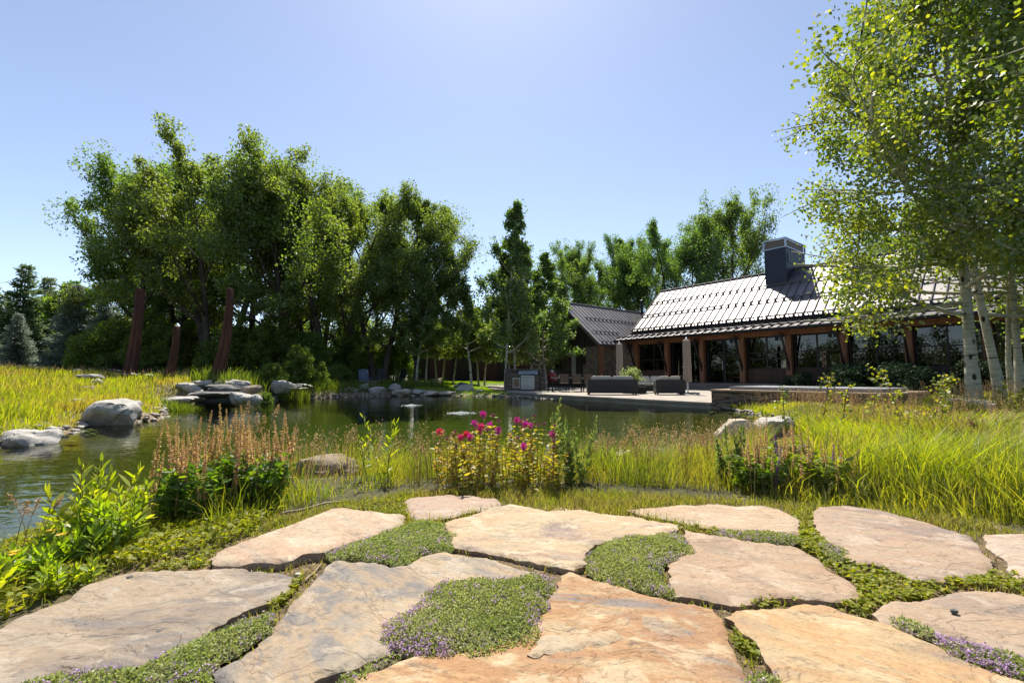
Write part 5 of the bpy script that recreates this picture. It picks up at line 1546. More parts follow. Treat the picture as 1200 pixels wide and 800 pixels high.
# dining set
DT = patio_pt(669, 24.6)
t = thing('dining_table', 'long grey-topped outdoor dining table beside the grill island', 'table', DT, -.1)
MB().b2((-1.1, -.5, .71), (1.1, .5, .75)).build('table_top', m_tbl, t, bevel=.01)
for sx in (-1, 1):
    for sy in (-.4, .4): MB().b2((sx - .03, sy - .03, 0), (sx + .03, sy + .03, .707)).build('leg', m_black, t)
def chair(label, loc, rz):
    t = thing('dining_chair', label, 'chair', loc, rz, 'brown mesh dining chairs')
    MB().b2((-.23, -.22, .43), (.23, .22, .46)).build('seat', m_brw, t, bevel=.008)
    MB().box((0, .22, .70), (.44, .025, .42), rx=-.12).build('backrest', m_brw, t, bevel=.008)
    for sx in (-.23, .23):
        MB().tube([(sx, -.20, 0), (sx, -.20, .64), (sx, .20, .66)], .016, 6).build('arm', m_black, t)
        MB().tube([(sx, .22, 0), (sx, .20, .46), (sx, .26, .92)], .016, 6).build('rear_leg', m_black, t)
    return t
c0 = chair('brown mesh dining chair with its back to the pond, nearest the wicker sofa', (DT[0] + .80, DT[1] - .75, 0), math.pi - .1)
for lab, dx, dy, rz in [('brown mesh dining chair with its back to the pond, middle of the near side', .18, -.78, math.pi - .1), ('brown mesh dining chair back to the pond, near side, next to the grill', -.45, -.72, math.pi - .1),
                        ('brown mesh dining chair at the grill end of the table', -1.45, 0, math.pi / 2), ('brown mesh dining chair at the house end of the table', 1.45, .1, -math.pi / 2),
                        ('brown mesh dining chair on the far side, left of the table middle', -.4, .8, 0), ('brown mesh dining chair on the far side, right of the table middle', .5, .8, 0)]:
    again(c0, lab, (DT[0] + dx, DT[1] + dy, 0), rz, 1, 'brown mesh dining chairs')
# grill island
G0 = (.37, 26.9, 0)
t = thing('grill_island', 'stone-clad outdoor kitchen island with a raised back wall', 'outdoor kitchen', G0, -.03)
g = lambda mb, nm, mt, bev=.01, par=None: mb.build(nm, mt, par or t, bev)
g(MB().b2((-.78, -.4, -.1), (.16, .42, .90)), 'stone_body', m_bbq)
g(MB().b2((-.78, .423, -.1), (1.58, .75, 1.20)), 'back_wall', m_bbq)
g(MB().b2((-.80, .40, 1.203), (1.62, .78, 1.25)), 'cap', m_step)
g(MB().b2((-.82, -.44, .903), (.16, .42, .945)), 'counter', m_step)
g(MB().b2((.95, -.4, -.1), (1.58, .42, .84)), 'stone_body', m_bbq)
fd = g(MB().b2((-.32, -.425, .14), (.12, -.403, .72)), 'fridge_door', m_steel, .005)
g(MB().b2((-.28, -.428, .20), (.08, -.4265, .66)), 'door_panel', surf('bronze_glass', [(.14, .10, .06), (.22, .16, .10)], 2, .25, .6, bump=0), 0, fd)
t = thing('gas_grill', 'built-in stainless steel gas grill with domed hood in the island', 'grill', (G0[0] + .55, G0[1], 0), -.03)
g = lambda mb, nm, mt, bev=.01, par=None, sm=False: mb.build(nm, mt, par or t, bev, sm)
g(MB().b2((-.385, -.45, .05), (.395, .38, .86)), 'body', m_steel)
arc = [(-.36 + .0, .865)] + [(-.40 + .36 * (1 - math.cos(a)), .865 + .36 * math.sin(a)) for a in np.linspace(.15, math.pi / 2, 8)] + [(.36, 1.225), (.36, .865)]
hd = g(MB().prism(arc, 0, -.52, .58), 'hood', m_steel, .008)
g(MB().tube([(-.4, -.44, .98), (.46, -.44, .98)], .016, 8), 'hood_handle', m_steel, 0, hd)
g(MB().b2((-.38, -.50, .70), (.39, -.452, .84)), 'control_panel', m_steel)
for k in range(5): g(MB().tube([(-.28 + .14 * k, -.503, .77), (-.28 + .14 * k, -.54, .77)], .028, 10), 'knob', m_black, 0)
g(MB().b2((-.33, -.47, .08), (-.005, -.453, .64)), 'door', m_steel, .005); g(MB().b2((.005, -.47, .08), (.34, -.453, .64)), 'door', m_steel, .005)
# kamado grill
t = thing('kamado_grill', 'red egg-shaped ceramic grill on a dark stand behind the dining table', 'grill', patio_pt(647, 27.4), 0, scale=.85)
m_kam = surf('red_ceramic', [(.15, .014, .01), (.22, .022, .015)], 6, .35, bump=.05)
MB().lathe([(.10, .50), (.24, .56), (.33, .72), (.35, .88)], n=24).build('bowl', m_kam, t, smooth=True)
ld = MB().lathe([(.35, .90), (.34, 1.02), (.27, 1.16), (.14, 1.24), (.08, 1.25)], n=24).build('lid', m_kam, t, smooth=True)
MB().lathe([(.08, 1.25), (.09, 1.27), (.09, 1.36), (.05, 1.39)], n=14).build('vent_cap', m_white, ld, smooth=True)
MB().lathe([(.355, .875), (.365, .89), (.355, .905)], n=24).build('band', m_black, t)
stn = MB()
for k in range(4):
    a = math.pi / 4 + k * math.pi / 2
    stn.tube([(.34 * math.cos(a), .34 * math.sin(a), 0), (.28 * math.cos(a), .28 * math.sin(a), .62)], .02, 6)
stn.lathe([(.28, .40), (.30, .42), (.28, .44)], n=16); stn.build('stand', m_black, t)
for k in (-1, 1): MB().b2((k * .46 - .12, -.2, .84), (k * .46 + .12, .2, .865)).build('side_shelf', m_wood, t, bevel=.005)
# things by the wall
t = thing('armchair', 'low armchair with a white pillow by the stone wall of the wing', 'chair', patio_pt(692, 29.5), -.6)
MB().b2((-.34, -.34, .1), (.34, .34, .42)).build('seat', m_wick, t, bevel=.02); MB().b2((-.34, .25, .423), (.34, .37, .80)).build('backrest', m_wick, t, bevel=.02)
MB().box((0, .12, .66), (.52, .16, .42), rx=-.3).build('pillow', m_white, t, bevel=.06)
for k in (-1, 1): MB().b2((k * .36 - .05, -.34, .1), (k * .36 + .05, .245, .58)).build('arm', m_wick, t, bevel=.015)
t = thing('barrel', 'wooden barrel with pale metal hoops standing beside the cedar post of the wing', 'barrel', patio_pt(702, 29.2), 0)
MB().lathe([(.24, 0), (.30, .22), (.31, .36), (.30, .5), (.25, .72), (.22, .72), (.20, .69)], n=22).build('staves', m_rb, t, smooth=True)
for z, r_ in ((.16, .292), (.54, .297)): MB().lathe([(r_, -.03), (r_ + .006, 0), (r_ - .004, .03)], (0, 0, z), 22).build('hoop', m_galv, t)
t = thing('flower_pot', 'terracotta pot against the rubble stone wall', 'pot', patio_pt(709, 29.4), 0)
MB().lathe([(.15, 0), (.23, .42), (.26, .42), (.26, .50), (.22, .50), (.20, .44)], n=20).build('pot', surf('terracotta', [(.22, .08, .04), (.30, .12, .06)], 5, .8), t, smooth=True)
MB().lathe([(.2, .42), (.01, .46)], n=16).build('soil', m_dark, t)
t = thing('wood_crate', 'small light wooden crate at the end of the dining table', 'crate', (DT[0] - .45, DT[1] + .1, .752), .2)
MB().b2((-.16, -.1, 0), (.16, .1, .03)).b2((-.16, -.1, .032), (.16, -.08, .14)).b2((-.16, .08, .032), (.16, .1, .14)).b2((-.16, -.078, .032), (-.14, .078, .14)).b2((.14, -.078, .032), (.16, .078, .14)).build('crate_body', m_rc, t)
# adirondack chairs on the far bank
m_blue = surf('blue_paint', [(.05, .08, .14), (.08, .12, .19)], 3, .6, bump=.05)
def adirondack(label, u_, d, rz, mat):
    x = (u_ - 600) / FPX * d
    t = thing('garden_chair', label, 'chair', (x, d, gz(x, d)), rz, 'slatted garden chairs on the far bank')
    for k in range(5): MB().box((-.22 + .11 * k, .30, .66), (.095, .025, .80 + .06 * (2 - abs(k - 2))), rx=-.35).build('back_slat', mat, t)
    sm = MB()
    for k in range(5): sm.box((0, -.32 + .12 * k, .38 - .035 * k), (.56, .10, .025), rx=-.26)
    sm.build('seat', mat, t)
    for k in (-1, 1):
        MB().b2((k * .34 - .07, -.42, .58), (k * .34 + .07, .34, .605)).build('arm', mat, t)
        MB().b2((k * .32 - .02, -.38, 0), (k * .32 + .02, -.26, .577)).build('leg', mat, t)
        MB().bar((k * .29, -.3, .36), (k * .29, .62, .04), .03, .12).build('rear_leg', mat, t)
    return t
adirondack('blue-painted garden chair on the far bank, left of the black ones', 428, 25.2, .5, m_blue)
adirondack('black garden chair on the far bank, upright, in the middle of the three', 446, 25.5, .1, m_black)
adirondack('black garden chair on the far bank turned toward the lawn, right one', 467, 26, -.7, m_black)
t = thing('fire_table', 'low brown square fire table between the garden chairs', 'table', gp(437, 24.9), .3)
MB().b2((-.4, -.4, .0), (.4, .4, .36)).build('body', m_rb, t, bevel=.01); MB().b2((-.45, -.45, .363), (.45, .45, .41)).build('table_top', m_step, t, bevel=.01)

# bubbling jets in the pond
m_foam = leafmat('foam_drops', [(.70, .74, .74), (.85, .88, .88)], .3, None, gloss=.12)
def bubbler(label, u_, v_, w_, seed):
    q = on_z(u_, v_, WZ)
    rng = np.random.default_rng(seed)
    k = 420
    a = rng.uniform(0, 6.28, k); r_ = w_ * np.abs(rng.normal(0, .5, k))
    pos = np.column_stack([r_ * np.cos(a), r_ * np.sin(a), .001 + .035 * np.exp(-(r_ / (w_ * .35)) ** 2) * rng.uniform(.1, 1.2, k)])
    s_2 = rng.uniform(.004, .013, k)
    vv = base[None] * s_2[:, None, None] * np.array([1.5, 1.5, .7]) + pos[:, None]
    ff = (bf[None] + (np.arange(k) * len(base))[:, None, None]).reshape(-1, 3)
    t = thing('water_jet', label, 'water jet', q, 0, 'bubbling jets in the pond')
    o = link('foam', np_mesh('foam', vv.reshape(-1, 3), [ff]), m_foam, t)
    o['kind'] = 'stuff'
bubbler('larger white bubbling jet in mid pond, right behind the pink flowers', 540, 484, .40, 1)
bubbler('smaller bubbling jet in the pond, further left and further off', 482, 475, .30, 2)
# ================================================================== grasses (uncountable)
def fg(u_, v_, z=-.03):
    q = on_z(u_, v_, z)
    return (q[0], q[1], gz(q[0], q[1]))
def not_in(P, polys):
    k = np.ones(len(P), bool)
    for q in polys: k &= ~inside(q, P)
    return k
def stuff(name, label, cat, parts, mat):
    return tag(link(name, np_mesh(name, *merge(parts)), mat), label, cat, kind='stuff')
rng = np.random.default_rng(101)
SPA = np.array([P_R, P_R + hx * 4.4, P_R + hx * 4.4 + hy * 3, P_R + hy * 3])
def dens_pick(P, rng):
    """thin out with distance"""
    d = np.hypot(P[:, 0], P[:, 1])
    return rng.uniform(size=len(P)) < np.clip((4.2 / np.maximum(d, 4.2)) ** 1.15, .05, 1)
# right meadow
Pm = sample_poly(rng, MEADOW_R, 620000)
Pm = Pm[dens_pick(Pm, rng)]
Pm = Pm[not_in(Pm, [SPA] + STONE_POLY) & (sdist(POND, Pm) > .06)]
cl = fbm(Pm[:, 0] * 1.3, Pm[:, 1] * 1.3, 61)
Pm = Pm[rng.uniform(size=len(Pm)) < .35 + 1.3 * np.clip(cl - .25, 0, 1)]
d = np.hypot(*Pm.T)
fe = np.clip(sdist(FRONT, Pm) / .35, .25, 1)
hh = (.10 + .36 * rng.uniform(0, 1, len(Pm)) ** 1.5) * fe * (.65 + .8 * fbm(Pm[:, 0] * .9, Pm[:, 1] * .9, 62)) * np.clip(1.15 - d * .05, .5, 1)
zm = ground_z(Pm)
uu = 600 + FPX * Pm[:, 0] / Pm[:, 1]
wd = np.clip(1 - np.abs(uu - 882) / 75, 0, 1) * (Pm[:, 1] < 7.2)
cap = np.maximum(.05, EYE - .150 * Pm[:, 1] - zm)
hh = np.where(wd > .15, np.minimum(hh, cap * (1.3 - .3 * wd)), hh)
SAGE = np.array([fg(u_, v_)[:2] for u_, v_ in ((222, 606), (302, 592), (262, 586), (888, 576), (952, 578), (925, 560), (372, 566), (390, 566), (408, 566), (364, 574), (382, 575), (400, 575), (416, 573), (376, 560), (402, 560), (358, 562), (653, 556), (640, 556))])
hh *= np.clip((np.hypot(Pm[:, None, 0] - SAGE[None, :, 0], Pm[:, None, 1] - SAGE[None, :, 1]).min(1) - .06) / .2, .15, 1)
meadow_parts = [blades(rng, Pm, zm - .01, hh, (.0030 + .0009 * d) * np.where(rng.uniform(size=len(Pm)) < .18, 2.1, .95), .5, .55, np.column_stack([(fbm(Pm[:, 0] * .8, Pm[:, 1] * .8, 91) - .42) * 1.6, (fbm(Pm[:, 0] * .8, Pm[:, 1] * .8, 92) - .5) * 1.2]))]
stuff('meadow_grass', 'tall yellow-green meadow grass between the terrace and the aspens', 'grass', meadow_parts, M['meadow'])
# dry seed stalks through both meadows
def seedstalks(P_, hmin, hmax, seed, w):
    rg = np.random.default_rng(seed)
    n_ = len(P_); z_ = ground_z(P_); h_ = rg.uniform(hmin, hmax, n_)
    parts = [blades(rg, P_, z_, h_, w, .3, .3, (.05, -.02))]
    az_ = rg.uniform(0, 6.28, n_)
    off = np.column_stack([np.cos(az_), np.sin(az_)]) * (h_ * .18)[:, None] + np.array([.05, -.02]) * h_[:, None]
    pos, ax_ = [], []
    for k in range(9):
        f_ = .72 + .30 * k / 9
        pos.append(np.column_stack([P_ + off * f_, z_ + h_ * f_]) + rg.normal(size=(n_, 3)) * .010)
        ax_.append(rg.normal(size=(n_, 3)) * .5 + np.array([0, 0, 1]))
    # the stalk itself, leaning the same way as its head
    s_v = np.stack([np.column_stack([P_ - [w / 2, 0], z_]), np.column_stack([P_ + [w / 2, 0], z_]), np.column_stack([P_ + off, z_ + h_])], 1).reshape(-1, 3)
    parts = [(s_v, [np.arange(n_ * 3).reshape(n_, 3)])]
    parts.append(leaves(rg, np.concatenate(pos), .016 + w * 1.2, .38, 0, 4, axis=np.concatenate(ax_)))
    return parts
q = sample_poly(rng, MEADOW_R, 5200)
q = q[not_in(q, [SPA] + STONE_POLY) & (sdist(POND, q) > .1) & (sdist(FRONT, q) > .25)]
dq = np.hypot(*q.T)
q = q[(rng.uniform(size=len(q)) < np.clip(.12 + (dq - 4) * .07, .1, .8)) & ~((np.abs(600 + FPX * q[:, 0] / q[:, 1] - 875) < 75) & (dq < 7.5))]
stuff('seeding_grass', 'dry pinkish seed stalks through the right meadow', 'grass', seedstalks(q, .30, .55, 41, .004), M['seed'])
q = sample_poly(rng, MEADOW_L, 5000)
q = q[sdist(POND, q) > .4]
stuff('seeding_grass', 'dry pinkish seed stalks through the left bank meadow', 'grass', seedstalks(q, .28, .48, 42, .008), M['seed'])
# left meadow
Pl = sample_poly(rng, MEADOW_L, 330000)
dl = np.hypot(*Pl.T)
Pl = Pl[rng.uniform(size=len(Pl)) < np.clip((9.0 / dl) ** 1.3, .1, 1)]
Pl = Pl[sdist(POND, Pl) > .08]
d = np.hypot(*Pl.T)
hh = rng.uniform(.14, .36, len(Pl)) * (.6 + .8 * fbm(Pl[:, 0] * .7, Pl[:, 1] * .7, 63)) * np.clip(sdist(POND, Pl) / .8, .45, 1)
stuff('meadow_grass', 'bright yellow-green grass on the sloping left bank', 'grass', [blades(rng, Pl, ground_z(Pl) - .01, hh, .004 + .0011 * d, .4, .5, (.06, 0))], M['meadow'])
# near shore strip, between stones and water
SHORE = np.array(list(gpoly([(250, 628), (330, 600), (400, 580), (480, 569), (600, 566), (700, 568), (800, 573), (885, 578)], -.02)) + wpx([(900, 522), (850, 535), (800, 546), (720, 553), (620, 556), (520, 557), (420, 560), (320, 565), (235, 574)]))
Ps = sample_poly(rng, SHORE, 34000)
bl = np.exp(-((Ps[:, 0] + .25) / .55) ** 2 - ((Ps[:, 1] - 3.3) / .35) ** 2)
Ps = Ps[rng.uniform(size=len(Ps)) < (.30 + 1.2 * np.clip(fbm(Ps[:, 0] * 2, Ps[:, 1] * 2, 64) - .22, 0, 1)) * (1 - .9 * bl)]
hs = (.06 + .34 * rng.uniform(0, 1, len(Ps)) ** 1.7) * (.35 + 1.25 * fbm(Ps[:, 0] * 2.2, Ps[:, 1] * 2.2, 65)) * np.clip(sdist(FRONT, Ps) / .25, .3, 1)
hs *= np.clip((np.hypot(Ps[:, None, 0] - SAGE[None, :, 0], Ps[:, None, 1] - SAGE[None, :, 1]).min(1) - .06) / .2, .15, 1)
stuff('shore_grass', 'thin grass along the near shore behind the flagstones', 'grass', [blades(rng, Ps, ground_z(Ps) - .01, hs, .0040, .55, .6, np.column_stack([(fbm(Ps[:, 0] * 1.6, Ps[:, 1] * 1.6, 93) - .45) * 1.4, (fbm(Ps[:, 0] * 1.6, Ps[:, 1] * 1.6, 94) - .5)]))], M['shore'])
LEFTB = np.array(list(gpoly([(-60, 760), (0, 728), (60, 700), (120, 668), (245, 645), (300, 618), (330, 600)], -.02)) + wpx([(320, 566), (235, 573), (150, 584), (80, 602), (30, 630), (-60, 680)]))
Pw = sample_poly(rng, LEFTB, 9000)
Pw = Pw[not_in(Pw, STONE_POLY) & (sdist(POND, Pw) > .0)]
Pw = Pw[rng.uniform(size=len(Pw)) < .25 + 1.2 * np.clip(fbm(Pw[:, 0] * 4, Pw[:, 1] * 4, 68) - .3, 0, 1)]
zw = ground_z(Pw)
wk = [blades(rng, Pw, zw - .01, rng.uniform(.03, .13, len(Pw)), .004, .6, .6)]
az = rng.uniform(0, 6.28, len(Pw))
for k in range(3):
    ax = unit(np.column_stack([np.cos(az + 2.1 * k), np.sin(az + 2.1 * k), rng.uniform(-.2, .6, len(Pw))]))
    wk.append(leaves(rng, np.column_stack([Pw + rng.normal(size=Pw.shape) * .01, zw + rng.uniform(.005, .06, len(Pw))]), .028, .5, 0, 6, axis=ax, fold=.06, upn=1.5))
stuff('bank_weeds', 'low leafy weeds covering the left bank between stones and water', 'ground cover', wk, M['clover'])
q = sample_poly(rng, SHORE, 520)
q = q[(sdist(POND, q) > .03) & (sdist(FRONT, q) > .28) & (np.abs(600 + FPX * q[:, 0] / q[:, 1] - 580) > 75)]
stuff('seeding_grass', 'tan seed stalks standing in the near shore grass', 'grass', seedstalks(q, .24, .46, 43, .0028), M['seed'])
# grass tufts at the water line: left tuft beside the boulder, banks below the grove
TU = [((-10.0, 14.1), .55, 900, .45), ((-9.6, 13.4), .35, 500, .4)]
tp_ = []
for (x_, y_), R_, n_, h_ in TU:
    q = np.array([x_, y_]) + rng.normal(size=(n_, 2)) * R_ * .5
    tp_.append(blades(rng, q, ground_z(q), rng.uniform(.5, 1, n_) * h_, .018, .5, .6))
BANK = np.array([(-11.2, 16.6), (-9.6, 16.0), (-8.0, 17.2), (-9.0, 20.2), (-8.0, 22.2), (-5.6, 24.6), (-3.5, 26.5), (-6, 29), (-12, 26), (-16, 25), (-15, 19)])
q = sample_poly(rng, BANK, 15000)
q = q[sdist(POND, q) > .1]
tp_.append(blades(rng, q, ground_z(q), rng.uniform(.15, .65, len(q)) * (.5 + fbm(q[:, 0] * .8, q[:, 1] * .8, 66)), .026, .4, .5))
stuff('bank_grass', 'rough green bank growth below the shaded grove', 'grass', tp_, M['bank'])
# lawn
q = sample_poly(rng, LAWN, 60000)
stuff('lawn_grass', 'mown bright green lawn under the slim aspens', 'grass', [blades(rng, q, ground_z(q), rng.uniform(.04, .09, len(q)), .022, .5, .3)], M['lawn'])

# ------------------------------------------------------------------ ground cover between the stones
G = sample_poly(rng, FRONT, 480000)
G = G[(G[:, 1] > .75) & (np.abs(G[:, 0]) < 1.6 * G[:, 1] + .8)]
G = G[not_in(G, STONE_POLY)]
near_edge = np.min(np.stack([sdist(s_, G) for s_ in STONE_POLY]), 0)
nz_ = fbm(G[:, 0] * 3.2, G[:, 1] * 3.2, 71)
# turf blades
q = G[(rng.uniform(size=len(G)) < .14 + 1.2 * np.clip(nz_ - .38, 0, 1) + .5 * (G[:, 1] > 2.45) + .4 * (np.abs(G[:, 0]) > 1.15 * G[:, 1] + .1))]
h_ = rng.uniform(.012, .045, len(q)) * (.5 + 1.0 * fbm(q[:, 0] * 4, q[:, 1] * 4, 72)) + .05 * (q[:, 1] > 2.5) * rng.uniform(0, 1, len(q))
turf = stuff('turf', 'short mossy turf and weeds in the joints between the flagstones', 'ground cover', [blades(rng, q, ground_z(q) - .004, h_, .0042, .7, .6)], M['turf'])
# dry litter
q = G[rng.uniform(size=len(G)) < .10]
ax = unit(rng.normal(size=(len(q), 3)) * np.array([1, 1, .25]))
stuff('dry_litter', 'dry brown bits and twigs on the soil between the stones', 'litter', [leaves(rng, np.column_stack([q, ground_z(q) + rng.uniform(.001, .012, len(q))]), .016, .3, 0, 4, axis=ax)], M['litter'])
# clover
CLV = [E_([(150, 110), (240, 130), (240, 200), (285, 240), (350, 300), (420, 330), (520, 350), (620, 385), (700, 393), (860, 385), (945, 375), (1010, 378), (1150, 400), (1150, 450), (1067, 442), (950, 430), (830, 425), (700, 465), (560, 480), (500, 500), (480, 540), (400, 520), (330, 490), (400, 470), (420, 420), (380, 390), (310, 350), (250, 300), (180, 262), (190, 220)]),
       D_([(690, 500), (760, 480), (880, 462), (985, 465), (980, 490), (850, 505), (740, 515)]), D_([(720, 600), (770, 620), (850, 680), (845, 710), (790, 700), (740, 650)]),
       E_([(320, 480), (400, 470), (480, 520), (440, 540), (350, 510)]), D_([(500, 190), (600, 185), (720, 225), (600, 215), (520, 210)]),
       C_([(0, 100), (120, 75), (180, 90), (215, 150), (170, 150), (0, 120)]), A_([(560, 360), (820, 345), (800, 320), (900, 240), (1100, 160), (1195, 130), (1100, 170), (640, 330), (500, 360)]), A_([(1020, 490), (1080, 470), (1160, 400), (1195, 380), (1120, 480), (1060, 520)]),
       B_([(600, 100), (850, 90), (860, 150), (700, 130), (600, 118)])]
cp_ = []
for px_ in CLV:
    pl = gpoly(px_, -.02)
    a = abs(np.sum(pl[:, 0] * np.roll(pl[:, 1], -1) - pl[:, 1] * np.roll(pl[:, 0], -1))) / 2
    n_ = int(a * 15000)
    if n_ < 5: continue
    cp_.append(sample_poly(rng, pl, n_))
cp_ = np.concatenate(cp_)
cp_ = cp_[np.min(np.stack([sdist(s_, cp_) for s_ in STONE_POLY]), 0) > -.02]
cp_ = cp_[rng.uniform(size=len(cp_)) < .2 + 1.9 * np.clip(fbm(cp_[:, 0] * 6, cp_[:, 1] * 6, 75) - .33, 0, 1)]
tri, n_ = [], len(cp_)
z0 = ground_z(cp_) + rng.uniform(.004, .028, n_)
az = rng.uniform(0, 6.28, n_)
for k in range(3):
    a = az + k * 2.094
    ax = unit(np.column_stack([np.cos(a), np.sin(a), rng.normal(0, .35, n_) + .1]))
    tri.append(leaves(rng, np.column_stack([cp_, z0]), .0125, .95, 0, 6, axis=ax, fold=.06, upn=2.5))
tri.append(blades(rng, cp_, z0 - .035, .036, .0014, .1, .1))
stuff('clover', 'green clover leaves filling the joints at the right of the terrace', 'ground cover', tri, M['clover'])

# ------------------------------------------------------------------ creeping thyme mats
m_woody = surf('woody_thyme', [(.07, .055, .03), (.11, .10, .045), (.12, .13, .05)], 30, .95, bump=.6, bscale=90, bdist=.01)
def thyme(label, px_, hmax, seed, edge_fl=1.0, nfl=260, dens=90000):
    poly = smooth_poly(gpoly(px_, .005), 1)
    rng = np.random.default_rng(seed)
    c_ = poly.mean(0)
    t = thing('creeping_thyme', label, 'thyme mat', (*c_, 0), 0, 'creeping thyme mats on the terrace')
    a = abs(np.sum(poly[:, 0] * np.roll(poly[:, 1], -1) - poly[:, 1] * np.roll(poly[:, 0], -1))) / 2
    B = jagged(poly, .012, .030)
    def hgt(P):
        e = np.clip(-sdist(B, P) / .07, 0, 1) ** .6
        return e * hmax * .40 * (.25 + .9 * fbm(P[:, 0] * 9, P[:, 1] * 9, seed)) - .012 * (1 - e)
    gsp = .02
    lo, hi = B.min(0), B.max(0)
    g = np.stack(np.meshgrid(np.arange(lo[0], hi[0], gsp), np.arange(lo[1], hi[1], gsp)), -1).reshape(-1, 2)
    g = g[sdist(B, g) < -gsp * .5]
    nb = len(B)
    v2, _, tris, *_r = delaunay_2d_cdt([Vector(q) for q in np.concatenate([B, g])], [(i, (i + 1) % nb) for i in range(nb)], [list(range(nb))], 1, 1e-6)
    V = np.array([tuple(q) for q in v2])
    mound = (np.column_stack([V, hgt(V) - .006 + .004]), [np.array([list(q) for q in tris if len(q) == 3])])
    n_ = int(a * dens)
    P_ = sample_poly(rng, B + (B - c_) * .015, n_)
    P_ = P_[rng.uniform(size=n_) < .35 + 1.5 * np.clip(fbm(P_[:, 0] * 11, P_[:, 1] * 11, seed + 9) - .30, 0, 1)]; n_ = len(P_)
    z = hgt(P_) + rng.uniform(-.004, .009, n_) + .004
    pos = np.column_stack([P_ - c_, z])
    ax = unit(rng.normal(size=(n_, 3)) + np.array([0, 0, .45]))
    lv = leaves(rng, pos, .0095, .62, 0, 4, axis=ax, fold=.1, upn=1.3)
    mv, mf = mound; mv = mv - np.array([c_[0], c_[1], 0])
    mo = link('woody_mat', np_mesh('woody_mat', mv, mf, True), m_woody, t)
    link('foliage', np_mesh('foliage', *lv), M['thyme'], t)
    # blossom heads, thicker near the rim and in patches
    Q = sample_poly(rng, B, nfl * 8)
    e = -sdist(B, Q)
    pr = (.12 + edge_fl * np.exp(-(e / .04) ** 2)) * np.clip(fbm(Q[:, 0] * 7, Q[:, 1] * 7, seed + 5) - .32, .02, 1) ** 1.6
    # more blossom on the sunny front and left rims
    pr *= .7 + .8 * np.clip((c_[1] - Q[:, 1]) / .3 + .4, 0, 1)
    Q = Q[rng.choice(len(Q), min(nfl, len(Q) - 1), False, p=pr / pr.sum())]
    hz_ = hgt(Q) + rng.uniform(.006, .018, len(Q))
    k = 8
    pp_ = np.repeat(np.column_stack([Q - c_, hz_]), k, 0) + rng.normal(size=(len(Q) * k, 3)) * .0045
    fl_ = leaves(rng, pp_, .0062, .8, -.3, 4)
    o = link('blossom', np_mesh('blossom', *fl_), M['thyme_flower'], t)
    o['kind'] = 'stuff'
    return t
thyme('round thyme mat with purple blossom lying over the grey and orange flagstones, biggest one', C_([(340, 405), (430, 400), (530, 390), (600, 395), (700, 380), (770, 395), (775, 425), (720, 460), (755, 500), (735, 560), (715, 610), (680, 640), (600, 670), (500, 685), (400, 690), (270, 710), (200, 690), (140, 670), (110, 660), (120, 610), (110, 560), (180, 500), (230, 480), (290, 450)]), .050, 201, 1.3, 330)
thyme('thyme mat between the pink-tipped and slate-grey flagstones, left of the cream one', C_([(100, 215), (180, 180), (250, 160), (330, 165), (355, 200), (360, 265), (300, 295), (200, 315), (150, 335), (60, 330)]) + B_([(667, 310), (560, 300), (540, 285), (620, 260), (700, 240), (770, 210)]), .035, 202, 1, 110)
thyme('thyme mat in two lobes between the cream and the smooth tan flagstones', D_([(150, 290), (200, 250), (300, 225), (400, 220), (500, 210), (545, 240), (570, 275), (520, 320), (460, 330), (480, 400), (530, 460), (450, 465), (360, 435), (280, 410), (200, 380), (140, 350), (190, 340)]), .045, 203, 1, 140)
thyme('strip of grey-green thyme running down the right side of the big weathered flagstone', A_([(60, 830), (180, 765), (340, 740), (480, 735), (640, 710), (700, 660), (820, 600), (1000, 530), (1090, 520), (1105, 545), (1060, 590), (1000, 640), (900, 690), (850, 740), (880, 830)]), .035, 204, .8, 80)
thyme('narrow strip of thyme with dense purple blossom at the lower right', E_([(570, 555), (640, 570), (720, 590), (800, 620), (900, 650), (1000, 690), (1130, 730), (1130, 790), (1000, 760), (930, 740), (830, 710), (770, 670), (720, 620), (640, 590)]), .045, 205, 1.5, 170)
thyme('small grey-green thyme cushion by the corner of the golden flagstone', D_([(760, 770), (830, 735), (900, 760), (920, 800), (900, 850), (790, 850)]), .04, 206, .3, 14)
thyme('thin line of thyme with blossom at the back of the smooth tan flagstone', D_([(600, 200), (700, 205), (820, 195), (900, 212), (985, 220), (1000, 250), (900, 248), (800, 240), (700, 225)]), .025, 207, 1, 60, 70000)
thyme('small tuft of thyme hugging the left tip of the broad pinkish flagstone', E_([(270, 250), (310, 255), (355, 275), (360, 300), (330, 310), (290, 280)]), .025, 208, 1, 24)
thyme('thin tail of thyme reaching from the round mat to the bottom edge', C_([(120, 665), (190, 690), (120, 715), (50, 752), (-20, 785), (-60, 790), (0, 745), (60, 705)]), .025, 209, .2, 10)

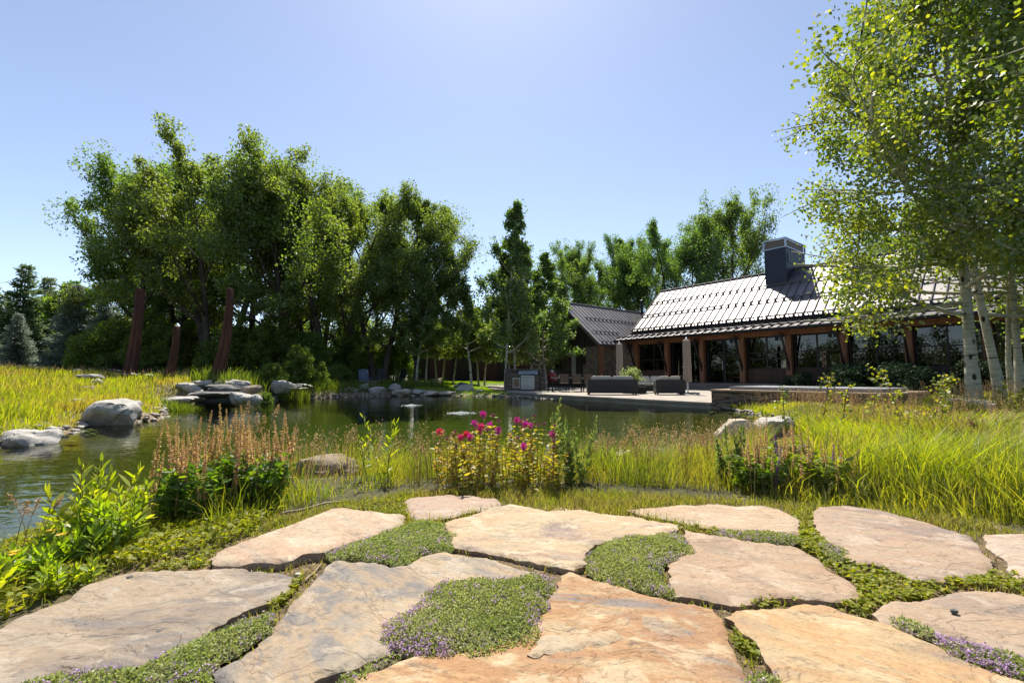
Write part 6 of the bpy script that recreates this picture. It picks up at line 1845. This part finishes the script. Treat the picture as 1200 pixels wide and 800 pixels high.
# ================================================================== foreground plants
def lance_plant(name, label, cat, loc, Ht, nst, seed, spread=.05, leaf=.07, leafm=None, wid=.22, per=26, group=None, stemm=None, tip_tuft=True, shape=4, el=.35, f0=.1):
    rng = np.random.default_rng(seed)
    t = thing(name, label, cat, loc, 0, group)
    tubes, P_, A, Sz = [], [], [], []
    for i in range(nst):
        az = rng.uniform(0, 6.28); r_ = spread * math.sqrt(rng.uniform(0, 1))
        b_2 = np.array([math.cos(az) * r_, math.sin(az) * r_, -.02])
        h_ = Ht * rng.uniform(.62, 1.0)
        pth, _ = path(b_2, (math.cos(az) * .18 * rng.uniform(0, 1.4), math.sin(az) * .18 * rng.uniform(0, 1.4), 1), h_, 6, rng, .15, .05)
        tubes.append((pth, np.linspace(.0032, .0013, 7)))
        for k in range(per):
            f = f0 + (1 - f0) * (k + rng.uniform(0, .6)) / per
            kk = min(f, .999) * 6; j = int(kk)
            p_ = pth[j] + (pth[j + 1] - pth[j]) * (kk - j)
            a = k * 2.4 + rng.uniform(-.4, .4)
            e = el + .9 * f ** 2 + rng.uniform(-.3, .3)
            P_.append(p_); A.append((math.cos(a) * math.cos(e), math.sin(a) * math.cos(e), math.sin(e)))
            Sz.append(leaf * (.6 + .6 * math.sin(math.pi * min(1, .15 + f * .85))))
    tv, tf = tubes_np(tubes, 5)
    link('stems', np_mesh('stems', tv, tf, True), stemm or M['stem'], t)
    lv = leaves(rng, np.array(P_), np.array(Sz), wid, 0, shape, axis=np.array(A), fold=.06, upn=1.2)
    link('leaves', np_mesh('leaves', *lv), leafm or M['lance_leaf'], t)
    return t
def spike_mesh(seed, L, r_, n, size, name='flower_spike'):
    rng = np.random.default_rng(seed)
    parts = []
    whorl = int(L / .011)
    P_, A = [], []
    for w_ in range(whorl):
        f = w_ / whorl
        for k in range(9):
            a = rng.uniform(0, 6.28)
            P_.append((0, 0, L * f)); A.append((math.cos(a), math.sin(a), rng.uniform(.1, .8)))
    P_ = np.array(P_) + rng.normal(size=(len(P_), 3)) * .0012
    sz = r_ * (1.15 - .75 * (P_[:, 2] / L)) * 1.0
    lv = leaves(rng, P_, sz, .75, 0, 4, axis=np.array(A), fold=.1)
    st_ = tubes_np([(np.array([[0, 0, -.22], [.003, 0, -.1], [0, 0, L]]), [.0022, .002, .0012])], 5)
    return np_mesh(name, *merge([st_, lv]))
SPK = [spike_mesh(300 + k, L, .0135, 0, 0) for k, L in enumerate((.20, .26, .16, .23))]
for me in SPK: me.materials.append(M['salvia_spike'])
SPB = [spike_mesh(320 + k, L, .012, 0, 0, 'bloom_spike') for k, L in enumerate((.18, .22))]
for me in SPB: me.materials.append(M['sage_bloom'])
def salvia(label, loc, R_, hleaf, hspk, nsp, seed, bloom=0):
    rng = np.random.default_rng(seed)
    t = thing('sage_plant', label, 'plant', loc, 0, 'sage clumps on the shore')
    P_, A, Sz = [], [], []
    tubes = []
    for i in range(95):
        az = rng.uniform(0, 6.28); r_ = R_ * math.sqrt(rng.uniform(0, 1))
        top = np.array([math.cos(az) * r_, math.sin(az) * r_, hleaf * rng.uniform(.55, 1.1)])
        bse = np.array([top[0] * .5, top[1] * .5, -.02])
        tubes.append((np.array([bse, (bse + top) / 2 + rng.normal(size=3) * .01, top]), [.003, .0025, .0015]))
        for k in range(17):
            f = (k + 1) / 17
            a = rng.uniform(0, 6.28)
            P_.append(bse + (top - bse) * f); A.append((math.cos(a), math.sin(a), rng.uniform(-.25, .7))); Sz.append(rng.uniform(.042, .078))
    tv, tf = tubes_np(tubes, 4)
    link('stems', np_mesh('stems', tv, tf), M['stem'], t)
    link('foliage', np_mesh('foliage', *leaves(rng, np.array(P_), np.array(Sz), .36, 0, 6, axis=np.array(A), fold=.07, upn=.6)), M['salvia_leaf'], t)
    for k in range(nsp):
        az = rng.uniform(0, 6.28); r_ = R_ * 1.02 * math.sqrt(rng.uniform(0, 1))
        me = SPB[k % 2] if k < bloom else SPK[k % 4]
        o = link('flower_spike', me, None, t)
        z = hspk * rng.uniform(.62, 1.0) - .2
        o.location = (math.cos(az) * r_, math.sin(az) * r_, max(.1, z))
        o.rotation_euler = (rng.normal() * .10, rng.normal() * .10 + math.cos(az) * r_ * .25, rng.uniform(0, 6))
        s_2 = rng.uniform(.85, 1.15); o.scale = (s_2, s_2, s_2)
    return t
salvia('left part of the big sage clump with faded pinkish seed spikes, by the water', fg(222, 606), .20, .28, .53, 34, 401)
salvia('right part of the big sage clump with faded seed spikes, nearest the brownish boulder', fg(302, 592), .20, .29, .54, 34, 402)
salvia('middle of the big sage clump, tallest seed spikes, behind the other two', fg(262, 586), .22, .31, .60, 36, 403)
salvia('sage clump in front of the cream and grey boulders, left half', fg(888, 576), .19, .23, .43, 24, 404, 3)
salvia('sage clump in front of the cream and grey boulders, right half casting spiky shadows', fg(952, 578), .22, .24, .44, 26, 405, 2)
salvia('low sage clump behind the right half, in the meadow grass', fg(925, 560), .2, .24, .46, 18, 406, 2)

# bee balm
def head_mesh(seed, r_, n, name='flower'):
    rng = np.random.default_rng(seed)
    d_2 = unit(rng.normal(size=(n, 3)) + np.array([0, 0, .45]))
    lv = leaves(rng, d_2 * r_ * .25, r_, .22, 0, 4, axis=d_2 + np.array([0, 0, -.12]), fold=.05)
    cap = MB().lathe([(.001, -r_ * .35), (r_ * .32, -r_ * .15), (r_ * .36, r_ * .12), (.002, r_ * .32)], n=9)
    return np_mesh(name, *merge([mb_np(cap), lv]))
HM = head_mesh(1, .027, 80); HM.materials.append(M['magenta'])
HR = head_mesh(2, .027, 80); HR.materials.append(M['red'])
HD = head_mesh(3, .018, 40); HD.materials.append(M['dried_head'])
def balm(label, loc, Ht, nst, seed, heads, spread=.11):
    rng = np.random.default_rng(seed)
    t = thing('bee_balm', label, 'flower', loc, 0, 'bee balm bed by the pond')
    tubes, P_, A, Sz, tops = [], [], [], [], []
    for i in range(nst):
        az = rng.uniform(0, 6.28); r_ = spread * math.sqrt(rng.uniform(0, 1))
        h_ = Ht * rng.uniform(.60, .88) if i >= len(heads) else Ht * rng.uniform(.84, 1.08)
        pth, _ = path((math.cos(az) * r_, math.sin(az) * r_, -.02), (math.cos(az) * .14, math.sin(az) * .14, 1), h_, 5, rng, .2, .04)
        tubes.append((pth, np.linspace(.0028, .0016, 6)))
        tops.append(pth[-1])
        for k in range(13):
            f = .18 + .80 * k / 12
            kk = min(f, .999) * 5; j = int(kk)
            p_ = pth[j] + (pth[j + 1] - pth[j]) * (kk - j)
            for s_2 in (0, 1):
                a = k * 1.57 + s_2 * 3.14 + i
                P_.append(p_); A.append((math.cos(a), math.sin(a), rng.uniform(-.2, .55))); Sz.append(rng.uniform(.030, .056) * (1.1 - .3 * f))
    tv, tf = tubes_np(tubes, 5)
    link('stems', np_mesh('stems', tv, tf), M['brown_stem'], t)
    link('leaves', np_mesh('leaves', *leaves(rng, np.array(P_), np.array(Sz), .42, 0, 6, axis=np.array(A), fold=.08, upn=1.0)), M['balm_leaf'], t)
    for k, hd_ in enumerate(heads):
        o = link('flower', {'m': HM, 'r': HR, 'd': HD}[hd_], None, t)
        o.location = tops[k] + np.array([0, 0, .004]); o.rotation_euler = (rng.normal() * .3, rng.normal() * .3, rng.uniform(0, 6))
    return t
balm('bee balm with the two red flower heads at the left end of the bed', fg(522, 572), .44, 11, 501, 'rrrdd')
balm('bee balm with one bright pink head low at its left, second from the left', fg(545, 570), .47, 12, 502, 'mmrdd')
balm('bee balm with the topmost large magenta head of the bed', fg(578, 567), .54, 12, 503, 'mmmdd')
balm('bee balm mostly with dull purple fading heads in the middle of the bed', fg(562, 575), .46, 12, 504, 'dmddm')
balm('bee balm with a single magenta head hanging low in the middle', fg(603, 573), .42, 12, 505, 'mddd')
balm('bee balm with a magenta and several pale heads at the right end of the bed', fg(630, 570), .49, 12, 506, 'mmddd')
balm('bee balm behind the low magenta head, with faded heads on top', fg(612, 563), .50, 11, 507, 'dddm')
balm('short leafy bee balm at the front right of the bed, nearly without bloom', fg(640, 577), .36, 10, 508, 'dd')
balm('yellowing bee balm at the front of the bed above the brown hose', fg(548, 578), .34, 10, 509, 'd')

# leafy plants, lower left
G_W = 'willow-leaved plants at the lower left'
for k, (lab, u_, v_, Ht, n_, sp_, lf) in enumerate([
    ('tall red-stemmed willow-leaved plant reaching furthest over the water', 100, 645, .48, 8, .07, .085), ('bushy willow-leaved plant at the edge of the weathered flagstone', 125, 652, .30, 12, .10, .065),
    ('willow-leaved plant with narrow upright top, next to the big sage clump', 152, 640, .34, 6, .06, .065), ('low bright green plant with an orange flower at the left edge', 12, 690, .17, 14, .10, .055),
    ('pale leafy plant between the red-stemmed plant and the left edge', 55, 668, .19, 12, .09, .055), ('small weedy plant at the corner of the weathered flagstone', 75, 690, .14, 9, .07, .045),
    ('bright plant cut off by the left edge, below the grass stalks', -25, 705, .16, 12, .11, .06)]):
    t = lance_plant('leafy_plant', lab, 'plant', fg(u_, v_), Ht, n_, 600 + k, sp_, lf, M['lance_leaf'], .24, 24, G_W, M['brown_stem'] if k == 0 else M['stem'], shape=6)
    if k in (3, 4):
        rg = np.random.default_rng(k)
        for j in range(2):
            d_2 = unit(np.column_stack([np.cos(np.linspace(0, 6.28, 13)[:-1]), np.sin(np.linspace(0, 6.28, 13)[:-1]), np.full(12, .25)]))
            o = link('flower', np_mesh('flower', *leaves(rg, d_2 * .002, .017, .4, 0, 4, axis=d_2, fold=.02, upn=3)), M['yellow_petal'], t)
            o.location = (rg.normal() * .05, -.04 + rg.normal() * .03, Ht * .88)
# single tall plants along the shore
lance_plant('willow_herb', 'tall light green willow-leaved stalk left of the flower bed', 'plant', fg(452, 566), .62, 3, 620, .03, .075, M['lance_leaf'], .2, 22, shape=6)
lance_plant('willow_herb', 'shorter leafy stalk just left of the tall light green one', 'plant', fg(432, 562), .45, 2, 621, .03, .06, M['lance_leaf'], .2, 18, shape=6)
G_M = 'upright pale green stalks along the shore'
for k, (lab, u_, v_, Ht) in enumerate([('tallest upright pale green stalk right of the flower bed', 653, 566, .70), ('upright pale green stalk, second in the group right of the flower bed', 663, 566, .58), ('upright pale green stalk, third in the group right of the flower bed', 670, 568, .57), ('upright pale green stalk, rightmost in the group beside the flower bed', 681, 566, .62),
                                       ('upright pale green stalk in front of the cream boulder', 858, 566, .50), ('shorter pale green stalk in front of the gap between the two boulders', 868, 568, .46), ('leafy pale stalk left of the sage in front of the cream boulder', 848, 568, .36)]):
    lance_plant('green_stalk', lab, 'plant', fg(u_, v_), Ht, 2 if k < 6 else 4, 640 + k, .012, .05, M['mullein'], .42, 64, G_M, shape=6, el=.5, f0=.02)
# seed-head grasses
def seed_grass(label, loc, Ht, nst, seed, spread=.06, head=.10, lean=.2, group='seeding grasses on the near shore'):
    rng = np.random.default_rng(seed)
    t = thing('seed_grass', label, 'grass stalk', loc, 0, group)
    tubes, P_, A = [], [], []
    for i in range(nst):
        az = rng.uniform(0, 6.28); r_ = spread * math.sqrt(rng.uniform(0, 1))
        h_ = Ht * rng.uniform(.7, 1.0)
        l_ = lean * rng.uniform(-1, 1)
        pth = np.array([(math.cos(az) * r_ + l_ * h_ * f ** 2 + .0, math.sin(az) * r_ + .05 * h_ * f, h_ * (f - .06 * f ** 3) - .02) for f in np.linspace(0, 1, 8)])
        tubes.append((pth, np.linspace(.0026, .0012, 8)))
        tl = head * rng.uniform(.7, 1.2); k = 46
        for j in range(k):
            f = 1 - tl / h_ * rng.uniform(0, 1)
            kk = min(max(f, 0), .999) * 7; jj = int(kk)
            p_ = pth[jj] + (pth[jj + 1] - pth[jj]) * (kk - jj)
            w_ = tl * .16 * (1 - abs(2 * (f - (1 - tl / h_)) / (tl / h_) - .7) * .6)
            P_.append(p_ + rng.normal(size=3) * w_ * .6); A.append(rng.normal(size=3) + np.array([0, 0, .8]))
    link('stalks', np_mesh('stalks', *tubes_np(tubes, 4)), M['seed'], t)
    link('seed_heads', np_mesh('seed_heads', *leaves(rng, np.array(P_), .014, .42, 0, 4, axis=np.array(A))), M['seed'], t)
for k, (lab, u_, v_, Ht, n_, sp_, ln) in enumerate([
    ('drooping tan grass stalks at the left side of the big sage clump', 190, 590, .50, 4, .07, .35), ('tall tan grass stalks rising above the right end of the big sage clump', 292, 580, .74, 7, .10, .15), ('thin seeding grass between sage clump and brownish boulder', 350, 572, .50, 6, .12, .2),
    ('thin seeding grass right of the brownish boulder', 418, 566, .50, 6, .10, .2), ('reddish seeding grass just left of the red bee balm', 498, 566, .40, 8, .09, .15), ('seeding grass behind the red bee balm', 515, 560, .46, 6, .08, .15),
    ('feathery seeding grass right of the pale green stalks', 700, 560, .45, 10, .10, .2), ('feathery tan seeding grass before the reflection of the sofas', 735, 560, .42, 14, .13, .25), ('dense tan seeding grass in the middle between stalks and boulders', 768, 562, .46, 14, .12, .25),
    ('reddish seeding grass left of the cream boulder', 808, 560, .42, 10, .10, .2), ('fine seeding grass close to the cream boulder', 832, 558, .40, 8, .08, .2),
    ('bent dry grass stalk leaning over the flagstone in front of the sage', 985, 582, .36, 2, .03, .9), ('dry grass stalks at the left picture edge over the water', 22, 660, .42, 4, .08, .5)]):
    seed_grass(lab, fg(u_, v_), Ht, n_, 700 + k, sp_, .09, ln)
for k, (lab, x_, y_) in enumerate([('pinkish seeding grass in front of the spa wall, left part', 7.3, 11.0), ('pinkish seeding grass in front of the spa wall, right part', 8.4, 10.0), ('seeding grass at the top of the right meadow below the stone curb', 9.0, 9.2),
                                   ('seeding grass in the right meadow near the right picture edge', 6.6, 5.8), ('seeding grass in the middle of the right meadow', 4.6, 5.2)]):
    seed_grass(lab, (x_, y_, gz(x_, y_)), .55, 34, 740 + k, .55, .12, .25, 'seeding grasses in the right meadow')
# dock spikes
for k, (lab, u_, v_, d) in enumerate([('brown dock seed stalk leaning left, left one in the right meadow', 1028, 512, 4.6), ('brown dock seed stalk in the middle of the right meadow', 1092, 528, 4.3), ('brown dock seed stalk right of the middle, beside a pale head', 1128, 520, 4.6), ('small upright brown dock stalk, furthest right', 1140, 500, 5.2), ('low clump of reddish-brown dock behind the right sage clump', 1040, 535, 4.2)]):
    p_ = at_d(u_, v_, d); rngk = np.random.default_rng(760 + k)
    z0 = gz(p_[0], p_[1]); h_ = max(.25, p_[2] - z0 + .06)
    t = thing('dock_plant', lab, 'plant', (p_[0], p_[1], z0), 0, 'brown dock stalks in the right meadow')
    tb_ = [(np.array([[.0, 0, -.02], [-.02, 0, h_ * .6], [-.10 + .03 * k, 0, h_]]), [.004, .003, .0015])]
    pz = []
    for j in range(260):
        f = rngk.uniform(.55, 1.0); q_ = np.array([-.02 - (.08 - .03 * k) * max(0, (f - .6) / .4), 0, h_ * f]); pz.append(q_ + rngk.normal(size=3) * .014)
    link('stalk', np_mesh('stalk', *tubes_np(tb_, 5)), M['brown_stem'], t)
    link('seed_head', np_mesh('seed_head', *leaves(rngk, np.array(pz), .017, .8, .3, 6)), M['dock'], t)
# saplings in the right meadow
def sapling(label, u_, d, Ht, seed, lean=0.0, nb=9, lf=.042):
    rng = np.random.default_rng(seed)
    x = (u_ - 600) / FPX * d
    t = thing('sapling', label, 'sapling', (x, d, gz(x, d)), 0, 'yellow-green saplings in the right meadow')
    pth, _ = path((0, 0, -.05), (lean, 0, 1), Ht, 8, rng, .1, .06)
    tubes, P_ = [(pth, np.linspace(.008, .0025, 9))], []
    for k in range(nb):
        f = .25 + .7 * k / nb; j = int(f * 8)
        a = rng.uniform(0, 6.28)
        bp, _ = path(pth[j], (math.cos(a), math.sin(a), rng.uniform(.4, 1.2)), Ht * .22 * rng.uniform(.5, 1.1), 3, rng, .3, .1)
        tubes.append((bp, np.linspace(.003, .0012, 4)))
        for q_ in range(9): P_.append(bp[0] + (bp[-1] - bp[0]) * rng.uniform(.2, 1.05) + rng.normal(size=3) * .02)
    for q_ in range(14): P_.append(pth[-1] + (pth[-3] - pth[-1]) * rng.uniform(0, 1) + rng.normal(size=3) * .02)
    link('stems', np_mesh('stems', *tubes_np(tubes, 5)), M['brown_stem'], t)
    link('leaves', np_mesh('leaves', *leaves(rng, np.array(P_), lf, .8, .3, 6)), M['sapling'], t)
for k, (lab, u_, d, Ht, ln, nb) in enumerate([('slender yellow-green sapling in front of the spa, left of the others', 915, 6.6, .86, .05, 9), ('sapling standing right of the grey boulder, in front of the spa', 962, 6.4, .92, -.02, 11), ('thin sapling with yellow leaves at the right end of the spa', 982, 6.0, .80, .02, 8),
                                              ('slender sapling in the middle of the right meadow with a dark leaning stem', 1058, 5.6, 1.05, -.18, 12), ('bushy sapling left of the thick aspen trunk', 1085, 6.2, .96, .08, 14), ('pale-leaved sapling between bushy sapling and curb', 1100, 6.6, .78, .05, 12),
                                              ('low sapling at the foot of the aspen clump', 1165, 8.2, .75, .05, 10), ('sapling at the right picture edge below the aspen trunks', 1190, 7.4, .66, .0, 10), ('low round-leaved sapling at the spa wall corner', 900, 7.6, .62, .05, 10), ('sapling in the grass behind the dock stalks', 1015, 6.2, .62, .1, 9)]):
    sapling(lab, u_, d, Ht, 800 + k, ln, nb)
# white daisies and other far flowers
def daisies(label, x_, y_, W_, D_2, n_, seed, h_=.6):
    rng = np.random.default_rng(seed)
    t = thing('daisy_clump', label, 'flower', (x_, y_, gz(x_, y_)), 0, 'white daisy clumps on the banks')
    xy = np.column_stack([rng.uniform(-W_, W_, n_), rng.uniform(-D_2, D_2, n_)])
    z = rng.uniform(.75, 1.0, n_) * h_
    nv = 10; a = np.linspace(0, 6.28, nv + 1)[:-1]
    V = np.concatenate([np.column_stack([xy, z])[:, None] + np.stack([np.cos(a) * .055, np.sin(a) * .055, np.where(np.arange(nv) % 2, .012, -.004)], 1)[None]], 1)
    link('petals', np_mesh('petals', V.reshape(-1, 3), [np.arange(n_ * nv).reshape(n_, nv)]), M['white_petal'], t)
    b_2 = np.column_stack([rng.uniform(-W_, W_, n_ * 9), rng.uniform(-D_2, D_2, n_ * 9)])
    link('foliage', np_mesh('foliage', *blades(rng, b_2, np.full(len(b_2), -.02), rng.uniform(.5, .95, len(b_2)) * h_, .02, .3, .3)), M['bank'], t)
daisies('white daisies massed above the waterfall rocks', -9.4, 18.8, .95, .5, 130, 1, .75)
daisies('scattered white daisies at the top of the left meadow', -15.6, 17.2, 1.3, .6, 12, 2, .4)
daisies('a few white daisies by the stones left of the waterfall', -13.0, 16.0, .6, .4, 10, 3, .3)
# mid-size rough plants on the bank below the grove
for k, (lab, u_, d, sc) in enumerate([('low leafy plant on the bank right of the daisies', 352, 20.6, .36), ('low dark plant on the bank by the pointed rock', 318, 18.9, .24), ('yellow-green plant at the water edge of the far bank', 374, 22.2, .26), ('low plant on the bank left of the blue chair', 398, 24.6, .34), ('tufted plant at the right end of the waterfall rocks', 314, 16.6, .13)]):
    again(BR[k % 2], lab, gp(u_, d), k * 1.1, sc, 'low plants on the far bank')
# hose and sticks on the soil
def hose(name, label, cat, pts, r_, mat):
    t = MB(); P_ = [on_z(u_, v_, -.03) for u_, v_ in pts]
    out = []
    for i in range(len(P_) - 1):
        for f in np.linspace(0, 1, 5)[:-1]: out.append(P_[i] + (P_[i + 1] - P_[i]) * f)
    out.append(P_[-1])
    out = [np.array([p_[0], p_[1], gz(p_[0], p_[1]) + r_ + .004 + .003 * math.sin(k)]) for k, p_ in enumerate(out)]
    t.tube(out, r_, 8)
    return tag(t.build(name, mat, smooth=True), label, cat)
m_hose = surf('brown_hose', [(.13, .09, .065), (.20, .15, .11)], 12, .6, bump=.1)
hose('irrigation_hose', 'brown drip hose curving behind the small pinkish flagstone', 'hose', [(476, 581), (500, 577), (530, 575), (560, 574), (590, 576), (610, 580)], .0085, m_hose)
m_stick = surf('dry_stick', [(.25, .18, .11), (.36, .27, .18)], 12, .8, bump=.2)
hose('hose_end', 'pale brown hose lying along the back of the pink and cream flagstone', 'hose', [(325, 604), (350, 598), (380, 591), (412, 587)], .007, m_hose)
hose('stick', 'dry stick lying in the gap left of the slate-grey flagstone', 'stick', [(357, 684), (366, 674), (376, 664)], .004, m_stick)
hose('stick', 'thin dry twig on the soil below the big sage clump', 'stick', [(280, 610), (300, 607), (322, 605)], .003, m_stick)
# little stones on the flagstones
for k, (lab, u_, v_, s_2) in enumerate([('dark pebble on the greyish tan flagstone', 1118, 718, .012), ('dark pebble on the left weathered flagstone near its back edge', 152, 678, .011), ('white pebble in the gap beside the pink and cream flagstone', 349, 668, .012), ('pebble on the left weathered flagstone near the thyme strip', 186, 742, .009)]):
    o = link('pebble', rock_mesh('pebble', 900 + k, (s_2 * 2.2, s_2 * 1.6, s_2 * 1.4), 5, 2), m_white if k == 2 else m_rd)
    q = on_z(u_, v_, 0); o.location = (q[0], q[1], s_2 * .6 if k != 2 else -.015); tag(o, lab, 'pebble')
